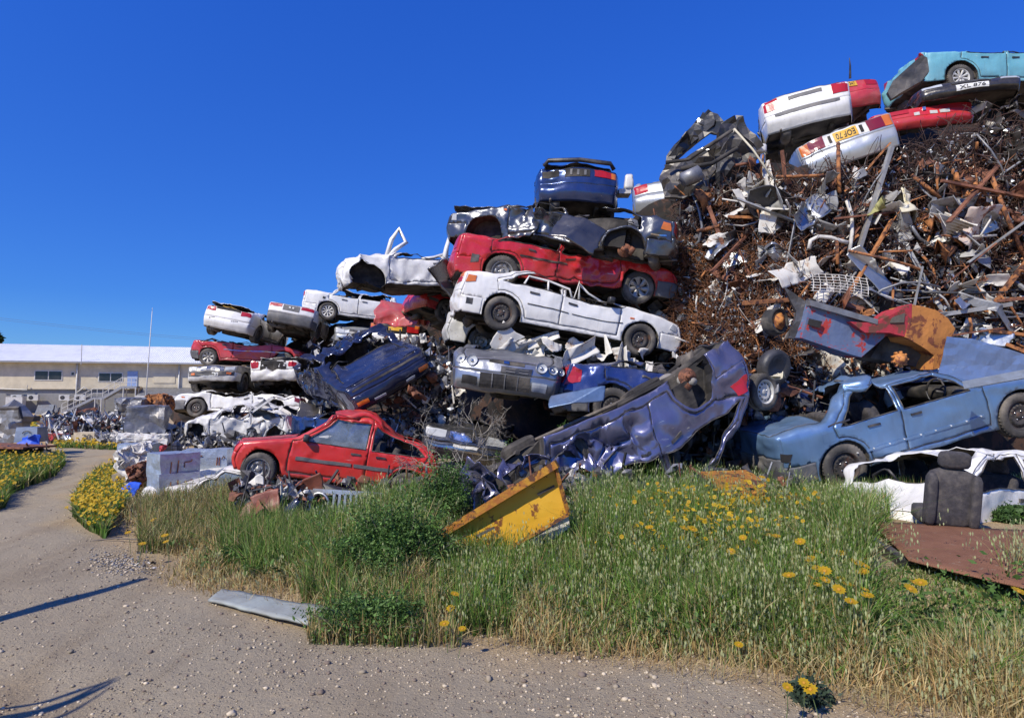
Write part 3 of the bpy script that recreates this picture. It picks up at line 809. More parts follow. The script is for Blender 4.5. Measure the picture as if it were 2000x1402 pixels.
PM = dict(
 red=paint('paint_red', (.66, .022, .018), rough=.36, dust=.30, rust=.05, chips=.4),
 crimson=paint('paint_crimson', (.58, .014, .022), rough=.26, dust=.28, rust=.08, chips=.8),
 crimson2=paint('paint_crimson_faded', (.58, .03, .045), rough=.35, dust=.45, rust=.04, chips=.6),
 white=paint('paint_white', (.87, .855, .81), rough=.3, dust=.22, rust=.06, chips=.5),
 white2=paint('paint_white_dirty', (.80, .78, .73), rough=.42, dust=.42, rust=.17, chips=.5),
 white3=paint('paint_white_rusted', (.62, .61, .56), rough=.5, dust=.35, rust=.34, chips=.5),
 beige=paint('paint_beige', (.36, .34, .30), metal=.3, rough=.4, dust=.5, rust=.12),
 silver=paint('paint_silver', (.36, .38, .41), metal=.75, rough=.3, dust=.3, rust=.06),
 silver2=paint('paint_silver_pale', (.52, .55, .56), metal=.45, rough=.34, dust=.35, rust=.07),
 grey=paint('paint_graphite', (.095, .105, .125), metal=.75, rough=.26, dust=.35, rust=.04, chips=.8),
 navy=paint('paint_navy', (.018, .028, .075), metal=.45, rough=.2, dust=.16, rust=.03, chips=.9),
 blue=paint('paint_blue', (.022, .055, .17), metal=.55, rough=.22, dust=.2, rust=.04, chips=.8),
 blue2=paint('paint_blue_scraped', (.03, .06, .20), metal=.5, rough=.25, dust=.3, rust=.06, chips=1.),
 merc=paint('paint_steel_blue', (.16, .29, .49), metal=.5, rough=.34, dust=.25, rust=.10, chips=.6),
 purple=paint('paint_violet_blue', (.165, .17, .285), metal=.6, rough=.25, dust=.12, rust=.10, chips=.9),
 teal=paint('paint_turquoise', (.17, .47, .56), rough=.45, dust=.3, rust=.04),
 black=paint('paint_black', (.018, .019, .022), metal=.2, rough=.25, dust=.3, rust=.05, chips=.7),
)
plain('silver_trim', (.22, .24, .28), .35, .5, .2)
CARS = {}
def mk(key, name, label, col, group=None, damage=(), scale=1.0, roof=None, **kw):
    df = []
    if roof is not None: df.append(d_roof(kw.get('belt', PROF[kw.get('body', 'sedan')]['belt'])-.02, roof, amp=kw.pop('ramp', .07), seed=len(CARS)+3))
    df += list(damage)
    df.append(d_crumple(kw.pop('amp', .012)*1.3, .33, len(CARS)+11))
    c = Car(name, label, paintm=PM[col], deform=df, seed=len(CARS)+1, group=group, **kw)
    p = POSE[key]; c.pose(p[:3], p[3:]); c.root.scale = (scale,)*3; CARS[key] = c
    return c
def lamps(c, tg, mat, a=.56, b=.985, u=(.15, .8), name=None, sides=(1, -1), off=.012):
    nm = name or ('headlight' if tg == 'front_panel' else 'taillight')
    out = []
    for q in sides: out.append(c.patch(nm, tg, u[0], u[1], min(q*a, q*b), max(q*a, q*b), MC[mat], off))
    return out
def wheels(c, **kw):
    for k, v in kw.items():
        if v: c.wheel(k, v)
def finish(c, under=True, cabin=True, joints=True, wells=True, exhaust=True):
    if wells: c.wells()
    if under: c.under(exhaust)
    if cabin: c.cabin()
    if joints: c.joints()
NOW = dict(doors=(1, 1, 1, 1), glassy=(0, 0, 0, 0))
def grille(c, u0=.35, u1=.9, w=.5, n=9, mat='black_plastic', frame=None, tg='front_panel', vert=False):
    g = c.patch('grille', tg, u0, u1, -w, w, MC[mat], .008)
    m = 3 if not vert else n
    for i in range(n if vert else 4):
        if vert:
            t = -w+2*w*(i+.5)/n; c.patch('grille_bar', tg, u0, u1, t-.014, t+.014, MC[frame or 'chrome'], .018, g, nt=1)
        else:
            u = u0+(u1-u0)*(i+.3)/4; c.patch('grille_bar', tg, u, u+(u1-u0)*.09, -w, w, MC[frame or 'grey_plastic'], .018, g, nu=1)
    return g

# --- red three/five door hatch lying on the weeds, front left
c = mk('hatch', 'hatchback', 'bright red hatchback with a caved roof resting on a brown wreck in the weeds', 'red', body='hatch', L=3.6, scale=.9, hw=.82, wb=(1.28, -1.13), wr=.28, arch=.335, res=.05, solid=.008,
       damage=[d_map(lambda x, y, z: (x, y, z+.10*np.exp(-((x+.15)/.55)**2)*smooth(1.15, 1.35, z)-.16*np.exp(-((x+.95)/.35)**2)*smooth(.95, 1.3, z)+.05*smooth(1.5, 1.9, x)*smooth(.5, .8, z))),
               d_crumple(.05, .35, 5, lambda x, y, z: smooth(1.1, 1.3, z)), d_crumple(.06, .3, 8, lambda x, y, z: smooth(1.55, 1.9, x)), d_crumple(.05, .3, 9, lambda x, y, z: smooth(-1.2, -1.7, x))], amp=.008)
c.top(skip=('windscreen', 'rear_window')); c.sides(doors=(1, 1, 1, 1), glassy=(1, 0, 0, 0), side_bumper=False)
for x0, x1 in ((-.16, .74), (-.86, -.2)): c.side_patch('rubbing_strip', [(x0, .52), (x1, .52), (x1, .575), (x0, .575)], 1, MC['grey_plastic'], .012)
mb = MB(); soft_box(mb, (.62, .86, .93), (.10, .17, .12)); mb.build('wing_mirror', MC['black_plastic'], c.root, True, c.shape)
c.patch('headlight', 'front_panel', .2, .8, .6, .95, MC['dark_red_lens'], .01); lamps(c, 'tail_panel', 'red_lens')
wheels(c, fl='steel', rl='grey', fr='steel', rr='grey'); finish(c)

# --- small far stack on the left
c = mk('s1', 'sedan', 'white sedan on top of the leftmost stack with its boot ajar and red tail lamps', 'white', roof=[(-2, .55), (0, .35), (2, .3)], body='sedan', L=4.3, amp=.01, res=.07)
c.top(hinge={'boot_lid': -.32}, skip=('windscreen',)); c.sides(glassy=(0, 0, 0, 0)); lamps(c, 'tail_panel', 'red_lens', a=.55, u=(.05, .45))
c.patch('boot_opening', 'tail_panel', .02, .22, -.52, .52, MC['under_dark'], .01)
for q in (-1, 1):
    for i in range(4): c.patch('bumper_chip', 'rear_bumper', .03+.02*i, .12+.02*i, q*.5+i*.07, q*.5+i*.07+.05, MC['grey_plastic'], .006)
c.patch('registration_strip', 'boot_lid', .72, .86, -.3, .3, MC['plate_yellow'], .012, c.parts['boot_lid'])
wheels(c, rr='black', rl='black', fr='black'); finish(c)
c = mk('s2', 'hatchback', 'dark red roofless hatchback with grey bumper between two stacked cars', 'crimson2', roof=.04, body='hatch', L=4.0, amp=.02, res=.07, damage=[d_map(lambda x, y, z: (x, y, z-.07*np.exp(-((x-.1)/.4)**2)*smooth(.5, .9, z)))])
c.top(skip=('windscreen', 'rear_window', 'roof'), colors={'rear_bumper': MC['grey_plastic'], 'front_bumper': MC['grey_plastic']}); c.sides(glassy=(0, 0, 0, 0)); lamps(c, 'tail_panel', 'red_lens', a=.7)
c.side_patch('rubbing_strip', [(-.75, .58), (1.4, .58), (1.4, .60), (-.75, .60)], -1, MC['chrome'], .012)
wheels(c, rr='blade', rl='blade', fr='blade', fl='blade'); finish(c)
c = mk('s3', 'sedan', 'dusty beige sedan front with slatted grille and number plate SE 533', 'beige', roof=.08, body='boxy', L=4.2, amp=.02, res=.07)
c.top(skip=('windscreen', 'rear_window'), colors={'front_bumper': MC['white_rim']}); c.sides(glassy=(0, 0, 0, 0)); lamps(c, 'front_panel', 'clear_lens', a=.60, b=.93, u=(.25, .85))
grille(c, .25, .9, .55, frame='chrome'); c.patch('bumper_band', 'front_bumper', .62, 1., -.97, .97, MC['black_plastic'], .02)
for q in (-1, 1): c.patch('fog_lamp', 'front_bumper', .72, .9, q*.75-.09, q*.75+.09, MC['amber_lens'], .03, nu=2)
c.plate('front_bumper', .50, .98, .52, 'plate_white', 'SE 533', size=.12)
wheels(c, fl='black', fr='black', rl='black', rr='black'); finish(c)
c = mk('s4', 'sedan', 'white sedan with its boot lid standing open and dented white bumper', 'white2', roof=.1, body='boxy', L=4.1, amp=.025, res=.07, damage=[d_crumple(.04, .3, 4, lambda x, y, z: smooth(-1.7, -2.0, x))])
c.top(hinge={'boot_lid': -1.45}, skip=('windscreen', 'rear_window', 'roof')); c.sides(glassy=(0, 0, 0, 0)); lamps(c, 'tail_panel', 'red_lens', a=.6, u=(.12, .7))
c.patch('boot_opening', 'tail_panel', .0, .95, -.52, .52, MC['under_dark'], .01)
t = empty('spare_wheel', (-1.45, -.1, .98), (rad(90), 0, 0)); t.parent = c.root
for nm, me in (('tyre', tyre_mesh(.26)), ('rim', rim_mesh('white', .26))): link(bpy.data.objects.new(nm, me), t)
wheels(c, rl='steel', rr='steel'); finish(c)
c = mk('s5', 'hatchback', 'flattened white car under the leftmost stack with a rusty bare rear hub', 'white', roof=.03, body='hatch', L=4.35, amp=.02, res=.06, belt=.80, damage=[d_map(lambda x, y, z: (x, y, z-.10*np.exp(-((x-.2)/.5)**2)*smooth(.4, .8, z))), d_crumple(.05, .4, 3, lambda x, y, z: smooth(.5, .8, z))])
c.top(skip=('windscreen', 'rear_window', 'roof'), colors={'front_bumper': MC['grey_plastic']}); c.sides(glassy=(0, 0, 0, 0)); c.side_patch('indicator', [(1.72, .60), (1.84, .60), (1.84, .64), (1.72, .64)], 1, MC['amber_lens'], .01)
lamps(c, 'tail_panel', 'dark_red_lens', a=.6); c.side_patch('side_lamp', [(-2.1, .62), (-1.85, .62), (-1.85, .75), (-2.1, .75)], 1, MC['dark_red_lens'], .012)
wheels(c, fl='black', rl='hub'); finish(c)
c = mk('s6', 'sedan', 'white tail with deep grey bumper, tipped nose down beside the open boot sedan', 'white', roof=.2, body='boxy', L=4.3, amp=.008, res=.07)
c.top(skip=('windscreen',), colors={'rear_bumper': MC['grey_plastic']}); c.sides(glassy=(0, 0, 0, 0)); lamps(c, 'tail_panel', 'red_lens', a=.42, b=.97, u=(.1, .45))
c.patch('plate_recess', 'tail_panel', .1, .75, -.36, .36, MC['grey_plastic'], .01)
for q in (-.07, .07): c.patch('plate_lamp', 'tail_panel', .35, .5, q-.04, q+.04, MC['plate_white'], .02, nt=1)
wheels(c, rl='black', rr='black'); finish(c)
c = mk('s7', 'sedan', 'white sedan with shredded roof and white multi spoke wheel atop the middle stack', 'white', roof=[(-2, .5), (-.9, .45), (-.5, .25), (1, .1), (2, .1)], body='boxy', L=4.4, amp=.012, res=.07, damage=[d_crumple(.10, .3, 3, lambda x, y, z: smooth(.85, 1.0, z)*smooth(.0, .6, x))])
c.top(skip=('windscreen', 'rear_window')); c.sides(glassy=(0, 0, 0, 0)); lamps(c, 'tail_panel', 'red_lens', a=.6, u=(.1, .6))
c.side_patch('fuel_flap', [(-1.45, .72), (-1.37, .72), (-1.37, .80), (-1.45, .80)], -1, MC['black_plastic'], .006)
wheels(c, rr='spoke', rl='spoke'); finish(c)
c = mk('s8', 'sedan', 'silver car nose with twin grille half hidden below the white sedan with spoke wheel', 'silver2', roof=.1, body='sedan', L=4.2, amp=.02, res=.08)
c.top(skip=('windscreen', 'rear_window')); c.sides(glassy=(0, 0, 0, 0)); lamps(c, 'front_panel', 'clear_lens', a=.62, u=(.3, .9))
for q in (-.22, .22): c.patch('grille', 'front_panel', .4, .85, q-.17, q+.17, MC['black_plastic'], .01)
finish(c, cabin=False)
c = mk('s9', 'sedan', 'black boot with white bumper, yellow number plate and wide red tail lamps', 'black', roof=.1, body='boxy', L=4.3, amp=.01, res=.07)
c.top(skip=('windscreen', 'rear_window'), colors={'rear_bumper': PM['white']}); c.sides(glassy=(0, 0, 0, 0))
lamps(c, 'tail_panel', 'red_lens', a=.5, b=.80, u=(.3, .85)); lamps(c, 'tail_panel', 'amber_lens', a=.80, b=.985, u=(.1, .45), name='indicator'); lamps(c, 'tail_panel', 'red_lens', a=.80, b=.985, u=(.45, .85))
c.plate('tail_panel', .42, .75, .52, 'plate_yellow'); finish(c, cabin=False)

# --- navy coupe, nose down to the right
c = mk('navy', 'coupe', 'dark navy coupe tilted nose down with long bonnet and shredded cabin', 'navy', roof=[(-2, .3), (.4, .35), (1, 1)], body='hatch', L=4.4, hw=.86, amp=.012, res=.055, damage=[d_crumple(.12, .35, 6, lambda x, y, z: smooth(.7, .2, x)*smooth(.6, .9, z)), d_crumple(.09, .3, 9, lambda x, y, z: smooth(-.3, -.6, y)*smooth(1.7, 1.0, x))])
c.top(skip=('windscreen', 'rear_window')); c.sides(glassy=(0, 0, 0, 0), side_bumper=False); 
for q in (-1, 1):
    c.patch('popup_headlight', 'bonnet', .04, .26, min(q*.52, q*.92), max(q*.52, q*.92), PM['navy'], .012)
    c.patch('indicator', 'front_bumper', .40, .62, min(q*.70, q*.97), max(q*.70, q*.97), MC['amber_lens'], .012)
    c.patch('fog_lamp', 'front_bumper', .28, .42, q*.42-.14, q*.42+.14, MC['clear_lens'], .012)
c.patch('front_slot', 'front_panel', .42, .62, -.9, .9, MC['under_dark'], .006); c.patch('air_intake', 'front_bumper', .1, .35, -.55, .55, MC['under_dark'], .012)
wheels(c, fr='alloy', fl='alloy'); finish(c)
# --- white torn wreck with standing pillars
c = mk('wwreck', 'wrecked_car', 'white torn car shell with upright broken pillars against the sky', 'white', roof=.12, body='hatch', L=3.9, amp=.03, res=.06, damage=[d_crumple(.12, .4, 21, lambda x, y, z: smooth(.6, 1.3, x)), d_crumple(.1, .4, 22, lambda x, y, z: smooth(-.8, -1.2, x))])
c.top(skip=('windscreen', 'rear_window', 'roof', 'bonnet')); c.sides(glassy=(0, 0, 0, 0), side_bumper=False); finish(c, joints=False)
V = [(.95, .78, .85), (.80, .74, 1.35), (.62, .70, 1.62), (.45, .72, 1.30), (.72, .76, 1.1), (.9, .8, .9)]
mb = MB(); mb.tube(V, .06, 5); mb.tube([(-.45, .8, .8), (-.52, .76, 1.2), (-.62, .7, 1.5)], [.10, .06, .05], 5); mb.tube([(-.5, .76, 1.05), (-.2, .74, .95), (.1, .78, .9)], .04, 5); mb.build('pillar', [PM['white']], c.root, True)
c = mk('redc', 'hatchback', 'shiny dark red tail corner wedged behind the long white sedan', 'crimson', roof=.5, body='hatch', L=4.0, amp=.012, res=.07)
c.top(skip=('windscreen', 'rear_window'), colors={'rear_bumper': PM['crimson']}); c.sides(glassy=(0, 0, 0, 0)); lamps(c, 'tail_panel', 'red_lens', a=.6, u=(.05, .7)); c.side_patch('bumper_strip', [(-1.9, .42), (-1.6, .42), (-1.6, .50), (-1.9, .50)], -1, MC['grey_plastic'], .012)
wheels(c, rr='alloy', fr='alloy'); finish(c, cabin=False)
c = mk('w14', 'wrecked_car', 'crushed white car with flat tyre squeezed under the long white sedan', 'white3', scale=.93, roof=.05, body='sedan', L=4.3, amp=.02, res=.055, damage=[d_map(lambda x, y, z: (x, y, z-.18*smooth(-.9, .2, x)*smooth(.35, .8, z))), d_crumple(.16, .38, 31, lambda x, y, z: smooth(-1.0, -.3, x))])
c.top(skip=('windscreen', 'rear_window')); c.sides(glassy=(0, 0, 0, 0), side_bumper=False); wheels(c, rr='steel', fr='steel'); finish(c)
# --- the long white sedan
c = mk('big', 'sedan', 'long white four door sedan lying nose down to the right, cabin flattened', 'white', roof=[(-2.2, .75), (-.95, .7), (-.4, .3), (.3, .12), (1.0, .1), (2, .1)], ramp=.03, body='sedan', L=4.35, hw=.85, wb=(1.28, -1.27), wr=.30, res=.045, solid=.008,
       damage=[d_map(lambda x, y, z: (x, y, z-.10*np.exp(-((x-.35)/.7)**2)*smooth(.3, .85, z))), d_crumple(.02, .5, 13, lambda x, y, z: smooth(.5, .9, z)), d_crumple(.05, .3, 15, lambda x, y, z: smooth(-1.9, -2.15, x)*smooth(.6, .4, z))], amp=.007)
c.top(skip=('windscreen', 'rear_window', 'roof')); c.sides(glassy=(0, 0, 0, 0))
c.patch('headlight', 'front_panel', .35, .95, -.985, -.6, MC['clear_lens'], .01); c.patch('headlight', 'front_panel', .35, .95, .6, .985, MC['clear_lens'], .01)
lamps(c, 'tail_panel', 'amber_lens', a=.75, b=.99, u=(.0, .35), name='indicator'); lamps(c, 'tail_panel', 'red_lens', a=.5, u=(.35, .6))
c.side_patch('tail_lamp_side', [(-2.06, .74), (-1.86, .78), (-1.86, .88), (-2.02, .89)], -1, MC['amber_lens'], .012)
c.side_patch('headlamp_side', [(1.84, .60), (2.02, .57), (2.02, .66), (1.90, .70)], -1, MC['clear_lens'], .012)
c.side_patch('side_repeater', [(1.02, .68), (1.10, .68), (1.10, .715), (1.02, .715)], -1, MC['amber_lens'], .01)
c.side_patch('fuel_flap', [(-1.55, .70), (-1.40, .70), (-1.40, .84), (-1.55, .84)], -1, PM['white'], .003)
c.side_patch('vent', [(-1.98, .36), (-1.84, .36), (-1.84, .47), (-1.98, .47)], -1, MC['black_plastic'], .004)
for x0, x1 in ((-.03, .90), (-.84, -.09)): c.side_patch('rubbing_strip', [(x0, .55), (x1, .55), (x1, .567), (x0, .567)], -1, MC['black_rubber'], .01)
mb = MB(); soft_box(mb, (.62, -.9, .90), (.12, .16, .11)); mb.build('wing_mirror', MC['black_plastic'], c.root, True)
mb = MB(); q = [(-.95, -.80, .90), (-.88, -.72, 1.06), (-.5, -.70, 1.05), (-.12, -.72, .98), (-.05, -.75, .80)]; mb.tube(q, .022, 5)
mb.tube([(-.5, -.75, .85), (-.52, -.7, 1.06)], .02, 5); mb.tube([(-.02, -.75, .75), (.02, -.76, 1.14), (.08, -.74, .78)], .028, 5); mb.tube([(.03, -.70, 1.12), (.25, -.66, .98), (.6, -.7, .84)], .022, 5); mb.build('window_frame', [PM['white']], c.root, True)
wheels(c, rr='black', fr='black', rl='black', fl='black'); finish(c)
# --- red one above it
c = mk('red16', 'sedan', 'glossy red sedan pressed flat between the graphite wreck and the long white sedan', 'crimson', roof=[(-2.2, .5), (-.9, .3), (0, .05), (2, .05)], body='sedan', L=4.4, hw=.85, wb=(1.3, -1.25), res=.045, solid=.008,
       damage=[d_map(lambda x, y, z: (x, y, z-.12*np.exp(-((x-.3)/.6)**2)*smooth(.35, .8, z))), d_crumple(.07, .35, 17, lambda x, y, z: smooth(-.6, .2, x)*smooth(1.6, 1.0, x)), d_crumple(.03, .6, 18)], amp=.01)
c.top(skip=('windscreen', 'rear_window', 'roof'), colors={'front_bumper': MC['grey_plastic']}); c.sides(glassy=(0, 0, 0, 0))
for x0, x1 in ((-.95, -.1),): c.side_patch('rubbing_strip', [(x0, .60), (x1, .60), (x1, .64), (x0, .64)], -1, MC['black_rubber'], .012)
c.side_patch('vent', [(-1.86, .42), (-1.70, .42), (-1.70, .56), (-1.86, .56)], -1, MC['black_plastic'], .006); lamps(c, 'tail_panel', 'red_lens', a=.7)
wheels(c, rr='steel', fr='blade', rl='steel', fl='blade'); finish(c)
# --- graphite one with open bonnet
c = mk('grey17', 'sedan', 'graphite grey sedan without wheels, bonnet propped open at its left end', 'grey', roof=[(-2.2, .4), (-.9, .1), (0, .03), (2, .03)], body='sedan', L=4.5, hw=.86, wb=(1.33, -1.28), arch=.37, res=.045, solid=.008,
       damage=[d_map(lambda x, y, z: (x, y, z-.16*np.exp(-((x-.1)/.55)**2)*smooth(.3, .85, z))), d_crumple(.13, .35, 19, lambda x, y, z: np.exp(-((x-.2)/.6)**2)), d_crumple(.03, .4, 20)], amp=.01)
c.top(skip=('windscreen', 'rear_window', 'roof'), hinge={'bonnet': .20}); c.sides(doors=(1, 0, 1, 1), glassy=(0, 0, 0, 0))
lamps(c, 'tail_panel', 'red_lens', a=.6); c.side_patch('tail_lamp_side', [(-2.13, .66), (-1.92, .70), (-1.95, .88), (-2.08, .86)], 1, MC['amber_lens'], .012); c.side_patch('headlamp_side', [(2.0, .56), (2.12, .56), (2.10, .68), (2.0, .69)], 1, MC['clear_lens'], .012)
c.side_patch('side_repeater', [(.90, .80), (.99, .80), (.99, .84), (.90, .84)], 1, MC['amber_lens'], .01)
for x0, x1 in ((-2.05, -1.72),): c.side_patch('rubbing_strip', [(x0, .56), (x1, .56), (x1, .585), (x0, .585)], 1, MC['chrome'], .01)
wheels(c, rl='hub'); finish(c)
mb = MB(); 
for i in range(9): mb.revolve([(.055, -.008), (.066, 0), (.055, .008)], 12, c=(-1.28, .62, .52+i*.045), axis='z')
mb.build('coil_spring', MC['black_plastic'], c.root, True)
# --- blue one at the top
c = mk('blue18', 'sedan', 'metallic blue sedan tail on the peak of the middle stack, boot lid slightly open', 'blue', roof=[(-2.2, .8), (-1, .5), (2, .2)], body='sedan', L=4.3, hw=.86, amp=.01, res=.05, bow=.16, damage=[d_dent((-2.1, .6, .75), (.25, .3, .2), (.12, -.03, -.02))])
c.top(hinge={'boot_lid': -.14}, skip=('windscreen',)); c.sides(glassy=(0, 0, 0, 0))
c.patch('taillight', 'tail_panel', .12, .55, -.86, -.42, MC['red_lens'], .012); c.patch('indicator', 'tail_panel', .12, .55, -.985, -.86, MC['amber_lens'], .012); c.patch('lamp_hole', 'tail_panel', .12, .5, .5, .95, MC['under_dark'], .006)
c.patch('plate_recess', 'tail_panel', .12, .62, -.3, .34, MC['under_dark'], .01)
for q in (-.18, .0, .18): c.patch('bracket', 'tail_panel', .2, .55, q-.03, q+.03, MC['grey_plastic'], .02, nt=1)
mb = MB(); mb.tube([(-1.95, -.70, .98), (-2.02, -.62, 1.07), (-2.08, 0, 1.09), (-2.02, .62, 1.07), (-1.95, .70, .98)], .045, 6); mb.build('spoiler', MC['black_plastic'], c.root, True)
finish(c, exhaust=True); wheels(c, rl=None)
c = mk('silv19', 'hatchback', 'silver car tail with red lamp leaning behind the blue sedan', 'silver2', roof=.5, body='hatch', L=3.9, amp=.015, res=.07)
c.top(skip=('windscreen', 'rear_window')); c.sides(glassy=(0, 0, 0, 0)); lamps(c, 'tail_panel', 'red_lens', a=.6, u=(.05, .8)); finish(c, cabin=False)
c = mk('bmw21', 'sedan', 'pale grey-white sedan tail tilted clockwise at the head of the scrap slope', 'white', roof=[(-2.2, .5), (-1.2, .3), (2, .1)], body='sedan', L=4.4, hw=.86, amp=.006, res=.05, bow=.12)
c.top(skip=('windscreen', 'rear_window')); c.sides(glassy=(0, 0, 0, 0)); lamps(c, 'tail_panel', 'red_lens', a=.62, b=.985, u=(.04, .72))
c.patch('plate_recess', 'tail_panel', .22, .42, -.40, .40, MC['grey_plastic'], .01); c.patch('bumper_band', 'rear_bumper', .0, .18, -.99, .99, MC['grey_plastic'], .012)
finish(c); 
c = mk('silv22', 'sedan', 'silver sedan tail with yellow plate, between the tilted pale sedan and the wire scrap', 'silver2', roof=.05, body='boxy', L=4.3, hw=.86, amp=.008, res=.05)
c.top(skip=('windscreen', 'rear_window')); c.sides(glassy=(0, 0, 0, 0))
lamps(c, 'tail_panel', 'dark_red_lens', a=.46, b=.80, u=(.22, .85)); lamps(c, 'tail_panel', 'amber_lens', a=.80, b=.985, u=(.22, .85), name='indicator'); c.patch('trim_strip', 'tail_panel', .02, .12, -.98, .98, MC['black_plastic'], .014)
c.patch('tail_trim', 'tail_panel', .25, .85, -.45, .45, MC['plate_white'], .006)
for q in (-.33, .33): c.patch('plate_lamp', 'tail_panel', .35, .75, q-.03, q+.03, MC['under_dark'], .02, nt=1)
c.plate('tail_panel', .3, .82, .42, 'plate_yellow', 'EOF 70', flip=True); finish(c, cabin=False)
c = mk('red23', 'hatchback', 'pinkish red car tail with yellow plate 347 and a black wiper standing up', 'crimson2', roof=.45, body='hatch', L=4.0, hw=.84, amp=.012, res=.06, bow=.18)
c.top(skip=('windscreen',), colors={'rear_window': PM['crimson2']}); c.sides(glassy=(0, 0, 0, 0)); lamps(c, 'tail_panel', 'red_lens', a=.55, u=(.05, .55)); c.plate('tail_panel', .1, .5, .50, 'plate_yellow', 'KAH 347', size=.13)
mb = MB(); mb.tube([(-1.78, -.15, .98), (-1.86, -.17, 1.25), (-1.9, -.17, 1.42)], [.03, .02, .008], 5); mb.build('wiper', MC['black_plastic'], c.root); finish(c)
c = mk('red24', 'sedan', 'thin dark red car end panel with small round emblem, right of the pale sedan', 'crimson', roof=.03, body='boxy', L=4.3, hw=.85, amp=.01, res=.06, scale=1.12, damage=[d_map(lambda x, y, z: (x, y, .3+(z-.3)*.55))])
c.top(skip=('windscreen', 'rear_window')); c.sides(glassy=(0, 0, 0, 0)); lamps(c, 'tail_panel', 'red_lens', a=.3, b=.97, u=(.2, .6)); c.patch('emblem', 'tail_panel', .25, .55, -.03, .03, MC['chrome'], .02, nt=1)
for a, b in ((-.5, -.3), (-.25, -.1), (.1, .2)): c.patch('scrape', 'tail_panel', .65, .95, a, b, MC['white_rim'], .008)
finish(c, cabin=False)
c = mk('xl25', 'sedan', 'black car front with white plate XL 876 under the turquoise car', 'black', roof=.05, body='sedan', L=4.3, hw=.86, amp=.015, res=.06, damage=[d_map(lambda x, y, z: (x, y, .3+(z-.3)*.6))])
c.top(skip=('windscreen', 'rear_window')); c.sides(glassy=(0, 0, 0, 0)); lamps(c, 'front_panel', 'clear_lens', a=.6, u=(.3, .8)); grille(c, .3, .8, .4); c.plate('front_bumper', .45, 1.0, .60, 'plate_white', 'XL 876', tc=0); finish(c, cabin=False)
c = mk('teal', 'sedan', 'turquoise car running out of the right edge on top of the heap', 'teal', roof=.03, body='boxy', L=4.5, hw=.86, wb=(1.35, -1.30), amp=.01, res=.05, arch=.38, scale=.95, damage=[d_crumple(.06, .3, 14, lambda x, y, z: smooth(-1.9, -2.2, x))])
c.top(skip=('windscreen', 'rear_window', 'roof')); c.sides(glassy=(0, 0, 0, 0), side_bumper=False); wheels(c, rr='spoke', fr='spoke'); lamps(c, 'tail_panel', 'red_lens', a=.7); finish(c)
# --- silver front with four round lamps
c = mk('hyun', 'sedan', 'silver sedan face with round headlamps and torn blank plate holder, above a dark gap', 'silver', roof=.03, body='sedan', L=4.3, hw=.86, amp=.010, res=.045, bow=.20, belt=.86)
c.top(skip=('windscreen', 'rear_window', 'roof')); c.sides(glassy=(0, 0, 0, 0), side_bumper=True)
def round_lamp(c, x, y, z, r, rot=(0, 0, 0)):
    m = MB(); m.revolve([(r*1.04, -.05), (r*1.05, .008), (r*.98, .010), (r*.95, .0)], 20, axis='x'); m.revolve([(r*.95, .0), (r*.75, -.012), (r*.4, -.02), (.0005, -.02)], 20, mi=1, axis='x'); m.revolve([(r*.36, -.02), (r*.30, .0), (.0005, .004)], 12, mi=2, axis='x')
    o = m.build('headlight', [MC['silver_trim'], MC['clear_lens'], MC['chrome']], c.root, True); p = c.shape([(x, y, z)])[0]; o.location = p; o.rotation_euler = rot; return o
for q in (-1, 1):
    round_lamp(c, 2.10, q*.52, .655, .082, (0, -.35, q*.18)); round_lamp(c, 2.09, q*.70, .645, .07, (0, -.35, q*.35))
    c.patch('fog_lamp', 'front_bumper', .35, .75, min(q*.55, q*.85), max(q*.55, q*.85), MC['clear_lens'] if q > 0 else MC['under_dark'], .01)
round_lamp(c, 2.02, .82, .64, .06, (0, -.3, .6))
c.patch('grille', 'front_panel', .70, .95, -.34, .34, MC['under_dark'], .01); c.patch('emblem', 'front_panel', .72, .92, -.05, .05, MC['chrome'], .022, nt=2)
g = c.patch('air_intake', 'front_bumper', .3, .95, -.5, .5, MC['under_dark'], .012)
for t_ in (-.25, -.0, .25): c.patch('grille_bar', 'front_bumper', .3, .95, t_-.01, t_+.01, MC['silver' if False else 'grey_plastic'], .022, g, nt=1)
pl = c.patch('plate_holder', 'front_panel', .05, .52, -.10, .50, MC['black_plastic'], .016)
for a_ in (.0, .25): c.patch('holder_rib', 'front_panel', .12, .20, a_, a_+.18, MC['grey_plastic'], .026, pl, nt=2); c.patch('holder_rib', 'front_panel', .34, .40, a_, a_+.18, MC['grey_plastic'], .026, pl, nt=2)
finish(c)
c = mk('blue28', 'sedan', 'scraped blue sedan with torn tail lamp, behind the overturned violet car', 'blue2', roof=.05, body='sedan', L=4.3, hw=.84, amp=.015, res=.05, damage=[d_crumple(.06, .35, 41, lambda x, y, z: smooth(.5, .9, z)), d_map(lambda x, y, z: (x, y, z-.12*smooth(-.6, .4, x)*smooth(.4, .8, z)))])
c.top(skip=('windscreen', 'rear_window', 'roof'), colors={'rear_bumper': MC['grey_plastic']}); c.sides(glassy=(0, 0, 0, 0)); lamps(c, 'tail_panel', 'red_lens', a=.6, u=(.05, .8)); c.side_patch('tail_lamp_side', [(-2.08, .62), (-1.80, .66), (-1.80, .86), (-1.98, .88)], -1, MC['red_lens'], .012)
wheels(c, rr='black'); finish(c)
c = mk('gf29', 'sedan', 'dark grey sedan nose with fine upright grille bars half lost in the shrubs', 'grey', roof=.05, body='boxy', L=4.3, hw=.84, amp=.012, res=.055)
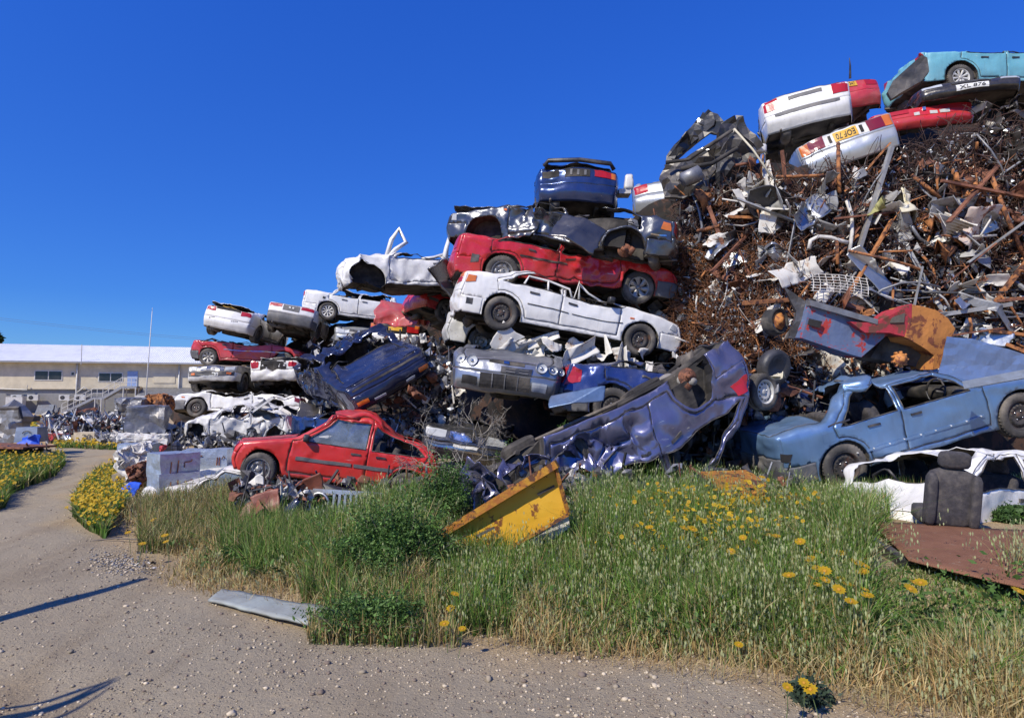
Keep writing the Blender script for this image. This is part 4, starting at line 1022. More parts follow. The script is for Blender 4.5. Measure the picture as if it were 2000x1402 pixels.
c.top(skip=('windscreen', 'rear_window', 'roof')); c.sides(glassy=(0, 0, 0, 0)); lamps(c, 'front_panel', 'clear_lens', a=.50, b=.97, u=(.3, .9)); grille(c, .3, .9, .42, n=30, vert=True, frame='chrome'); c.patch('bumper_strip', 'front_bumper', .6, .8, -.98, .98, MC['chrome'], .014); c.plate('front_bumper', .82, .99, .5, 'plate_white'); finish(c, cabin=False)
# --- overturned violet car
c = mk('purp', 'hatchback', 'violet blue car lying overturned with buckled doors and a rusty bare hub', 'purple', roof=[(-2.2, .75), (-1.2, .8), (-.4, .9), (.6, 1.0), (2, .8)], body='hatch', L=4.5, hw=.86, wb=(1.3, -1.25), res=.04, solid=.007, ramp=.04,
       damage=[d_crumple(.21, .36, 25, lambda x, y, z: np.exp(-((x-.35)/.75)**2)*smooth(.2, .5, z), octs=3), d_map(lambda x, y, z: (x, y, .25+(z-.25)*(1+.28*smooth(.6, -.8, x)))), d_crumple(.22, .4, 27, lambda x, y, z: smooth(1.35, 2.0, x), octs=3), d_crumple(.06, .5, 28, lambda x, y, z: smooth(-1.0, -1.6, x)), d_dent((-1.2, -.84, 1.0), (.5, .3, .25), (0, .14, 0)), d_map(lambda x, y, z: (x, y, z-.17*np.clip(-.3-x, 0, 3)**1.5+.10*np.clip(x-.9, 0, 2)))], amp=.010)
c.top(skip=('windscreen', 'rear_window')); c.sides(doors=(1, 1, 1, 1), glassy=(0, 0, 0, 0), side_bumper=True); lamps(c, 'tail_panel', 'red_lens', a=.55, u=(.05, .7))
c.side_patch('tail_lamp_side', [(-2.10, .68), (-1.80, .70), (-1.84, .82), (-2.02, .86)], -1, MC['red_lens'], .012)
wheels(c, rr='hub', rl='hub', fr=None); finish(c)
mb = MB(); mb.tube([(-1.25, -.78, .28), (-1.15, -.2, .12), (-1.2, .5, .14)], [.05, .10, .10], 10); mb.build('axle_tube', MC['scrap_grey2'], c.root, True)
bpy.context.view_layer.update()
for (x, y, d_, w_, h_, rr) in ((915, 948, 7.5, .30, .62, (1.3, .2, .5)), (948, 940, 7.4, .34, .55, (1.2, -.3, -.3)), (985, 925, 7.6, .40, .40, (1.1, .5, .2)), (930, 975, 7.3, .25, .40, (1.5, .1, 1.0)), (1040, 905, 7.7, .5, .3, (1.0, -.4, .1))):
    P_, F_ = folded(w_, h_, .03, .6, int(x), 4); o = mesh_np('torn_fender', P_, F_, [PM['purple'], MC['inner_primer']], None, False, solid=.006)
    o.location = at(x, y, d_); o.rotation_euler = rr; o.parent = c.root; o.matrix_parent_inverse = c.root.matrix_world.inverted()
# --- steel blue saloon
c = mk('merc', 'sedan', 'steel blue four door saloon with torn rear roof and rusty black wheels', 'merc', roof=[(-2.2, .8), (-1.2, .7), (-.9, .62), (.3, .68), (1, .7), (2, .8)], ramp=.03, body='boxy', L=4.3, hw=.85, wb=(1.45, -1.20), wr=.315, arch=.37, res=.045, solid=.008,
       damage=[d_crumple(.14, .35, 33, lambda x, y, z: smooth(1.0, 1.2, z)*smooth(-.2, -.6, x)), d_map(lambda x, y, z: (x, y, z-.22*smooth(-.2, .8, -y/.8*0+y)*smooth(1.0, 1.25, z))), d_crumple(.05, .4, 35, lambda x, y, z: smooth(.5, .8, y)), d_crumple(.06, .3, 37, lambda x, y, z: smooth(-1.9, -2.2, x))], amp=.009)
c.top(skip=('windscreen', 'rear_window'), colors={'rear_bumper': MC['grey_plastic']}); c.sides(glassy=(0, 0, 0, 0), side_bumper=True)
for x0, x1 in ((-.02, .90), (-.86, -.08)): c.side_patch('rubbing_strip', [(x0, .44), (x1, .44), (x1, .47), (x0, .47)], -1, PM['merc'], .014)
for i in range(9): c.side_patch('trim_clip', [(-1.0+i*.23, .455), (-.985+i*.23, .455), (-.985+i*.23, .47), (-1.0+i*.23, .47)], -1, MC['plate_white'], .022, res=.02)
c.side_patch('vent', [(-1.30, .93), (-.98, .96), (-.98, .985), (-1.30, .95)], -1, MC['black_plastic'], .006); c.side_patch('fuel_flap', [(-1.42, .72), (-1.24, .72), (-1.24, .86), (-1.42, .86)], -1, PM['merc'], .004)
c.side_patch('lamp_hole', [(-2.12, .58), (-1.98, .58), (-1.92, .68), (-2.10, .70)], -1, MC['under_dark'], .008)
wheels(c, rr='black', fr='black', rl='black', fl='black'); finish(c)
# --- blue roof behind the red hatch
c = mk('b35', 'wrecked_car', 'flattened blue car corner with red lamp showing above the red hatchback', 'blue', roof=.04, body='boxy', L=4.0, amp=.03, res=.07)
c.top(skip=('windscreen', 'rear_window', 'roof')); c.sides(glassy=(0, 0, 0, 0)); lamps(c, 'tail_panel', 'red_lens', a=.6); finish(c, cabin=False)
# ------------------------------------------------------------------ ground, verge, grass
RG = np.random.RandomState(7)
def gpt(px, py, z=0.0):
    """ground point under a photo pixel, for a flat ground at height z"""
    a = at(px, py, 1.0)-Vector((0, 0, CAMZ)); t = (z-CAMZ)/a.z
    return (a.x*t, a.y*t)
EDGE = [gpt(*p) for p in ((236, 868), (205, 905), (152, 985), (165, 1030), (250, 1062), (300, 1095), (335, 1128), (430, 1162), (560, 1196), (660, 1222), (850, 1222), (1000, 1255), (1180, 1278), (1330, 1310), (1560, 1345), (1760, 1395), (2150, 1500))]
EDGE[0] = (EDGE[0][0], EDGE[0][1]); far = (-18.5, 40); poly_bank = EDGE+[(8, 2.2), (30, 2), (40, 60), far]
def seg_dist(x, y, pl):
    d = np.full(len(x), 1e9)
    for (x1, y1), (x2, y2) in zip(pl[:-1], pl[1:]):
        dx, dy = x2-x1, y2-y1; t = np.clip(((x-x1)*dx+(y-y1)*dy)/(dx*dx+dy*dy+1e-9), 0, 1)
        d = np.minimum(d, np.hypot(x-x1-t*dx, y-y1-t*dy))
    return d
def bank(x, y):
    """signed distance into the verge (positive inside)"""
    x = np.asarray(x, float); y = np.asarray(y, float)
    ins = pin(x, y, poly_bank); d = seg_dist(x, y, EDGE)
    return np.where(ins, d, -d)
def gh(x, y):
    x = np.asarray(x, float); y = np.asarray(y, float)
    b = bank(x, y); P = np.stack([x, y, 0*x], 1)
    h = .34*smooth(0, 2.6, b)*smooth(17, 10, y)
    near = smooth(60, 20, np.hypot(x, y))
    bb = b+.28*vnoise(P*1.1, 31); h = h - .05*np.exp(-((bb+1.85)/.25)**2)-.055*np.exp(-((bb+3.4)/.3)**2)
    h = h + near*(.05*vnoise(P*.55, 3)+.015*vnoise(P*2.1, 4))
    # wheel ruts on the track
    return h
def grid_mesh(name, xs, ys, mat, zoff=0):
    X, Y = np.meshgrid(xs, ys); Z = gh(X.ravel(), Y.ravel())+zoff
    P = np.stack([X.ravel(), Y.ravel(), Z], 1); nx = len(xs)-1; ny = len(ys)-1
    i = np.arange(nx*ny); a = (i//nx)*(nx+1)+i % nx
    return mesh_np(name, P, np.stack([a, a+1, a+nx+2, a+nx+1], 1), mat, None, True)
def soil_mat():
    t = NT('dirt_track')
    b1 = t.noise(.55, 5, .6); b2 = t.noise(3.2, 8, .7); fine = t.noise(55, 5, .75); g2 = t.noise(150, 3, .8)
    c = t.mix(t.ramp(b1, [(.38, 0), (.62, 1)]), (.52, .365, .19), (.44, .35, .225))
    c = t.mix(t.math('MULTIPLY', t.ramp(b2, [(.35, 0), (.75, 1)]), .5), c, (.66, .50, .29))
    v = t.vor(38, out='Color'); vs = t.n('ShaderNodeSeparateColor'); t.l(v, vs.inputs[0])
    vd = t.vor(38); stone = t.math('MULTIPLY', t.ramp(vd, [(.18, 1), (.30, 0)]), t.ramp(vs.outputs[0], [(.55, 0), (.6, 1)]))
    stone = t.math('MULTIPLY', stone, t.ramp(b2, [(.35, .2), (.6, 1)]))
    c = t.mix(stone, c, t.mix(vs.outputs[1], (.16, .15, .14), (.50, .48, .45)))
    c = t.mix(t.math('MULTIPLY', t.ramp(fine, [(.36, 1), (.52, 0)]), .75), c, (.12, .09, .065))
    c = t.mix(t.math('MULTIPLY', t.ramp(g2, [(.56, 0), (.66, 1)]), .55), c, (.52, .48, .42))
    at_ = t.n('ShaderNodeAttribute'); at_.attribute_name = 'verge'; e = at_.outputs['Fac']
    mr_ = t.n('ShaderNodeMapRange'); mr_.inputs[1].default_value = -6; mr_.inputs[2].default_value = 0; t.l(e, mr_.inputs[0]); k = mr_.outputs[0]
    grey = t.ramp(k, [(.55, 0), (.72, 1), (.93, 1), (1.0, .3)]); c = t.mix(t.math('MULTIPLY', grey, .75), c, (.33, .305, .26))
    rut = t.ramp(k, [(.20, 0), (.26, 1), (.31, 1), (.36, 0), (.52, 0), (.57, 1), (.62, 1), (.67, 0)]); c = t.mix(t.math('MULTIPLY', rut, .75), c, (.52, .38, .22))
    mid = t.ramp(k, [(.36, 0), (.44, 1), (.50, 0)]); c = t.mix(t.math('MULTIPLY', mid, .55), c, (.26, .185, .105))
    tr = t.noise(1.6, 4, .6, stretch=(.9, .16, 1), kind='Object'); c = t.mix(t.math('MULTIPLY', t.ramp(tr, [(.50, 0), (.62, 1)]), .35), c, (.20, .15, .10))
    c = t.mix(t.math('MULTIPLY', t.ramp(t.noise(9, 5, .7), [(.55, 0), (.75, 1)]), .35), c, (.58, .46, .31))
    c = t.mix(1.0, c, (1.0, .96, .86), 'MULTIPLY'); c = t.mix(1.0, c, (.03, .025, .018), 'ADD')
    t.set(base=c, rough=.95, spec=.1)
    h = t.math('ADD', t.math('ADD', t.math('MULTIPLY', fine, .8), t.math('MULTIPLY', stone, .9)), t.math('ADD', t.math('MULTIPLY', b2, 2.0), t.math('MULTIPLY', g2, .4)))
    t.bump(h, .9, .022); return t.m
soil = soil_mat()
xs = np.unique(np.concatenate([np.linspace(-3000, -60, 10), np.linspace(-60, -9, 26), np.arange(-9, 9, .10), np.linspace(9, 60, 20), np.linspace(60, 3000, 10)]))
ys = np.unique(np.concatenate([[-60, -20, -6], np.arange(-2, 12, .10), np.linspace(12, 40, 60), np.linspace(40, 120, 20), np.linspace(120, 4000, 12)]))
go = grid_mesh('ground', xs, ys, soil); tag(go, kind='structure')
gv = np.array([v.co for v in go.data.vertices]); eb = bank(gv[:, 0], gv[:, 1])+.28*vnoise(gv*1.1, 31)+.12*vnoise(gv*3.3, 32)
ea = go.data.attributes.new('verge', 'FLOAT', 'POINT'); ea.data.foreach_set('value', eb.astype(np.float32))
def hills():
    n = 120; V = []; FA = []
    for i in range(n+1):
        x = -900+i*1500/n; h = 44-.018*(x+900)*.4+5*math.sin(i*.21)+2.5*math.sin(i*.57+1)
        V += [(x, 560, -3), (x, 600+8*math.sin(i*.4), h*.62), (x, 680, h)]
    for i in range(n):
        a = i*3; FA += [(a, a+3, a+4, a+1), (a+1, a+4, a+5, a+2)]
    return V, FA
V, FA = hills(); tag(mesh_np('hills', V, FA, rusty('dry_hill', (.24, .20, .13), (.13, .13, .08), scale=.03), None, True), kind='structure')
# --- loose stones on the track
def ico():
    bm = bmesh.new(); bmesh.ops.create_icosphere(bm, subdivisions=1, radius=1); V = np.array([v.co for v in bm.verts]); FC = np.array([[v.index for v in f.verts] for f in bm.faces]); bm.free(); return V, FC
IV, IF = ico()
def scatter(name, P, S, mats, mi=None, kind='stuff', flat=.6, base=None, jit=.25, rotz=True):
    n = len(P); nb = len(IV); V = np.repeat(IV[None], n, 0)*(1+RG.uniform(-jit, jit, (n, nb, 1)))
    V = V*(S[:, None, None]*np.stack([RG.uniform(.7, 1.3, n), RG.uniform(.7, 1.3, n), np.full(n, flat)], 1)[:, None, :])
    V = V+P[:, None, :]
    FC = IF[None]+np.arange(n)[:, None, None]*nb
    m = None if mi is None else np.repeat(mi, len(IF))
    o = mesh_np(name, V.reshape(-1, 3), FC.reshape(-1, 3), mats, None, False, m)
    if kind: o['kind'] = kind
    return o
stone_m = [plain('stone_grey', (.34, .28, .19), .9, scale=20), plain('stone_pale', (.60, .50, .35), .9, scale=20), plain('stone_brown', (.20, .15, .11), .9, scale=20)]
n = 17000; px = RG.uniform(-60, 2060, n); py = 800+600*RG.uniform(.1, 1.08, n)**.8
pts = []
for a, b in zip(px, py):
    g = gpt(a, b); pts.append(g)
pts = np.array(pts); bk = bank(pts[:, 0], pts[:, 1]); 
keep = (bk < .25) & (RG.uniform(0, 1, n) < np.where(bk > -.9, 1, .45)); pts = pts[keep]; n = len(pts)
S = np.clip(RG.lognormal(-5.2, .5, n), .003, .03)
scatter('gravel', np.column_stack([pts, gh(pts[:, 0], pts[:, 1])+S*.25]), S, stone_m, RG.randint(0, 3, n))
# --- grass blades
def attr_mat(key, rough=.65, trans=0.0):
    t = NT(key); a = t.n('ShaderNodeVertexColor'); a.layer_name = 'tint'
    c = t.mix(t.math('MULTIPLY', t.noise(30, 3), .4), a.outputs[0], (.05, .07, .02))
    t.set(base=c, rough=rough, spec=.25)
    if trans:
        tr = t.n('ShaderNodeBsdfTranslucent'); t.l(c, tr.inputs[0]); mx = t.n('ShaderNodeMixShader'); mx.inputs[0].default_value = trans
        out = t.t.nodes['Material Output']; t.l(t.b.outputs[0], mx.inputs[1]); t.l(tr.outputs[0], mx.inputs[2]); t.l(mx.outputs[0], out.inputs[0])
    return t.m
grass_m = attr_mat('grass_blade', .6, .3)
def set_tint(o, C):
    me = o.data; at_ = me.color_attributes.new('tint', 'FLOAT_COLOR', 'POINT')
    at_.data.foreach_set('color', np.column_stack([C, np.ones(len(C))]).astype(np.float32).ravel())
def blades(name, P, H, W, C, lean=.45, oats=0, seg=3):
    """P (n,3) roots, H height, W width, C (n,3) colour"""
    n = len(P); th = RG.uniform(0, 2*math.pi, n); ld = RG.uniform(0, 2*math.pi, n)+0*th; L = np.abs(RG.normal(0, lean, n))*H
    V = np.zeros((n, seg*2+1, 3)); side = np.stack([np.cos(th), np.sin(th), 0*th], 1); le = np.stack([np.cos(ld), np.sin(ld)], 1)
    for k in range(seg+1):
        u = k/seg; c = P.copy(); c[:, 2] += H*u*(1-.18*u*(L/H)); c[:, :2] += le*(L*u**1.9)[:, None]
        w = W*(1-u**1.6)*.5+.0004
        if k < seg: V[:, 2*k] = c-side*w[:, None]; V[:, 2*k+1] = c+side*w[:, None]
        else: V[:, 2*seg] = c
    base = np.arange(n)[:, None]*(seg*2+1); FA = []
    for k in range(seg-1):
        FA.append(np.concatenate([base+2*k, base+2*k+1, base+2*k+3], 1)); FA.append(np.concatenate([base+2*k, base+2*k+3, base+2*k+2], 1))
    FA.append(np.concatenate([base+2*seg-2, base+2*seg-1, base+2*seg], 1))
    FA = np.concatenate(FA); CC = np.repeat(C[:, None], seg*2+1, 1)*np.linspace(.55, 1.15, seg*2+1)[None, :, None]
    V = V.reshape(-1, 3); CC = CC.reshape(-1, 3)
    if oats:
        m = RG.choice(n, oats, replace=False); k0 = len(V); OV = []; OC = []; OF = []
        tips = P[m].copy(); tips[:, 2] += H[m]*(1-.18*(L[m]/H[m])); tips[:, :2] += le[m]*L[m][:, None]
        for q in range(7):
            a = RG.uniform(0, 6.3, len(m)); dd = RG.uniform(.015, .06, len(m)); up = -RG.uniform(-.02, .15, len(m))
            c = tips+np.stack([np.cos(a)*dd, np.sin(a)*dd, up], 1); ln = RG.uniform(.026, .045, len(m)); b = RG.uniform(0, 3.1, len(m)); s_ = np.stack([np.cos(b), np.sin(b), 0*b], 1)*0.0062
            q4 = np.stack([c, c-s_-np.stack([0*a, 0*a, ln*.4], 1), c-np.stack([0*a, 0*a, ln], 1)+s_*0, c+s_-np.stack([0*a, 0*a, ln*.4], 1)], 1)
            b0 = k0+len(OV)*0+sum(len(x) for x in OV); OV.append(q4.reshape(-1, 3)); i4 = b0+np.arange(len(m))[:, None]*4
            OF.append(np.concatenate([i4, i4+1, i4+2], 1)); OF.append(np.concatenate([i4, i4+2, i4+3], 1))
            col = np.array([.55, .58, .29])*RG.uniform(.6, 1.2, (len(m), 1)); OC.append(np.repeat(col, 4, 0))
        V = np.concatenate([V]+OV); FA = np.concatenate([FA]+OF); CC = np.concatenate([CC]+OC)
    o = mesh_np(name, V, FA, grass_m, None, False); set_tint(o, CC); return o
def region(n, x0, x1, y0, y1, test=None):
    px = RG.uniform(x0, x1, n); py = RG.uniform(y0, y1, n)
    g = np.array([gpt(a, b, .15) for a, b in zip(px, py)]); z = gh(g[:, 0], g[:, 1])
    return px, py, g[:, 0], g[:, 1], z
GREEN = np.array([[.14, .29, .035], [.22, .38, .06], [.085, .19, .03], [.36, .45, .14]]); STRAW = np.array([[.72, .52, .22], [.78, .61, .31], [.60, .37, .16], [.66, .56, .28]]); OLIVE = np.array([[.20, .19, .06], [.34, .30, .12], [.18, .20, .06]])
def colours(n, f_straw, f_olive=0):
    r = RG.uniform(0, 1, n); C = GREEN[RG.randint(0, 4, n)].copy()
    s_ = r < f_straw; C[s_] = STRAW[RG.randint(0, 4, s_.sum())]
    o_ = (~s_) & (r < f_straw+f_olive); C[o_] = OLIVE[RG.randint(0, 3, o_.sum())]
    return C*RG.uniform(.7, 1.25, (n, 1))
def grass():
    n = 190000; px, py, X, Y, Z = region(n, 130, 2080, 880, 1420)
    b = bank(X, Y); P = np.stack([X, Y, Z], 1)
    clump = vnoise(P*2.3, 12)+.5*vnoise(P*6, 13)
    b = b+.22*vnoise(P*1.6, 41)+.10*vnoise(P*5, 42); ok = (b > .02) & (Y < 13) & (clump > -.75-.8*smooth(0, .5, b)) & (RG.uniform(0, 1, n) < .08+.92*smooth(0, .45, b))
    # keep the sheet metal, the plate and the debris clear
    for (x0, y0, x1, y1) in CLEAR: ok &= ~((px > x0) & (px < x1) & (py > y0) & (py < y1))
    P = P[ok]; b = b[ok]; cl = clump[ok]; px = px[ok]; py = py[ok]; m = len(P)
    front = smooth(.85, .12, b+.35*vnoise(P*1.1, 9))
    left = smooth(700, 350, px)
    H = (.12+.34*smooth(.0, 1.0, b)+.11*cl+.08*vnoise(P*1.3, 44))*RG.uniform(.55, 1.25, m)*(1-.35*left)
    H *= np.where((px > 1700) & (b > 1.2), .55, 1)
    for x0, x1, y0, y1, f in LOW: H = np.where((px > x0) & (px < x1) & (py > y0) & (py < y1), H*f, H)
    H = np.clip(H, .04, .75)
    C = np.zeros((m, 3)); r = RG.uniform(0, 1, m)
    fs = np.clip(.06+.86*front+.25*left*(b > 0), 0, .93); g = colours(m, 0, .18); s_ = colours(m, 1); ol = colours(m, 0, 1)
    C = np.where((r < fs)[:, None], s_, np.where((RG.uniform(0, 1, m) < .1+.6*left)[:, None], ol, g))
    W = np.where(RG.uniform(0, 1, m) < .25, .010, .0055)*(1+.06*P[:, 1])
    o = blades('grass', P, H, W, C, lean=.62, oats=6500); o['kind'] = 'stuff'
    # dead stems lying over the edge
    n = 17000; px, py, X, Y, Z = region(n, 250, 2080, 1050, 1460); b = bank(X, Y); ok = (b > -.16) & (b < .45)
    P = np.stack([X, Y, Z+.01], 1)[ok]; m = len(P)
    o = blades('dry_grass', P, RG.uniform(.05, .16, m), np.full(m, .004), colours(m, 1), lean=1.6); o['kind'] = 'stuff'
CLEAR = [(1700, 1018, 2050, 1150), (560, 880, 960, 1010), (450, 900, 700, 1030), (1780, 860, 1960, 1000)]
LOW = [(430, 620, 1000, 1110, .5), (620, 700, 960, 1060, .45), (840, 1130, 1040, 1150, .38), (1700, 2080, 1120, 1290, .2), (1560, 1800, 960, 1060, .6), (860, 1340, 930, 1045, .45), (1340, 1560, 900, 1010, .4), (1360, 1540, 1010, 1060, .55), (1600, 1730, 940, 1010, .5), (240, 480, 940, 1060, .75), (1780, 1950, 980, 1130, .3)]
grass()
# ------------------------------------------------------------------ the scrap heap on the right
RS = np.random.RandomState(21)
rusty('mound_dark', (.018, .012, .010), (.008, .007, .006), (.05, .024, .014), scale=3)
rusty('wire_dark', (.10, .05, .035), (.045, .026, .022), None, scale=2)
rusty('wire_rust', (.27, .115, .045), (.12, .05, .025), None, scale=3)
rusty('rust_orange', (.44, .18, .06), (.17, .065, .03), (.07, .03, .02), scale=6)
rusty('rust_brown', (.27, .11, .06), (.10, .04, .025), None, scale=4)
plain('scrap_grey', (.25, .255, .265), .5, .5, .35, .5, 5, dirt=.5)
plain('scrap_light', (.36, .36, .35), .55, .3, .35, .5, 5, dirt=.5)
plain('scrap_pale', (.66, .63, .57), .65, 0, .2, .4, 6, dirt=.35)
rusty('scrap_white_rust', (.68, .66, .60), (.56, .54, .49), None, scale=3, rough=.6)
def wr_mat():
    t = NT('scrap_white_rust'); a = t.mix(t.ramp(t.noise(3, 5), [(.3, 0), (.7, 1)]), (.56, .54, .49), (.70, .68, .62)); n = t.noise(7, 9, .75, stretch=(1, .5, 1.6)); r_ = t.ramp(n, [(.60, 0), (.66, 1)])
    a = t.mix(t.ramp(n, [(.52, 0), (.62, .6)]), a, (.50, .36, .22)); a = t.mix(r_, a, (.26, .11, .045)); t.set(base=a, rough=.6); t.bump(n, .3, .01); return t.m
MC['scrap_white_rust'] = wr_mat()
plain('scrap_dark', (.06, .06, .065), .5, .3, .4, .5, 6)
plain('scrap_blue', (.12, .19, .32), .4, .4, .3, .3, 5, dirt=.5)
plain('cream', (.62, .57, .42), .6, 0, .15, .3, 6); plain('olive_plastic', (.33, .32, .12), .6, 0, .2, .3, 6)
rusty('pink_white', (.60, .48, .42), (.56, .53, .50), (.26, .12, .08), scale=4)
rusty('bare_wire', (.40, .38, .35), (.20, .16, .13), None, scale=4, rough=.5, metal=.4)
SKY = [(1180, 500), (1260, 440), (1340, 360), (1400, 345), (1480, 325), (1560, 335), (1700, 305), (1800, 262), (1900, 238), (1990, 215), (2150, 200), (2500, 200)]
def mound_d(px, py):
    """depth of the face of the heap along the lens axis; it leans back as it rises"""
    return np.interp(py, [150, 330, 500, 640, 760, 960], [11.0, 10.6, 10.35, 10.1, 9.85, 9.6]) + np.interp(px, [1250, 1400, 1550, 2000, 2500], [2.2, 1.1, .45, .25, .0])
def mound_pt(px, py, out=0.0):
    return at(px, py, float(mound_d(px, py))-out)
def mound():
    us = np.linspace(1180, 2500, 100); rows = 46; V = []
    for v in range(rows+6):
        for u in us:
            top = np.interp(u, [p[0] for p in SKY], [p[1] for p in SKY])
            if v <= rows:
                py = 985+(top-985)*v/rows; V.append(at(u, py, float(mound_d(u, py)))[:])
            else:
                k = v-rows; p = at(u, top, float(mound_d(u, top))); V.append((p.x+.12*k, p.y+.9*k, p.z-(.15*k+.32*k*k*.5)))
    V = np.array(V); V[:, 2] = np.maximum(V[:, 2], -.1)
    V += crumple(V, .16, .8, 5, 3)*np.array([1, 1, .8])
    nx = len(us)-1; i = np.arange(nx*(rows+5)); a = (i//nx)*(nx+1)+i % nx
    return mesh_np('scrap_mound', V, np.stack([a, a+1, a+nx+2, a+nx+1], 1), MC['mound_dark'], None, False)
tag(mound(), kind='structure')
def wires(name, n, samp, R, ln, mat, curl=1.0, out=(.02, .35), k=3, seg=7, flat=.35):
    """many thin bent wires near the face, one mesh"""
    V = []; C = []
    for i in range(n):
        px, py = samp(); p = np.array(mound_pt(px, py, RS.uniform(*out))); L = ln*RS.uniform(.4, 1.5)
        d = RS.normal(0, 1, 3); d[1] *= flat; d /= np.linalg.norm(d); ax = RS.normal(0, 1, 3); ax /= np.linalg.norm(ax)
        w = RS.normal(0, curl)
        P = []; q = p.copy()
        for s_ in range(seg+1):
            P.append(q.copy()); q = q+d*L/seg; c, s2 = math.cos(w/seg), math.sin(w/seg)
            d = d*c+np.cross(ax, d)*s2+ax*np.dot(ax, d)*(1-c); d += RS.normal(0, .10, 3); d /= np.linalg.norm(d)
        P = np.array(P); P -= P.mean(0)-p; P[:, 1] = np.maximum(P[:, 1], p[1]-.30)
        t = np.gradient(P, axis=0); t /= np.linalg.norm(t, axis=1)[:, None]
        a = np.cross(t, (.3, .2, .93)); a /= np.linalg.norm(a, axis=1)[:, None]+1e-9; b = np.cross(t, a); r = R*RS.uniform(.7, 1.5)
        for j in range(k):
            an = 2*math.pi*j/k; V.append(P+(a*math.cos(an)+b*math.sin(an))*r)
    V = np.array(V).reshape(n, k, seg+1, 3); base = np.arange(n)[:, None, None]*(k*(seg+1)); s_ = np.arange(seg)[None, None]; j = np.arange(k)[None, :, None]; j2 = (j+1) % k
    FA = np.stack([base+j*(seg+1)+s_, base+j2*(seg+1)+s_, base+j2*(seg+1)+s_+1, base+j*(seg+1)+s_+1], -1).reshape(-1, 4)
    o = mesh_np(name, V.reshape(-1, 3), FA, mat, None, False); o['kind'] = 'stuff'; return o
def s_area(x0, x1, y0, y1, below=8):
    def f():
        while 1:
            px = RS.uniform(x0, x1); py = RS.uniform(y0, y1)
            if py > np.interp(px, [p[0] for p in SKY], [p[1] for p in SKY])+below: return px, py
    return f
wires('wire_tangle', 2600, s_area(1330, 2150, 170, 520), .0055, .8, MC['wire_dark'], 1.8, seg=8)
wires('wire_tangle', 1300, s_area(1300, 2100, 330, 760), .0055, .6, MC['wire_dark'], 1.4)
wires('rusty_wire', 2600, s_area(1310, 1560, 470, 700), .0050, .45, MC['wire_rust'], 1.2, out=(.05, .4))
wires('rusty_wire', 700, s_area(1450, 2050, 330, 720), .0055, .5, MC['wire_rust'], 1.2)
wires('bright_wire', 200, s_area(1330, 2050, 260, 720), .006, .5, MC['bare_wire'], 1.6, out=(.2, .45))
def flakes(name, n, samp, s0, s1, mats, out=(.15, .42)):
    V = []; FA = []; M = []
    for i in range(n):
        p = np.array(mound_pt(*samp(), RS.uniform(*out))); R = np.array(Euler(RS.uniform(0, 6.28, 3)).to_matrix())
        s_ = math.exp(RS.uniform(math.log(s0), math.log(s1))); k = 6; b = len(V)
        an = np.sort(RS.uniform(0, 2*math.pi, k)); q = np.stack([np.cos(an)*RS.uniform(.4, 1, k), np.sin(an)*RS.uniform(.3, .8, k), RS.normal(0, .25, k)], 1)*s_
        V += list(q @ R.T+p)+[p+R @ np.array([0, 0, .3*s_])]; m = RS.randint(0, len(mats))
        for j in range(k): FA.append((b+j, b+(j+1) % k, b+k)); M.append(m)
    o = mesh_np(name, V, FA, mats, None, False, M, solid=.004); o['kind'] = 'stuff'; return o
flakes('metal_scraps', 2300, s_area(1320, 2080, 210, 760), .025, .095, [MC['scrap_pale'], MC['scrap_pale'], MC['scrap_grey'], MC['galv']])
flakes('metal_scraps', 800, s_area(1320, 1580, 470, 720), .02, .06, [MC['scrap_pale'], MC['scrap_grey'], MC['galv']])
flakes('rusty_scraps', 1500, s_area(1320, 2080, 300, 780), .04, .16, [MC['rust_orange'], MC['rust_brown'], MC['scrap_dark'], MC['scrap_grey'], MC['rust_brown'], MC['scrap_dark']])
def crumpled(name, label, cat, loc, w, h, rot, mat, amp=.16, scale=.25, curl=.2, group=None, res=None, solid=.004, seed=None):
    seed = seed if seed is not None else RS.randint(1, 9999)
    P, FA = folded(w, h, res or max(.018, min(w, h)/13), amp, int(seed), 1+int(amp > .12)*2+int(amp > .27))
    o = mesh_np(name, P, FA, MC[mat] if isinstance(mat, str) else mat, None, False, solid=solid)
    o.location = loc; o.rotation_euler = rot; tag(o, label, cat, group); return o
_=0
def rnd_rot(): return tuple(RS.uniform(-1, 1, 3)*np.array([.9, .9, 3.1])+np.array([rad(60), 0, 0]))
# sheets of the heap that nothing tells apart, in a few groups
kinds = [('crumpled_sheet', 'crumpled grey sheet metal caught in the rusty heap', 'scrap sheet', 'crumpled grey sheets in the heap', 'scrap_light', 42),
         ('crumpled_sheet', 'crumpled off-white panel with rust spots caught in the rusty heap', 'scrap sheet', 'off-white panels in the heap', 'scrap_white_rust', 36),
         ('rusted_plate', 'bent rust brown plate caught in the wire heap', 'scrap plate', 'rust brown plates in the heap', 'rust_brown', 24),
         ('dark_sheet', 'bent dark sheet half buried in the wire heap', 'scrap panel', 'dark panels in the heap', 'scrap_dark', 24),
         ('rusted_plate', 'torn bright orange rusted plate in the wire heap', 'scrap plate', 'orange rusted plates in the heap', 'rust_orange', 16)]
for nm, lb, ct, gr, mt, n in kinds:
    for i in range(n):
        f = s_area(1370, 2080, 340, 770, 25)
        px, py = f()
        if mt == 'scrap_dark': px, py = s_area(1370, 2080, 300, 780, 30)()
        w = RS.uniform(.26, .85); crumpled(nm, lb, ct, mound_pt(px, py, RS.uniform(.1, .3)), w, w*RS.uniform(.4, .9), rnd_rot(), mt, amp=.3, scale=.3, group=gr, curl=RS.uniform(-.4, .4))
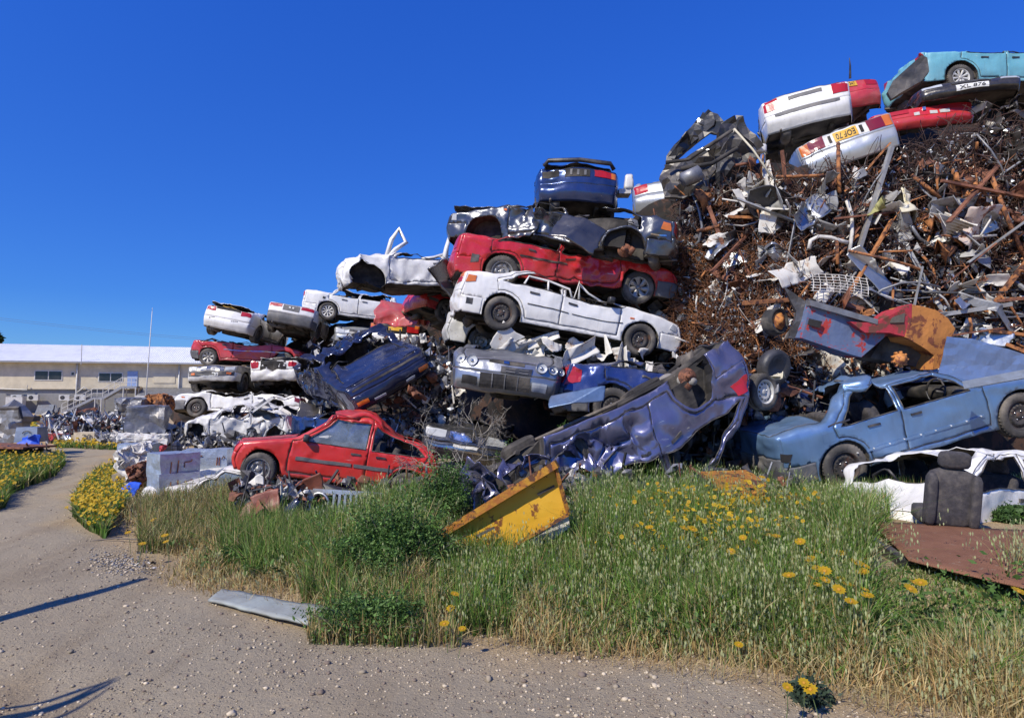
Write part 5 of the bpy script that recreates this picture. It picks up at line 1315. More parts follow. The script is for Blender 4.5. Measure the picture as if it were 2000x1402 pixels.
for nm, lb, ct, gr, mt, n, r0, r1, l0, l1 in (
        ('rusty_rod', 'thin rusty rod sticking out of the heap', 'metal rod', 'rusty rods in the heap', 'rust_orange', 44, .010, .024, .4, 1.7),
        ('grey_pipe', 'short grey pipe caught in the heap', 'pipe', 'grey pipes in the heap', 'scrap_grey', 26, .012, .03, .4, 1.5),
        ('white_strip', 'narrow bent white strip caught in the heap', 'metal strip', 'white strips in the heap', 'scrap_pale', 26, .009, .02, .3, 1.2)):
    for i in range(n):
        p = mound_pt(*s_area(1340, 2080, 300, 760, 25)(), RS.uniform(.2, .42)); d = RS.normal(0, 1, 3); d[1] *= .35; d /= np.linalg.norm(d); L = RS.uniform(l0, l1)
        bend = RS.normal(0, .12, 3)*L; pts = [Vector(d*L*(t-.5))+Vector(bend)*(1-(2*t-1)**2) for t in np.linspace(0, 1, 5)]
        mb = MB(); mb.tube(pts, RS.uniform(r0, r1), 6); o = mb.build(nm, MC[mt], None, True); o.location = p; tag(o, lb, ct, gr)
# individually recognisable pieces
def A(px, py, out=.45): return mound_pt(px, py, out)
def rod(name, label, cat, pts, r, mat, k=8, out=.45):
    P = [A(x, y, o) for (x, y, o) in [(p+(out,))[:3] for p in pts]]; c = P[0].copy(); mb = MB(); mb.tube([p-c for p in P], r, k); o = mb.build(name, MC[mat], None, True); o.location = c; return tag(o, label, cat)
rod('rusty_post', 'upright rusty rod in front of the yellow number plate at the heap top', 'metal rod', [(1637, 280), (1638, 330), (1639, 376)], .035, 'rust_orange')
rod('rusty_post', 'shorter upright rusty rod right of the white bent pipe', 'metal rod', [(1634, 466), (1635, 490), (1636, 516)], .03, 'rust_orange')
rod('white_pipe', 'long bent white pipe standing in the middle of the heap', 'pipe', [(1654, 392), (1664, 420), (1664, 455), (1658, 500)], .032, 'scrap_pale')
rod('rusty_bar', 'rusty bar crossing diagonally at the right of the heap', 'metal rod', [(1780, 342), (1810, 365), (1838, 388)], .03, 'rust_orange')
rod('rusty_bar', 'upright short rusty bar with a square top right of centre in the heap', 'metal rod', [(1830, 318), (1831, 350), (1830, 378)], .03, 'rust_orange')
rod('rusty_bar', 'level rusty bar under the silver car tail', 'metal rod', [(1515, 346), (1570, 344), (1628, 343)], .028, 'rust_orange')
rod('rusty_bar', 'rusty bar lying level, left end of the heap below the black wreck', 'metal rod', [(1362, 452), (1385, 446), (1405, 441)], .035, 'rust_orange')
rod('rusty_bar', 'long rusty bar leaning down towards the right edge', 'metal rod', [(1935, 340), (1965, 420), (1996, 492)], .035, 'rust_orange')
rod('rusty_bars', 'thin orange rusty frame bars low at the right edge', 'metal frame', [(1948, 570), (1975, 600), (2000, 640), (2004, 580), (1960, 584)], .02, 'rust_orange')
rod('pale_pipe', 'thin white pipe lying level in the pinkish scrap at right', 'pipe', [(1852, 464), (1900, 462), (1946, 460)], .02, 'scrap_pale')
rod('white_hoop', 'white bent hoop left of the standing white pipe', 'pipe hoop', [(1580, 486), (1583, 470), (1598, 462), (1622, 464), (1640, 470), (1656, 474)], .035, 'scrap_pale')
rod('yellow_cable', 'long thin pale pole slanting down from the black wreck', 'pole', [(1434, 252, .9), (1470, 292, .8), (1510, 350, .7)], .018, 'cream')
crumpled('folded_sheet', 'large cream folded sheet in the upper middle of the heap', 'scrap sheet', A(1772, 400), .55, .50, (rad(70), .3, .2), 'cream', .25, .4, .5)
crumpled('plastic_bag', 'olive green crumpled bag left of the cream folded sheet', 'bag', A(1712, 412), .55, .40, (rad(60), .1, .4), 'olive_plastic', .35, .3)
crumpled('crumpled_sheet', 'pink and white crumpled sheet near the right edge of the heap', 'scrap sheet', A(1905, 448), .75, .65, (rad(80), .5, -.2), 'pink_white', .3, .3)
crumpled('crumpled_sheet', 'silver wrinkled foil-like sheet in the middle left of the heap', 'scrap sheet', A(1505, 492), .75, .30, (rad(70), .1, .1), 'galv', .3, .12, res=.02)
crumpled('rusted_plate', 'curled orange and white rusted piece at the left of the heap', 'scrap plate', A(1398, 472), .5, .25, (rad(70), -.2, .3), 'scrap_white_rust', .4, .25)
crumpled('grey_plank', 'long bent grey metal plank slanting down right in the heap', 'metal plank', A(1702, 530, .55), .28, 1.0, (rad(75), .1, rad(8)), 'galv', .10, .5, .3); bpy.context.scene.objects['grey_plank'].rotation_euler = (rad(80), rad(-38), rad(10))
crumpled('grey_strip', 'long grey weathered strip slanting down at the far right', 'metal strip', A(1935, 610, .5), 1.3, .16, (rad(80), rad(42), 0), 'scrap_grey', .2, .3)
crumpled('rusted_plate', 'copper brown folded plates above the painted machine body', 'scrap plate', A(1655, 596, .6), .7, .4, (rad(70), .3, .1), 'rust_brown', .3, .3)
crumpled('rusted_plate', 'small copper coloured plate above the red machine arm', 'scrap plate', A(1690, 614, .62), .45, .22, (rad(60), -.3, .3), 'rust_orange', .3, .3)
crumpled('white_sheet', 'crumpled white sheet above the old wheel drum', 'scrap sheet', A(1505, 608, .5), .6, .2, (rad(60), -.2, .2), 'scrap_pale', .3, .15, res=.02)
crumpled('white_rag', 'white elongated sheet scrap on the right of the black drum panel', 'scrap sheet', A(1440, 400, .55), .75, .14, (rad(80), rad(62), 0), 'scrap_pale', .4, .2)
# round dark panel with a torn white rim
mb = MB(); mb.revolve([(.001, .10), (.25, .08), (.40, .02), (.44, -.02), (.42, -.03)], 20, axis='y'); 
o = mb.build('dark_dish', MC['scrap_dark'], None, True, lambda V: V+crumple(V, .05, .3, 4)); o.location = A(1500, 402, .5); o.rotation_euler = (.5, .3, .2); o.scale = (1.1, 1, .7); tag(o, 'dark dented round shell with torn pale rim left of centre', 'metal shell')
# wire rack
rk = empty('wire_rack', A(1640, 556, .62), (rad(70), .12, rad(-8))); tag(rk, 'bent white wire rack in the lower middle of the heap', 'wire rack')
mb = MB()
for i in range(9): mb.tube([(-.42+.105*i, -.16, .02*math.sin(i)), (-.40+.105*i, 0, 0), (-.44+.105*i, .16, .03)], .006, 5)
for j in range(7): mb.tube([(-.45, -.16+.053*j, 0), (0, -.15+.053*j, .03), (.44, -.17+.053*j, 0)], .006, 5)
mb.build('rack_grid', MC['scrap_pale'], rk)
# --- black wreck against the sky
bw = MC_b = None
P0 = at(1395, 300, 11.6)
bwr = empty('black_wreck', P0); tag(bwr, 'torn black car shell with an open window hole against the sky', 'wreck')
def bpt(px, py, d=11.6): return at(px, py, d)-P0
def strip(pts, d0, d1, mat, name, parent, amp=.06, r=.06, seed=1):
    """crumpled plate bounded by a pixel outline, given real thickness"""
    lp = subdiv(pts, 14); Pz = np.array(lp); x0, y0 = Pz.min(0); x1, y1 = Pz.max(0)
    gx, gy = np.meshgrid(np.arange(x0+5, x1, 10), np.arange(y0+5, y1, 10)); g = np.stack([gx.ravel(), gy.ravel()], 1).astype(float)
    g = g[pin(g[:, 0], g[:, 1], lp)]+RS.uniform(-3, 3, (int(pin(g[:, 0], g[:, 1], lp).sum()), 2)); g = g[pin(g[:, 0], g[:, 1], lp)]; n = len(lp)
    V2, _, FC, *_r = geometry.delaunay_2d_cdt([Vector(p) for p in lp]+[Vector(p) for p in g], [(i, (i+1) % n) for i in range(n)], [], 1, 1e-4)
    V2 = np.array([tuple(v) for v in V2]); u = (V2[:, 0]-x0)/(x1-x0+1e-9)
    V = np.array([at(a, b, d0+(d1-d0)*q) for (a, b), q in zip(V2, u)]); V += crumple(V, amp, .35, seed, 3)*np.array([.3, 1, .3])
    return V, [tuple(f) for f in FC]
def plate_px(name, pts, d0, d1, mat, parent=None, amp=.05, th=.02, seed=1, origin=None):
    V, FC = strip(pts, d0, d1, mat, name, parent, amp, seed=seed)
    nn = sum((np.cross(V[f[1]]-V[f[0]], V[f[2]]-V[f[0]]) for f in FC), np.zeros(3))
    if nn[1] > 0: FC = [f[::-1] for f in FC]
    org = origin if origin is not None else (Vector(V.mean(0)) if parent is None else (parent.location))
    o = mesh_np(name, V-np.array(org), FC, MC[mat] if isinstance(mat, str) else mat, parent, False, solid=th)
    if parent is None: o.location = org
    return o
bk = paint('paint_black_wreck', (.02, .021, .024), metal=.3, rough=.38, dust=.3, rust=.03, chips=.2)
plate_px('door_frame', [(1300, 302), (1382, 210), (1400, 222), (1412, 236), (1404, 262), (1388, 256), (1350, 290), (1316, 316), (1300, 322)], 12.2, 11.6, bk, bwr, .10, .03, 3)
plate_px('sill', [(1296, 322), (1340, 308), (1402, 268), (1398, 284), (1350, 322), (1310, 345)], 11.9, 11.5, bk, bwr, .07, .06, 4)
plate_px('side_panel', [(1400, 262), (1412, 238), (1436, 224), (1448, 244), (1462, 258), (1486, 282), (1492, 296), (1480, 300), (1440, 282), (1400, 296)], 11.5, 11.4, bk, bwr, .10, .04, 5)
plate_px('floor_pan', [(1310, 340), (1402, 280), (1445, 250), (1482, 300), (1460, 320), (1440, 345), (1400, 366), (1340, 372), (1318, 360)], 11.8, 11.6, 'under_dark', bwr, .12, .10, 6)
plate_px('lower_body', [(1284, 352), (1300, 322), (1345, 318), (1400, 290), (1400, 330), (1380, 372), (1330, 392), (1296, 388)], 11.6, 11.3, bk, bwr, .14, .05, 12)
plate_px('engine_bay', [(1400, 300), (1440, 262), (1478, 296), (1474, 330), (1440, 356), (1402, 366)], 11.3, 11.2, MC['scrap_dark'], bwr, .16, .05, 13)
plate_px('roof_skin', [(1306, 300), (1340, 252), (1378, 214), (1398, 232), (1392, 250), (1350, 284), (1316, 306)], 12.0, 11.7, MC['scrap_dark'], bwr, .16, .02, 14)
plate_px('bent_edge', [(1436, 224), (1450, 228), (1466, 256), (1492, 284), (1480, 292), (1452, 262), (1440, 246)], 11.2, 11.1, bk, bwr, .05, .04, 15)
mb = MB(); mb.tube([bpt(1300, 318, 11.5), bpt(1345, 312, 11.4), bpt(1400, 275, 11.3), bpt(1430, 255, 11.3)], .035, 7); mb.tube([bpt(1330, 330, 11.2), bpt(1390, 320, 11.2), bpt(1440, 290, 11.3)], .04, 7); mb.tube([bpt(1338, 352, 11.1), bpt(1362, 342, 11.1)], .13, 12); mb.build('axle_beam', MC['under_dark'], bwr, True)
mb = MB(); mb.tube([bpt(1333, 352, 11.0), bpt(1366, 338, 11.0)], [.13, .14], 14); mb.build('canister', MC['scrap_grey'], bwr, True)
mb = MB(); soft_box(mb, bpt(1484, 291, 11.3), (.22, .15, .16)); mb.build('white_bumper_end', PM['white'], bwr, True)
hb = bpy.data.objects.new('brake_disc', hub_mesh()); link(hb, bwr); hb.location = bpt(1470, 318, 11.1); hb.rotation_euler = (0, 0, 1.1)
mb = MB(); soft_box(mb, (0, 0, 0), (.17, .15, .32)); o = mb.build('white_canister', PM['white'], None, True, lambda V: V+crumple(V, .02, .1, 3)); o.location = at(1227, 358, 12.6); tag(o, 'upright white plastic canister between the blue and the silver tail', 'canister')
mb = MB(); mb.box((0, 0, 0), (.25, .3, .10)); o = mb.build('white_box', PM['white2'], None, False); o.location = at(1218, 378, 12.7); tag(o, 'low white box under the white canister', 'box')
# dark bumper panel leaning before the turquoise car
o = plate_px('loose_bumper', [(1735, 178), (1745, 158), (1800, 108), (1812, 112), (1816, 140), (1800, 158), (1742, 192)], 10.6, 10.4, 'black_plastic', None, .02, .12, 9); tag(o, 'dark plastic bumper panel leaning left of the turquoise car', 'bumper')
# --- painted machine body
mr = empty('wrecked_machine', at(1680, 650, 9.2)); tag(mr, 'overturned machine body in flaking blue, red and orange paint', 'machine')
rusty('flaked_blue', (.11, .15, .26), (.13, .17, .27), (.42, .04, .03), scale=3.2, rough=.6); rusty('flaked_red', (.42, .035, .045), (.36, .03, .04), (.15, .05, .03), scale=3, rough=.55); rusty('flaked_orange', (.55, .22, .05), (.50, .20, .05), (.22, .07, .03), scale=4, rough=.7)
def slab(name, pts, d, mat, parent, th, d1=None, amp=.012, seed=2): return plate_px(name, pts, d, d if d1 is None else d1, mat, parent, amp, th, seed)
slab('side_plate', [(1583, 592), (1712, 631), (1736, 652), (1683, 698), (1660, 692), (1566, 660)], 9.0, 'flaked_blue', mr, .35, 9.1)
slab('top_rim', [(1583, 586), (1600, 590), (1716, 624), (1714, 634), (1583, 597)], 8.95, 'scrap_grey', mr, .12)
slab('red_arm', [(1712, 631), (1758, 606), (1782, 593), (1779, 632), (1768, 658), (1738, 650), (1690, 650), (1660, 628)], 8.96, 'flaked_red', mr, .30)
slab('arm_hole', [(1744, 620), (1768, 612), (1766, 630), (1740, 631)], 8.94, 'under_dark', mr, .02)
slab('hood', [(1783, 595), (1802, 598), (1829, 606), (1852, 622), (1866, 642), (1860, 662), (1848, 672), (1858, 690), (1840, 718), (1822, 722), (1826, 694), (1800, 676), (1768, 659)], 8.95, 'flaked_orange', mr, .40, 9.1, .012)
slab('opening', [(1581, 622), (1607, 628), (1602, 641), (1578, 634)], 8.96, 'under_dark', mr, .02)
slab('lower_frame', [(1730, 656), (1770, 660), (1800, 680), (1822, 700), (1815, 722), (1760, 712), (1700, 700)], 9.25, 'under_dark', mr, .3, 9.3, .06)
slab('left_fender', [(1530, 562), (1560, 580), (1586, 596), (1566, 660), (1540, 660), (1556, 610)], 9.2, 'scrap_dark', mr, .1, 9.1, .03)
for nm, (px, py), r, mt in (('wheel_hub', (1757, 702), .10, 'flaked_orange'),):
    mb = MB(); mb.revolve([(.001, -.10), (.04, -.10), (.05, -.05), (.09, -.045), (.09, .05), (.001, .1)], 12)
    for i_ in range(9): mb.box((.10*math.cos(i_*.698), 0, .10*math.sin(i_*.698)), (.035, .06, .025), rot=(0, -i_*.698, 0))
    mb.revolve([(.001, 0), (.001, .001)], 3); o = mb.build(nm, MC[mt], mr, True); o.location = at(px, py, 8.8)-mr.location
dr = empty('brake_drum', at(1517, 628, 9.4), (0, 0, .5)); tag(dr, 'round rusty orange and black drum left of the painted machine body', 'drum')
mb = MB(); mb.revolve([(.18, .14), (.20, .12), (.20, -.05), (.185, -.07), (.17, -.05), (.14, -.04)], 26); mb.build('rim', MC['black_rubber'], dr, True)
mb = MB(); mb.revolve([(.14, -.04), (.13, -.06), (.06, -.08), (.05, -.11), (.001, -.11)], 10); mb.build('face', MC['flaked_orange'], dr, True, lambda V: V+crumple(V, .012, .08, 3))
mb = MB(); mb.revolve([(.001, .12), (.24, .1), (.27, .05), (.27, -.05), (.22, -.1), (.12, -.04), (.001, -.02)], 26); o = mb.build('worn_drum', [MC['scrap_dark']], None, True); o.location = at(1512, 718, 9.0); o.rotation_euler = (.2, 0, .4); tag(o, 'dark worn drum with cream flaps under the rusty drum', 'drum')
crumpled('torn_cardboard', 'torn tan cardboard flap on the dark worn drum', 'cardboard', at(1518, 735, 8.7), .28, .14, (rad(70), .4, .2), 'cream', .3, .3)
# spare wheel behind, blue roof sheet, grey beam
sw = empty('old_wheel', at(1487, 765, 8.9), (0, 0, .5)); tag(sw, 'loose wheel with pale rim behind the overturned violet car', 'wheel')
for nm, me in (('tyre', tyre_mesh(.27)), ('rim', rim_mesh('white', .27))): link(bpy.data.objects.new(nm, me), sw)
o = plate_px('blue_sheet', [(1832, 742), (1852, 658), (1900, 662), (1960, 680), (2080, 716), (2080, 760), (1990, 735), (1890, 742)], 8.8, 8.4, paint('paint_blue_sheet', (.16, .26, .48), metal=.4, rough=.4, dust=.25, rust=.05), None, .03, .01, 7); tag(o, 'large flat dull blue sheet behind the steel blue saloon', 'metal sheet')
mb = MB(); a, b = at(1885, 752, 8.0), at(2090, 714, 7.2); mb.beam((0, 0, 0), b-a, .16, .10); o = mb.build('grey_beam', MC['galv'], None); o.location = a; tag(o, 'galvanised square beam resting on the saloon bonnet at the right edge', 'beam')
mb = MB()

for i in range(26):
    x = RS.uniform(1740, 2010); y = RS.uniform(555, 650); a = A(x, y, RS.uniform(.3, .55)); L = RS.uniform(.5, 1.5); t_ = RS.normal(0, .16)+.08
    mb = MB(); mb.tube([(-L/2, 0, L/2*math.sin(t_)), (0, RS.normal(0, .03), 0), (L/2, 0, -L/2*math.sin(t_))], RS.uniform(.010, .022), 5); o = mb.build('grey_strip', MC[('scrap_light', 'scrap_grey', 'scrap_dark')[i % 3]], None, True); o.location = a; tag(o, 'thin level grey strip in the bundle above the painted machine', 'metal strip', 'level grey strips in the heap')
for i in range(22):
    x = RS.uniform(1900, 2060); y = RS.uniform(205, 335); crumpled('shiny_black_sheet', 'shiny black crumpled sheet at the top right of the heap', 'scrap sheet', A(x, y, RS.uniform(.15, .35)), RS.uniform(.25, .6), RS.uniform(.2, .4), rnd_rot(), bk, .35, .3, group='shiny black sheets at the top right')

for i in range(34):
    p = A(*s_area(1400, 2060, 330, 720, 25)(), RS.uniform(.3, .6)); L = RS.uniform(.8, 2.2); d = RS.normal(0, 1, 3); d[1] *= .25; d /= np.linalg.norm(d); w_ = RS.uniform(.03, .09)
    mb = MB(); mb.beam(tuple(-d*L/2), tuple(d*L/2), w_, w_*RS.uniform(.2, 1)); nm, mt, lb, gr = (('angle_bar', 'rust_orange', 'straight flat rusty bar lying across the heap', 'flat rusty bars'), ('grey_profile', 'scrap_light', 'straight pale grey profile lying across the heap', 'pale grey profiles'), ('brown_bar', 'rust_brown', 'dark brown bar lying across the heap', 'dark brown bars'))[i % 3]
    o = mb.build(nm, MC[mt], None, False, lambda V: V+crumple(V, .03, .5, i)); o.location = p; tag(o, lb, 'metal bar', gr)

for i in range(40):
    px, py = s_area(1400, 2080, 340, 660, 35)(); w = RS.uniform(.35, .95)
    nm, mt, lb, gr = (('torn_sheet', 'scrap_pale', 'torn pale cream sheet lying on the face of the heap', 'pale torn sheets on the heap'), ('torn_sheet', 'scrap_light', 'large folded light grey sheet on the face of the heap', 'light grey folded sheets on the heap'), ('torn_sheet', 'scrap_white_rust', 'large off-white sheet with brown rust stains on the face of the heap', 'rust stained white sheets on the heap'), ('torn_sheet', 'galv', 'dull zinc grey folded sheet on the face of the heap', 'zinc grey sheets on the heap'))[i % 4]
    crumpled(nm, lb, 'scrap sheet', mound_pt(px, py, RS.uniform(.3, .5)), w, w*RS.uniform(.25, .6), (rad(70)+RS.normal(0, .4), RS.normal(0, .7), RS.normal(0, .6)), mt, .3, .3, group=gr)
# ------------------------------------------------------------------ dark filler added behind the stacks; its near-black stands in for shade
SKY2 = [(330, 812), (375, 800), (420, 740), (520, 700), (600, 650), (700, 632), (780, 600), (860, 545), (905, 500), (1000, 470), (1060, 425), (1220, 430), (1300, 400), (1380, 420)]
def m2_d(px, py): return np.interp(px, [330, 560, 700, 860, 930, 1020, 1150, 1300, 1380], [23.5, 23.5, 21.5, 18.6, 16.6, 14.6, 13.8, 13.0, 12.8])-np.interp(py, [400, 700, 900], [0, .1, 1.3])*np.interp(px, [330, 1000], [1.6, 1.0])
def mound_filler():
    us = np.linspace(330, 1380, 80); rows = 36; V = []
    for v in range(rows+5):
        for u in us:
            top = np.interp(u, [p[0] for p in SKY2], [p[1] for p in SKY2])
            if v <= rows: V.append(at(u, 905+(top-905)*v/rows, float(m2_d(u, 905+(top-905)*v/rows)))[:])
            else:
                k = v-rows; p = at(u, top, float(m2_d(u, top))); V.append((p.x, p.y+.7*k, p.z-.2*k*k))
    V = np.array(V); V[:, 2] = np.maximum(V[:, 2], -.1); V += crumple(V, .22, 1.0, 8, 3)*np.array([1, 1, .7])
    nx = len(us)-1; i = np.arange(nx*(rows+4)); a = (i//nx)*(nx+1)+i % nx
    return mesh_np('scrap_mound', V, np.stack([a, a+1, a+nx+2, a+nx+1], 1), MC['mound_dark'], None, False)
tag(mound_filler(), kind='structure')
def chunks(name, n, area, dfn, s0, s1, mats, seed, kind='stuff'):
    """jumble of small bent pieces"""
    R_ = np.random.RandomState(seed); V = []; FA = []; M = []
    for i in range(n):
        px = R_.uniform(area[0], area[1]); py = R_.uniform(area[2], area[3])
        if px > 330 and py < np.interp(px, [q[0] for q in SKY2], [q[1] for q in SKY2])+14 and px < 1380: continue
        p = np.array(at(px, py, dfn(px, py)))
        Rm = np.array(Euler(R_.uniform(0, 6.28, 3)).to_matrix()); sz = math.exp(R_.uniform(math.log(s0), math.log(s1)))
        b = len(V); m = R_.randint(0, len(mats))
        if R_.rand() < .35:   # rod
            L = sz*2.6; r = sz*.10; c = np.array([(-L, -r, -r), (L, -r, -r), (L, r, -r), (-L, r, -r), (-L, -r, r), (L, -r, r), (L, r, r), (-L, r, r)])*.5
            V += list(c @ Rm.T+p)
            for f in ((3, 2, 1, 0), (4, 5, 6, 7), (0, 1, 5, 4), (1, 2, 6, 5), (2, 3, 7, 6), (3, 0, 4, 7)): FA.append(tuple(b+q for q in f)); M.append(m)
        elif R_.rand() < .5:  # lump
            q = IV*sz*.5*(1+R_.uniform(-.35, .35, (len(IV), 1)))*R_.uniform(.5, 1.3, 3); V += list(q @ Rm.T+p)
            for f in IF: FA.append(tuple(b+int(z) for z in f)); M.append(m)
        else:                 # bent plate
            X, Y = np.meshgrid(np.linspace(-1, 1, 4), np.linspace(-.7, .7, 4)); q = np.stack([X.ravel(), Y.ravel(), R_.normal(0, .28, 16)], 1)*sz*.6; V += list(q @ Rm.T+p)
            for a_ in range(3):
                for c_ in range(3): k = b+a_*4+c_; FA.append((k, k+1, k+5, k+4)); M.append(m)
    o = mesh_np(name, V, FA, mats, None, False, M)
    if kind: o['kind'] = kind
    return o
G_, W_, D_, R1, R2, PL, GV = MC['scrap_grey'], MC['scrap_pale'], MC['scrap_dark'], MC['rust_orange'], MC['rust_brown'], MC['scrap_white_rust'], MC['galv']
chunks('engine_scrap', 650, (770, 900, 690, 850), lambda a, b: 11.6+RS.uniform(-.2, .3), .05, .22, [G_, G_, D_, D_, W_, R2, GV, D_], 3)
chunks('engine_scrap', 520, (600, 860, 660, 860), lambda a, b: 14.2+RS.uniform(-.5, .9), .08, .4, [D_, D_, G_, R2, W_], 4)
chunks('crushed_scrap', 420, (420, 640, 815, 872), lambda a, b: 14.8+RS.uniform(-.3, .4), .06, .3, [W_, PL, G_, D_, R1, D_, W_], 5)
chunks('engine_scrap', 300, (1060, 1330, 690, 800), lambda a, b: float(m2_d(a, b))-RS.uniform(.3, .9), .06, .3, [D_, G_, W_, R2], 6)
chunks('engine_scrap', 420, (860, 1340, 430, 740), lambda a, b: float(m2_d(a, b))-RS.uniform(.3, 1.4), .08, .4, [D_, D_, G_, R2, W_], 7)
chunks('crushed_scrap', 260, (370, 640, 600, 800), lambda a, b: float(m2_d(a, b))-RS.uniform(.0, .4), .10, .45, [D_, D_, G_], 8)
chunks('crushed_scrap', 330, (240, 520, 845, 900), lambda a, b: 13.3+RS.uniform(-.3, .4), .06, .3, [W_, G_, D_, D_, G_], 9)
chunks('engine_scrap', 420, (1330, 1640, 760, 960), lambda a, b: 9.3+RS.uniform(-.3, .3), .05, .28, [D_, D_, D_, G_, R2], 10)
chunks('engine_scrap', 260, (1000, 1560, 920, 1010), lambda a, b: 7.4+RS.uniform(-.3, .3), .05, .25, [D_, D_, G_, R2], 11)
# crumpled pieces between the cars
crumpled('loose_door', 'loose graphite door panel folded over the middle of the graphite wreck', 'car door', at(1128, 452, 10.6), .95, .62, (rad(72), rad(32), rad(8)), PM['grey'], .08, .5, .35, res=.04, solid=.02)
crumpled('loose_door', 'dark grey door standing on edge left of the long white sedan', 'car door', at(875, 545, 12.2), .9, .45, (rad(80), rad(48), rad(10)), PM['grey'], .05, .5, .3, res=.05, solid=.03)
for (x, y, d_, w_, h_, ry, lb) in ((1015, 668, 10.9, .95, .50, .25, 'white rust-edged folded panel just right of the flat tyre'), (1120, 690, 10.7, .85, .34, -.45, 'white rust-edged folded panel in the middle of the crushed row'), (1215, 690, 10.6, .65, .42, .35, 'white rust-edged folded panel left of the black front wheel'), (1060, 655, 11.0, .5, .22, -.3, 'small bent white frame loop above the crushed row')):
    crumpled('folded_sheet', lb, 'scrap panel', at(x, y+10, d_-.1), w_*1.3, h_*1.05, (rad(58), ry, .2), 'scrap_white_rust', .2, .3, .3, res=.03)
crumpled('white_flap', 'narrow white flap hanging below the nose of the long white sedan', 'scrap sheet', at(1322, 700, 10.2), .12, .32, (rad(85), .1, .1), 'scrap_pale', .2, .4)
crumpled('crumpled_sheet', 'crumpled dark red body piece left of the dark red tail', 'scrap panel', at(785, 618, 17.4), 1.5, 1.0, (rad(75), .2, .3), PM['crimson2'], .35, .22, res=.05)
crumpled('crumpled_sheet', 'crumpled orange and white piece under the torn white shell', 'scrap panel', at(760, 566, 16.4), .7, .35, (rad(70), .2, .1), 'scrap_white_rust', .35, .3)
crumpled('side_moulding', 'pale blue-grey bumper skin below the torn tail lamp', 'bumper', at(1128, 775, 8.6), .85, .24, (rad(84), rad(-3), rad(4)), 'scrap_blue', .03, .6, .15, solid=.02)
crumpled('dark_bonnet', 'black bonnet leaning above the flattened blue corner', 'bonnet', at(612, 806, 13.6), .85, .42, (rad(70), rad(14), .1), PM['black'], .08, .5, .2, solid=.02)
crumpled('white_bonnet', 'greenish white folded bonnet under the flattened white car', 'bonnet', at(520, 822, 15.0), 1.7, .55, (rad(40), .1, .1), 'scrap_pale', .12, .3, .2, solid=.01)
crumpled('brown_part', 'brown rusty engine part on the left of the grey engine scrap', 'engine part', at(812, 768, 11.0), .36, .24, (rad(70), -.5, .1), 'rust_brown', .3, .4, solid=.06)
# --- crushed white car and bales, left foreground
def bale(name, label, cat, px, py, d, size, rot, mat, amp=.10, scale=.35, seed=1, res=.06, group=None):
    bm = bmesh.new(); bmesh.ops.create_cube(bm, size=1); n = max(3, int(max(size)/res)); bmesh.ops.subdivide_edges(bm, edges=bm.edges, cuts=min(n, 14), use_grid_fill=True)
    V = np.array([v.co for v in bm.verts])*np.array(size); FA = [tuple(v.index for v in f.verts) for f in bm.faces]; bm.free()
    V += crumple(V, amp, scale, seed, 3)
    o = mesh_np(name, V, FA, MC[mat] if isinstance(mat, str) else mat, None, False); o.location = at(px, py, d); o.rotation_euler = rot; return tag(o, label, cat, group)
bale('crushed_block', 'grey creased sheet metal block at the left end of the crushed row', 'crushed metal', 285, 826, 13.6, (.72, .8, .62), (0, 0, .35), 'scrap_grey', .06, .5, 3)
bale('crushed_block', 'small grey block behind, left of the rusty orange bale', 'crushed metal', 252, 800, 17, (.6, .5, .45), (0, 0, .2), 'scrap_grey', .08, .3, 4)
bale('crushed_block', 'rusty orange compressed bale near the thin mast', 'crushed metal', 300, 792, 17.5, (.55, .5, .35), (0, 0, .1), 'rust_orange', .12, .2, 5)
bale('crushed_block', 'mottled black and white slab under the grey creased block', 'crushed metal', 282, 858, 13.2, (.95, .9, .16), (0, .05, .3), 'scrap_white_rust', .05, .2, 6)
bale('foil_bundle', 'wrinkled silver and brown bundle left of the metal cubes', 'scrap bundle', 262, 920, 10.9, (.42, .4, .62), (0, -.35, .2), 'scrap_pale', .10, .10, 7, res=.03)
bale('brown_bundle', 'brown fibrous bundle leaning on the metal cubes', 'scrap bundle', 267, 934, 10.6, (.25, .3, .30), (0, -.4, .2), 'rust_brown', .07, .07, 8, res=.03)
def cube_m(key, rgb):
    t = NT(key); n = t.noise(5, 6, .65); c = t.mix(t.ramp(n, [(.3, 0), (.7, 1)]), tuple(v*.75 for v in rgb), tuple(min(1, v*1.2) for v in rgb))
    c = t.mix(t.math('MULTIPLY', t.ramp(t.noise(11, 5, .7), [(.6, 0), (.7, 1)]), .5), c, (.12, .09, .07)); t.set(base=c, metal=.6, rough=.42); t.bump(t.noise(9, 6, .7), .5, .03); return t.m
cm = cube_m('cube_steel', (.46, .52, .58))
def cube(px, py, d, s, rz, label, h=None, marks=None):
    h = h or s[2]; r = empty('metal_cube', at(px, py, d), (0, 0, rz)); tag(r, label, 'metal cube', 'pressed metal cubes')
    bm = bmesh.new(); bmesh.ops.create_cube(bm, size=1); bmesh.ops.subdivide_edges(bm, edges=bm.edges, cuts=7, use_grid_fill=True)
    V = np.array([v.co for v in bm.verts])*np.array(s); FA = [tuple(v.index for v in f.verts) for f in bm.faces]; bm.free(); V += crumple(V, .012, .25, int(px)); mesh_np('block', V, FA, cm, r, False)
    if marks:
        mb = MB()
        for pts in marks: mb.tube([(s[0]/2*u, -s[1]/2-.008, s[2]/2*v) for u, v in pts], .011, 4)
        mb.build('scrawl', MC['rust_brown'], r)
    return r
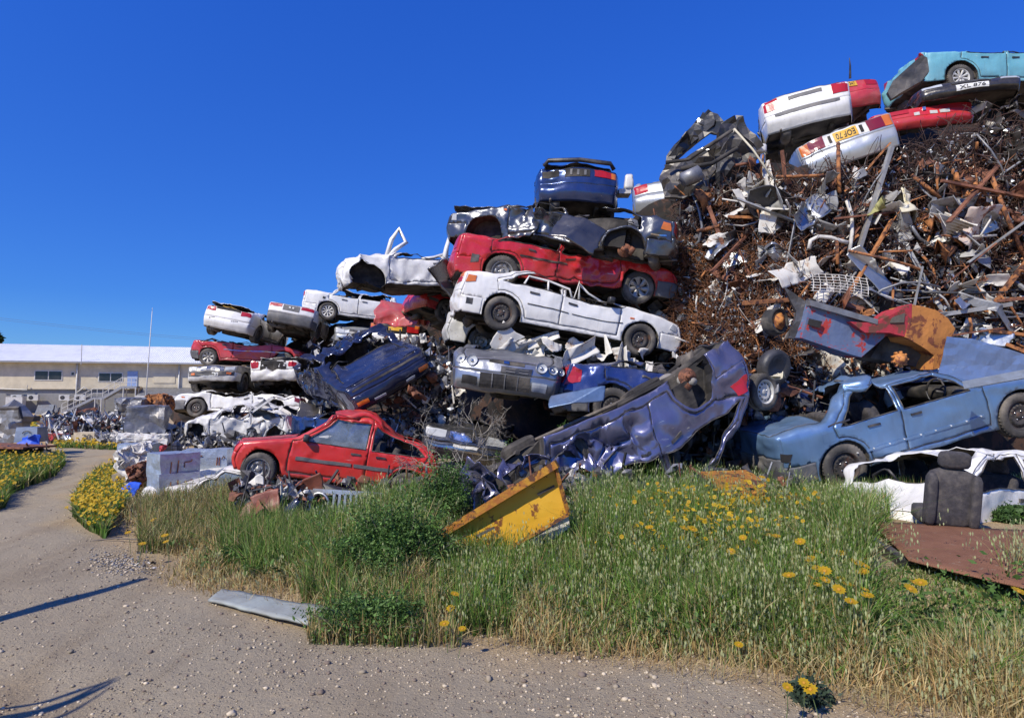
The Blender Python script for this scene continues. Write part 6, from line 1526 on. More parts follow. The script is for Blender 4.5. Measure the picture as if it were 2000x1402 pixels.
# three cubes; the long faces carry scrawled marks
cube(338, 946, 10.2, (.62, .56, .40), rad(49), 'lower pale blue metal cube of the front pair', marks=None)
cube(338, 908, 10.25, (.62, .56, .40), rad(51), 'upper pale blue metal cube of the front pair', marks=None)
cube(405, 897, 11.2, (.75, .4, .36), rad(12), 'wide grey metal cube with red marks behind the front pair', marks=[[(-.7, .5), (-.1, .45)], [(.55, -.5), (.58, .3)], [(.66, -.5), (.68, .3)], [(.78, .1), (.85, .4), (.93, .2)]])
cube(270, 884, 11.8, (.60, .4, .34), rad(8), 'light grey metal cube with a dark slanted stripe, farthest left', marks=[[(-.2, .9), (.2, -.6)]])
# scrawl on the shaded right face of the front pair
sc_ = empty('scrawl_plate', (0, 0, 0)); bpy.data.objects.remove(sc_)
for o_ in [o for o in bpy.data.objects if o.name.startswith('metal_cube')][:2]:
    mb = MB()
    for pts in ([(-.5, -.5), (-.45, .4)], [(-.15, -.6), (-.1, .5)], [(.2, -.1), (.22, .3), (.55, .34), (.6, .5)]): mb.tube([(.31*u, -.285, .2*v) for u, v in pts], .010, 4)
    mb.build('scrawl', MC['rust_brown'], o_)
rn = np.random.RandomState(3)
for (px, py, d) in ((243, 938, 11.3), (236, 962, 10.9), (252, 903, 11.9)):
    bale('concrete_block', ('upper', 'lower', 'rear')[((243, 236, 252).index(px))]+' rough concrete block at the left foot of the bundle', 'concrete block', px, py, d, (.34, .3, .24), (0, 0, .3), 'stone_grey', .015, .3, int(px), group='concrete blocks by the bundle')
crumpled('blue_tarp', 'bright blue crumpled tarp at the lower left of the metal cubes', 'tarp', at(251, 955, 10.0), .26, .26, (rad(60), .3, .2), plain('tarp_blue', (.02, .10, .62), .6, 0, .2, .2, 8, dirt=.05), .4, .25)
crumpled('red_can', 'small red and white scrap can on top of the cubes', 'can', at(316, 876, 10.8), .10, .12, (rad(80), 0, 0), 'flaked_red', .4, .4, solid=.05)

for i in range(16):
    x = (965, 1290)[0]+i*20.5; crumpled('white_scrap', 'small torn white piece in the crushed row under the long white sedan', 'scrap sheet', at(x+RS.uniform(-8, 8), 682+RS.uniform(-22, 22)+(x-965)*.05, 10.9+RS.uniform(-.2, .3)), RS.uniform(.25, .5), RS.uniform(.15, .35), rnd_rot(), 'scrap_white_rust' if i % 3 else 'scrap_pale', .3, .3, group='torn white pieces under the long white sedan')
for i in range(18):
    x = RS.uniform(330, 640); crumpled('crushed_sheet', 'small folded grey-white sheet in the crushed row behind the red hatchback', 'scrap sheet', at(x, RS.uniform(818, 872), 13.9+RS.uniform(-.3, .3)), RS.uniform(.3, .8), RS.uniform(.2, .45), rnd_rot(), ('scrap_light', 'scrap_pale', 'scrap_white_rust', 'scrap_dark')[i % 4], .3, .3, group='folded sheets in the crushed row')
c = mk('wleft', 'wrecked_car', 'crumpled white car shell with folded pillars in the crushed row', 'white2', roof=[(-2, .5), (2, .35)], body='hatch', L=3.6, scale=.85, amp=.02, res=.06, damage=[d_crumple(.07, .4, 51), d_map(lambda x, y, z: (x*.8, y, z))])
c.top(skip=('windscreen', 'rear_window')); c.sides(glassy=(0, 0, 0, 0), side_bumper=False); c.side_patch('lamp_hole', [(1.4, .55), (1.55, .55), (1.55, .66), (1.4, .66)], 1, MC['under_dark'], .01); finish(c, cabin=False)
mb = MB(); mb.beam((.1, .8, .75), (-.75, .75, 1.45), .14, .05); mb.build('pillar', PM['white2'], c.root)
c = mk('row', 'wrecked_car', 'flattened off-white car body with empty front wheel arch in the crushed row', 'white3', roof=.04, body='sedan', L=4.4, amp=.03, res=.06, damage=[d_crumple(.12, .4, 55, lambda x, y, z: smooth(1.2, .6, x)), d_map(lambda x, y, z: (x, y, .25+(z-.25)*.75))])
c.top(skip=('windscreen', 'rear_window', 'roof')); c.sides(glassy=(0, 0, 0, 0), side_bumper=False); finish(c)
c = mk('w34', 'hatchback', 'white car sunk in the weeds with low bonnet and dark side glass below the cubes', 'white2', roof=[(-2, .75), (2, .75)], body='hatch', L=4.0, amp=.01, res=.055)
c.top(skip=('rear_window',)); c.sides(glassy=(1, 1, 1, 1)); lamps(c, 'front_panel', 'clear_lens', a=.6); finish(c)
c = mk('w34b', 'sedan', 'white car nose with red grille band and orange lamp beside the red hatchback wheel', 'white', roof=.2, body='sedan', L=4.0, amp=.012, res=.055)
c.top(skip=('windscreen', 'rear_window', 'roof')); c.sides(glassy=(0, 0, 0, 0)); lamps(c, 'front_panel', 'clear_lens', a=.62, u=(.4, .95)); lamps(c, 'front_panel', 'amber_lens', a=.66, u=(.05, .35), name='indicator'); c.patch('grille_band', 'front_panel', .15, .75, -.58, .58, MC['red_lens'], .01); c.plate('front_bumper', .55, .95, .5, 'plate_yellow'); finish(c, cabin=False)
c = mk('wright', 'hatchback', 'white car shell with an empty window hole in the weeds at the lower right', 'white', scale=.92, roof=[(-2, .9), (2, .85)], body='hatch', L=4.3, hw=.84, amp=.012, res=.045, damage=[d_map(lambda x, y, z: (np.where(x > .7, .7+(x-.7)*.45, x), y, z-.12*smooth(.7, 1.6, x))), d_crumple(.05, .5, 61, lambda x, y, z: smooth(.6, .9, z))])
c.top(skip=('windscreen', 'rear_window')); c.sides(glassy=(0, 0, 0, 0), side_bumper=False); lamps(c, 'front_panel', 'clear_lens'); finish(c)
c.root.location.x += .62; c.root.location.z -= .06
# ------------------------------------------------------------------ warehouse far left and the yard in front of it
plain('render_tan', (.66, .58, .42), .9, 0, .14, .2, 1.2, dirt=.3); plain('render_grey', (.26, .26, .255), .9, 0, .15, .3, 1.5); plain('roof_white', (.86, .86, .85), .45, 0, .06, .1, 2, dirt=.12)
plain('pipe_white', (.62, .61, .57), .6, 0, .1); plain('door_blue', (.30, .40, .62), .6, 0, .08); plain('steel_stair', (.36, .37, .38), .55, .3, .15)
plain('window_dark', (.02, .024, .032), .12, 0, .4, 0, 2, dirt=.1)
WA = Vector((-1000/F*66, 66, 0)); WB = Vector((-630/F*71, 71, 0)); wu = (WB-WA).normalized(); wn = Vector((wu.y, -wu.x, 0)); ZG = -.15
wr_ = empty('warehouse', (WA.x, WA.y, ZG), (0, 0, math.atan2(wu.y, wu.x))); tag(wr_, 'long low tan building with white corrugated roof at the far left', 'building')
# local frame: x along the wall, -y towards the yard, z up
def wx(px):
    """distance along the wall plane seen at photo column px"""
    k = (px-1000)/F; return (k*WA.y-WA.x)/(wu.x-k*wu.y)
def wz(py, x): 
    d = WA.y+wu.y*x; return CAMZ+(775-py)/F*d-ZG
L0, L1 = -26, wx(720); ze = wz(705, 0); zr = wz(677, 0)+.35; zm = wz(760, wx(150))
def bx(nm, x0, x1, y0, y1, z0, z1, mat, par=None):
    mb = MB(); mb.box(((x0+x1)/2, (y0+y1)/2, (z0+z1)/2), (x1-x0, y1-y0, z1-z0)); return mb.build(nm, MC[mat], par or wr_)
bx('upper_wall', L0, L1, 0, 10, zm, ze-.02, 'render_tan'); bx('lower_wall', L0, L1, .25, 9.8, -.3, zm-.002, 'render_grey')
V = []; FA = []; nr = 620
for i in range(nr+1):
    x = L0-.3+(L1-L0+.6)*i/nr; o_ = .03*(1 if i % 2 else -1)
    V += [(x, -.75, ze+.02+o_), (x, 5.0, zr+.35+o_), (x, 10.6, ze+.02+o_)]
for i in range(nr): a = i*3; FA += [(a, a+3, a+4, a+1), (a+1, a+4, a+5, a+2)]
mesh_np('roof', V, FA, MC['roof_white'], wr_, False, solid=.04)
bx('gutter', L0-.3, L1+.3, -.86, -.76, ze-.14, ze+.04, 'steel_stair')
def win(x0, x1, z0, z1):
    f = bx('window', x0-.10, x1+.10, -.05, .02, z0-.10, z1+.10, 'pipe_white')
    m = (x0+x1)/2
    for a, b in ((x0, m-.05), (m+.05, x1)): bx('pane', a, b, -.07, -.052, z0, z1, 'window_dark', f)
for a, b, t, bo in ((69, 120, 725, 741), (194, 238, 729, 744)):
    x0, x1 = wx(a), wx(b); win(x0, x1, wz(bo, x0), wz(t, x0))
x0, x1 = wx(138), wx(146); f = bx('window', x0, x1, -.05, .02, wz(734, x0), wz(726, x0), 'pipe_white'); bx('pane', x0+.08, x1-.08, -.07, -.052, wz(734, x0)+.08, wz(726, x0)-.08, 'window_dark', f)
x0, x1 = wx(300), wx(342); bx('shutter', x0, x1, -.06, .02, wz(748, x0), wz(731, x0), 'render_tan')
x0, x1 = wx(249), wx(269); d = bx('door', x0, x1, -.07, .02, wz(756, x0), wz(725, x0), 'door_blue'); bx('handle', x1-.25, x1-.12, -.12, -.072, wz(742, x0), wz(741, x0), 'steel_stair', d)
for px in (151, 350): x = wx(px); mb = MB(); mb.tube([(x, -.12, wz(800, x)), (x, -.12, ze-.1)], .09, 8); mb.build('drainpipe', MC['pipe_white'], wr_, True)
mb = MB(); x = wx(163); mb.tube([(x, -.8, ze-.3), (x, -.85, ze+1.9)], .05, 6); mb.build('vent_pipe', MC['pipe_white'], wr_)
mb = MB(); mb.tube([(wx(0), -.1, wz(759, 0)), (wx(55), -.12, wz(761, wx(55))), (wx(56), -.2, wz(752, wx(56)))], .05, 6); mb.tube([(wx(150), -.12, wz(768, wx(150))), (wx(168), -.4, wz(756, wx(168))), (wx(178), -.12, wz(764, wx(178)))], .06, 6); mb.build('wall_pipe', MC['pipe_white'], wr_, True)
for px in (32, 64, 125, 155):
    x = wx(px); z = wz(771, x)
    a = empty('air_conditioner', wr_.matrix_world @ Vector((0, 0, 0))); a.location = wr_.location+wu*(x+.3)+wn*(.35)+Vector((0, 0, z-.30)); a.rotation_euler = wr_.rotation_euler
    tag(a, {32: 'leftmost air conditioning unit on the tan wall', 64: 'second air conditioning unit from the left on the tan wall', 125: 'air conditioning unit just left of the drainpipe', 155: 'lower air conditioning unit right of the drainpipe beside the stairs'}[px], 'air conditioner', 'air conditioning units on the building')
    mb = MB(); mb.box((0, 0, 0), (1.0, .45, .62)); mb.build('casing', MC['pipe_white'], a)
    mb = MB(); mb.revolve([(.001, -.235), (.22, -.235), (.23, -.228)], 16, c=(-.15, 0, 0)); mb.build('fan_grille', MC['black_plastic'], a)
    mb = MB(); mb.beam((-.35, .1, -.34), (-.35, .34, -.34), .05, .05); mb.beam((.35, .1, -.34), (.35, .34, -.34), .05, .05); mb.build('bracket', MC['steel_stair'], a)
# outside stair up to the blue door
st = empty('metal_staircase', wr_.location+wu*wx(150)+Vector((0, 0, 0)), wr_.rotation_euler); tag(st, 'grey metal staircase rising right to the blue door', 'staircase')
xa_, xb_, xc_, xd_ = wx(138)-wx(150), wx(196)-wx(150), wx(214)-wx(150), wx(249)-wx(150); xe_ = wx(278)-wx(150)
z0, z1, z2 = .1, wz(778, wx(200)), wz(757, wx(255)); yf = -1.9
mb = MB()
for y in (yf, yf+1.1):
    mb.beam((xa_, y, z0), (xb_, y, z1), .08, .26); mb.beam((xb_, y, z1), (xc_, y, z1), .08, .22); mb.beam((xc_, y, z1), (xd_, y, z2), .08, .26); mb.beam((xd_, y, z2), (xe_, y, z2), .08, .22)
mb.build('stringer', MC['steel_stair'], st)
mb = MB()
for i in range(12): u = (i+.5)/12; mb.box((xa_+(xb_-xa_)*u, yf+.55, z0+(z1-z0)*u+.1), (.3, 1.0, .05))
for i in range(10): u = (i+.5)/10; mb.box((xc_+(xd_-xc_)*u, yf+.55, z1+(z2-z1)*u+.1), (.3, 1.0, .05))
mb.box(((xb_+xc_)/2, yf+.55, z1+.12), (xc_-xb_, 1.0, .05)); mb.box(((xd_+xe_)/2, yf+.95, z2+.12), (xe_-xd_, 1.8, .05)); mb.build('treads', MC['steel_stair'], st)
mb = MB()
for hh in (.55, 1.05):
    mb.tube([(xa_, yf, z0+hh), (xb_, yf, z1+hh), (xc_, yf, z1+hh), (xd_, yf, z2+hh), (xe_, yf, z2+hh)], .035, 5)
for i in range(14):
    u = i/13; x = xa_+(xe_-xa_)*u; z = np.interp(x, [xa_, xb_, xc_, xd_, xe_], [z0, z1, z1, z2, z2]); mb.tube([(x, yf, z), (x, yf, z+1.05)], .03, 5)
mb.build('railing', MC['pipe_white'], st)
for x, z in ((xb_+.2, z1), (xc_-.1, z1), (xd_+.2, z2), (xe_-.1, z2)):
    for y in (yf, yf+1.1): mb = MB(); mb.tube([(x, y, -.1), (x, y, z)], .06, 6); mb.build('support', MC['pipe_white'], st)
# lean-to roof and things along the lower wall
lt = empty('lean_to', wr_.location+wu*wx(280), wr_.rotation_euler); tag(lt, 'low grey lean-to roof right of the staircase', 'shelter')
mb = MB(); mb.beam((0, -2.6, 1.9), (9.5, -2.6, 1.9), .12, .25); mb.build('fascia', MC['pipe_white'], lt)
P, FA = sheet(9.5, 2.7, .45, .02, 1, 4); o = mesh_np('roof', P, FA, MC['scrap_grey'], lt, solid=.04); o.location = (4.75, -1.3, 2.45); o.rotation_euler = (rad(22), 0, 0)
mb = MB()
for i in range(4): mb.tube([(.2+i*3, -2.5, -.2), (.2+i*3, -2.5, 1.8)], .07, 6)
mb.build('post', MC['pipe_white'], lt)
o = bx('cabinet', 0, 1.5, -.4, .4, 0, 1.9, 'pipe_white'); o.parent = None; o.location = wr_.location+wu*wx(28)+wn*1.2; o.rotation_euler = wr_.rotation_euler; tag(o, 'pale grey metal cabinet against the lower wall', 'cabinet')
o = plate_px('pale_sheet', [(66, 812), (74, 791), (108, 790), (112, 800), (96, 812)], 60, 60, 'galv', None, .02, .05, 5); tag(o, 'pale blue sheet leaning near the lower wall', 'metal sheet')
# thin mast
mb = MB(); mb.tube([(0, 0, 0), (0, 0, 3), (.02, 0, 5.7)], [.035, .025, .014], 8); mb.tube([(.02, 0, 5.7), (.02, 0, 5.85)], .010, 5); o = mb.build('mast', MC['pipe_white'], None, True); p = at(281, 820, 28); o.location = (p.x, p.y, 0); o.rotation_euler = (0, rad(1.8), 0); tag(o, 'tall thin whitish mast rising in front of the building', 'mast')
# overhead lines
for i, dz in enumerate((0, .55)):
    mb = MB(); a = Vector((-190, 170, 29.5+dz)); b = Vector((-18, 215, 17.0+dz)); mb.tube([a.lerp(b, t)-Vector((0, 0, 3.2*(1-(2*t-1)**2))) for t in np.linspace(0, 1, 14)], .028, 4); o = mb.build('power_line', MC['scrap_grey'], None); tag(o, ('lower', 'upper')[i]+' of two faint overhead wires above the white roof', 'power line', 'overhead wires')
# hill shrubs showing over the roof
def leafball(n, r, sc, seed, flat=.8, lw=None):
    R_ = np.random.RandomState(seed); P = R_.normal(0, 1, (n, 3)); P /= np.linalg.norm(P, axis=1)[:, None]; q = R_.uniform(.3, 1, n)**.5; lump = 1+.30*vnoise(P*2.2, seed); P = P*(q*lump)[:, None]*np.array(r)
    return P
def leaves(name, P, size, cols, parent=None, seed=1, mat=None, kind=None):
    R_ = np.random.RandomState(seed); n = len(P); a = R_.normal(0, 1, (n, 3)); a /= np.linalg.norm(a, axis=1)[:, None]; b = np.cross(a, R_.normal(0, 1, (n, 3))); b /= np.linalg.norm(b, axis=1)[:, None]
    s_ = size*np.clip(R_.lognormal(0, .4, n), .4, 2.4)[:, None]
    V = np.stack([P-a*s_, P-b*s_*.45+a*s_*.1, P+a*s_, P+b*s_*.45+a*s_*.1], 1).reshape(-1, 3); FA = np.arange(n*4).reshape(-1, 4)
    o = mesh_np(name, V, FA, mat or grass_m, parent, False); C = np.array(cols)[R_.randint(0, len(cols), n)]*R_.uniform(.6, 1.3, (n, 1)); set_tint(o, np.repeat(C, 4, 0)); 
    if kind: o['kind'] = kind
    return o
DKG = [(.035, .065, .018), (.05, .09, .022), (.025, .05, .015), (.075, .12, .03)]
for i, (px, w_) in enumerate(((180, 2.2), (196, 2.8), (222, 4.5), (228, 5.5), (256, 4.8), (268, 3.0), (292, 3.6), (318, 3.0))):
    z = {0: 689, 1: 690, 2: 688, 3: 686, 4: 692, 5: 692, 6: 694, 7: 695}[i]; r = empty('hill_bush', at(px, z+2, 300)); tag(r, 'small dark bush on the skyline above the white roof', 'bush', 'skyline bushes')
    leaves('foliage', leafball(260, (w_*.9, w_*.6, w_*.55), 1, i+2), .35, DKG, r, i)
    mb = MB(); mb.tube([(0, 0, -2.5), (0, 0, 0)], .25, 6); mb.build('trunk', MC['rust_brown'], r)
r = empty('pine_tree', at(-6, 672, 120)); tag(r, 'dark tree cut by the left edge above the roof', 'tree'); leaves('foliage', leafball(500, (.9, 1, 2.4), 1, 31), .35, DKG, r, 7); mb = MB(); mb.tube([(0, 0, -12), (0, 0, 0)], .3, 6); mb.build('trunk', MC['rust_brown'], r)
# --- scrap piles and things at the end of the track
chunks('scrap_piles', 900, (88, 250, 812, 858), lambda a, b: 27-(b-812)*.08+RS.uniform(-.5, .5), .10, .5, [W_, W_, D_, G_, R2, G_, GV, D_], 31)
chunks('scrap_piles', 500, (150, 262, 822, 868), lambda a, b: 24+RS.uniform(-.5, .5), .10, .45, [W_, D_, G_, GV, D_, R2], 32)
chunks('rubble', 260, (80, 150, 828, 850), lambda a, b: 25.5+RS.uniform(-.4, .4), .10, .35, [W_, R2, R1, G_], 33)
chunks('rubble', 160, (196, 250, 850, 872), lambda a, b: 22+RS.uniform(-.4, .4), .08, .3, [W_, W_, G_], 34)
def lump_box(nm, lb, ct, px, py, d, s, rz, mat, amp=.03, group=None): return bale(nm, lb, ct, px, py, d, s, (0, 0, rz), mat, amp, .4, int(px), res=.12, group=group)
o = lump_box('concrete_block', 'concrete block painted with the number 20 at the end of the track', 'concrete block', 170, 854, 23.0, (.72, .5, .36), .1, 'stone_pale', .015)
cu = bpy.data.curves.new('number', 'FONT'); cu.body = '20'; cu.size = .34; cu.align_x = 'CENTER'; cu.align_y = 'CENTER'; cu.extrude = .004; q = bpy.data.objects.new('number', cu); link(q); bpy.context.view_layer.update(); me = bpy.data.meshes.new_from_object(q); bpy.data.objects.remove(q); me.materials.clear(); me.materials.append(MC['scrap_dark']); me.transform(Matrix.Translation((.14, -.275, 0)) @ Matrix.Rotation(rad(90), 4, 'X')); link(bpy.data.objects.new('number', me), o)
lump_box('concrete_block', 'plain concrete block left of the numbered block', 'concrete block', 157, 857, 23.2, (.4, .5, .3), .0, 'stone_grey', .02)
lump_box('red_crate', 'brick red metal trough at the end of the track', 'trough', 114, 854, 23.5, (.72, .5, .26), 0, 'flaked_red', .015)
lump_box('rusty_drum_piece', 'brown curved rusty piece on the far scrap pile', 'scrap piece', 160, 812, 27, (.7, .5, .36), .3, 'rust_brown', .15)
lump_box('grey_bale', 'blue-grey crushed block before the stairs', 'crushed metal', 247, 798, 24, (.85, .6, .6), .2, 'scrap_grey', .10)
# near left verge: tub, tarp, wreck, table of sheet metal
tb = empty('white_tub', at(62, 848, 17.5), (0, 0, .1)); tag(tb, 'pale blue-grey plastic tub with an arched mark at the left edge', 'tub')
mb = MB(); mb.box((0, 0, 0), (.62, .5, .42), taper=.88); mb.build('shell', MC['galv'], tb); mb = MB(); mb.tube([(.02+.1*math.cos(a), -.262, .02+.09*math.sin(a)) for a in np.linspace(.2, 3, 8)], .012, 5); mb.build('arched_mark', MC['scrap_dark'], tb)
crumpled('blue_bag', 'bright blue bag draped in front of the pale tub', 'bag', at(56, 862, 16.8), .55, .30, (rad(60), 0, .1), 'tarp_blue', .35, .3)
mb = MB(); mb.box((-.3, 0, 0), (1.7, 1.0, .05)); o = mb.build('rusted_table', MC['rust_brown'], None, fn=lambda V: V+crumple(V, .03, .5, 3)); o.location = at(40, 874, 16.2); o.rotation_euler = (0, rad(1), -.15); tag(o, 'long rusty sheet lying on the left verge under the tub', 'metal sheet')
chunks('verge_scrap', 240, (-60, 96, 878, 905), lambda a, b: 16.4+RS.uniform(-.3, .3), .08, .35, [D_, D_, G_, R2], 35)
c_ = plate_px('torn_wreck', [(-40, 800), (20, 796), (34, 815), (32, 850), (10, 872), (-40, 876)], 18.5, 18.2, 'scrap_grey', None, .15, .3, 8); tag(c_, 'grey torn car body piece cut by the left edge', 'wreck')
mb = MB(); mb.tube([at(-30, 798, 18)-at(0, 800, 18), at(38, 797, 18)-at(0, 800, 18), at(41, 818, 18)-at(0, 800, 18)], .06, 6); o = mb.build('tube_frame', MC['black_plastic'], None); o.location = at(0, 800, 18); tag(o, 'black tubular frame above the grey body piece at left', 'frame')
lump_box('black_box', 'low black box beside the black frame', 'box', 53, 818, 19, (.5, .4, .16), 0, 'black_plastic', .01)
# yellow flowering plants
YEL = [(.72, .50, .015), (.80, .58, .03), (.62, .40, .01)]
yel_m = attr_mat('petal', .6, .25)
def daisies(name, P, r, seed=2, petals=8, parent=None, kind='stuff'):
    """flat many-petalled heads, one mesh"""
    R_ = np.random.RandomState(seed); n = len(P); k = petals; V = []; FA = []; C = []
    N = R_.normal(0, .5, (n, 3))+np.array([-.15, -.55, .8]); N /= np.linalg.norm(N, axis=1)[:, None]
    a = np.cross(N, (0, 0, 1.)); a /= np.linalg.norm(a, axis=1)[:, None]; b = np.cross(N, a); rr = r*R_.uniform(.7, 1.25, n)
    rings = []
    for j in range(2*k):
        t = math.pi*j/k; q = 1.0 if j % 2 == 0 else .74; rings.append(P+(a*math.cos(t)+b*math.sin(t))*(rr*q)[:, None]+N*(.15*rr)[:, None])
    V = np.stack(rings+[P], 1); m = 2*k+1; base = np.arange(n)[:, None]*m
    FA = np.concatenate([np.concatenate([base+j, base+(j+1) % (2*k), base+2*k], 1) for j in range(2*k)])
    C = np.array(YEL)[R_.randint(0, 3, n)]*R_.uniform(.8, 1.15, (n, 1)); C = np.repeat(C[:, None], m, 1); C[:, -1] = (.45, .22, .01)
    o = mesh_np(name, V.reshape(-1, 3), FA, yel_m, parent, False); set_tint(o, C.reshape(-1, 3))
    if kind: o['kind'] = kind
    return o
def flower_bed(poly, n, h, seed, nb=6000, heads=.045, label=''):
    R_ = np.random.RandomState(seed); lp = np.array(poly); x0, y0 = lp.min(0); x1, y1 = lp.max(0)
    px = R_.uniform(x0, x1, nb*2); py = R_.uniform(y0, y1, nb*2); ok = pin(px, py, poly); px, py = px[ok][:nb], py[ok][:nb]
    g = np.array([gpt(a, b, .05) for a, b in zip(px, py)]); P = np.column_stack([g, gh(g[:, 0], g[:, 1])]); m = len(P)
    o = blades('flowering_weeds', P, h*R_.uniform(.5, 1.1, m), np.full(m, .012+.001*P[:, 1].mean()), colours(m, .05, .25), lean=.4); o['kind'] = 'stuff'
    s_ = R_.choice(m, min(n, m), replace=False); Q = P[s_].copy(); Q[:, 2] += h*R_.uniform(.45, 1.12, len(s_)); Q[:, :2] += R_.normal(0, .05, (len(s_), 2)); daisies('yellow_daisies', Q, heads, seed)
flower_bed([(228, 912), (238, 955), (250, 985), (225, 1020), (205, 1050), (165, 1030), (142, 1005), (150, 970), (185, 925)], 1500, .26, 3, 8000, .022)
flower_bed([(-60, 905), (60, 898), (118, 895), (128, 905), (110, 925), (60, 940), (0, 965), (-60, 975)], 800, .34, 4, 9000, .026)
flower_bed([(30, 826), (120, 822), (130, 835), (95, 850), (60, 850), (28, 858)], 420, .5, 5, 3500, .07)
flower_bed([(100, 862), (240, 868), (235, 876), (110, 872)], 160, .22, 6, 900, .045)
flower_bed([(-60, 945), (20, 960), (10, 985), (-60, 1000)], 120, .3, 7, 2500, .03)
# ------------------------------------------------------------------ foreground things in the weeds
# yellow tipper side
def yellow_m():
    t = NT('yellow_enamel'); n = t.noise(5, 9, .72, dist=.3); c = t.mix(t.ramp(t.noise(2, 5), [(.3, 0), (.7, 1)]), (.60, .32, .015), (.70, .40, .03))
    c = t.mix(t.ramp(n, [(.60, 0), (.63, 1)]), c, (.20, .07, .02)); c = t.mix(t.ramp(t.noise(14, 6, .7), [(.64, 0), (.68, 1)]), c, (.16, .06, .02))
    t.set(base=c, rough=.5); t.bump(n, .3, .01); return t.m
ym = yellow_m(); MC['yellow_enamel'] = ym; rusty('rust_rim', (.32, .11, .02), (.45, .22, .02), (.10, .04, .02), scale=9)
yr = empty('tipper_side', at(985, 1000, 6.0)); tag(yr, 'yellow rust-edged metal side panel standing slanted in the tall grass', 'metal panel')
plate_px('panel', [(856, 1046), (1084, 908), (1108, 1003), (1040, 1050), (958, 1088), (880, 1062)], 6.1, 5.9, ym, yr, .012, .03, 2)
mb = MB(); a, b = at(850, 1050, 6.1)-yr.location, at(1088, 905, 5.86)-yr.location; mb.beam(a, b, .10, .075); mb.build('rim', MC['rust_rim'], yr)
mb = MB(); a, b = at(1084, 910, 5.86)-yr.location, at(1110, 1004, 5.86)-yr.location; mb.beam(a, b, .05, .03); a, b = at(1110, 1004, 5.84)-yr.location, at(960, 1090, 5.98)-yr.location; mb.beam(a, b, .05, .03); mb.build('lower_rim', MC['rust_rim'], yr)
for i, (x, y) in enumerate(((950, 1036), (1068, 955))): plate_px('slot', [(x-20, y+9), (x+14, y-8), (x+16, y-4), (x-16, y+13)], 5.93-.0, 5.92, 'under_dark', yr, 0, .01, 2+i)

o = plate_px('grey_slab', [(1110, 1008), (1112, 1030), (1060, 1068), (985, 1096), (962, 1090), (1045, 1052)], 5.95, 5.95, 'scrap_pale', None, .01, .03, 3); tag(o, 'pale grey slab hanging below the yellow panel', 'slab')
# orange machine cover
oc = empty('machine_cover', at(1440, 950, 6.9), (0, 0, 0)); tag(oc, 'rusty orange machine cover in the grass below the steel blue saloon', 'machine cover')
mb = MB(); Q = lambda x, y, d: np.array(at(x, y, d)-oc.location)
def quad(pts, mat, name): mb = MB(); mb.add([tuple(Q(*p)) for p in pts], [tuple(range(len(pts)))]); return mb.build(name, MC[mat], oc, False, solid=.03)
quad([(1368, 925, 7.2), (1460, 922, 7.3), (1496, 948, 6.9), (1494, 968, 6.6), (1410, 972, 6.6), (1398, 950, 6.7)], 'rust_rim', 'top')
quad([(1410, 972, 6.6), (1494, 968, 6.6), (1492, 1010, 6.6), (1420, 1012, 6.6)], 'yellow_enamel', 'front'); quad([(1368, 925, 7.2), (1398, 950, 6.7), (1410, 972, 6.6), (1420, 1012, 6.6), (1380, 985, 7.0)], 'under_dark', 'inner_side')
mb = MB(); mb.beam(Q(1330, 990, 6.7), Q(1572, 974, 6.7), .08, .10); mb.beam(Q(1340, 960, 6.8), Q(1410, 1020, 6.6), .05, .08); mb.build('skid', MC['rust_rim'], oc)
quad([(1405, 985, 6.55), (1450, 980, 6.55), (1452, 1015, 6.55), (1412, 1018, 6.55)], 'yellow_enamel', 'bracket')
# car seat
se = empty('car_seat', at(1852, 1022, 6.2), (rad(6), rad(4), rad(-14))); tag(se, 'dark grey cloth car seat with headrest standing in the grass by the white shell', 'seat')
mb = MB(); soft_box(mb, (0, 0, .30), (.50, .16, .66)); soft_box(mb, (-.22, -.05, .28), (.10, .16, .60)); soft_box(mb, (.22, -.05, .28), (.10, .16, .60)); mb.build('backrest', MC['seat_cloth'], se, True)
mb = MB(); soft_box(mb, (0, -.02, .74), (.31, .13, .19), rot=(.1, 0, 0)); mb.build('headrest', MC['seat_cloth'], se, True)
mb = MB(); mb.tube([(-.06, 0, .6), (-.06, 0, .72)], .009, 6); mb.tube([(.06, 0, .6), (.06, 0, .72)], .009, 6); mb.build('headrest_post', MC['chrome'], se)
mb = MB(); soft_box(mb, (0, .26, .02), (.5, .5, .18)); mb.build('cushion', MC['seat_cloth'], se, True); se.scale = (.88, .88, .88)
# rusted floor plate
def plate_m():
    t = NT('rusted_tread'); n = t.noise(4, 8, .7); c = t.mix(t.ramp(n, [(.35, 0), (.7, 1)]), (.20, .085, .045), (.30, .14, .075)); c = t.mix(t.ramp(t.noise(12, 6, .7), [(.6, 0), (.7, 1)]), c, (.34, .25, .17))
    w_ = t.n('ShaderNodeTexBrick'); w_.inputs['Scale'].default_value = 22; w_.inputs['Mortar Size'].default_value = .03; t.l(t.coord(), w_.inputs[0]); t.set(base=t.mix(t.math('MULTIPLY', w_.outputs['Fac'], .45), c, (.11, .05, .03)), rough=.85)
    t.bump(t.math('ADD', w_.outputs['Fac'], t.math('MULTIPLY', n, .6)), .8, .01); return t.m
pm = plate_m(); gz = lambda x, y, z: Vector((*gpt(x, y, z), z))
g = [gz(1700, 1018, .46), gz(2150, 1040, .46), gz(2150, 1180, .40), gz(1775, 1092, .42)]; c0 = sum(g, Vector())/4
N_ = 14; V = []
for i in range(N_+1):
    for j in range(N_+1): V.append(tuple(g[0].lerp(g[1], i/N_).lerp(g[3].lerp(g[2], i/N_), j/N_)-c0))
V = np.array(V); V[:, 2] += .02*vnoise(V*1.5, 3); i = np.arange(N_*N_); a = (i//N_)*(N_+1)+i % N_
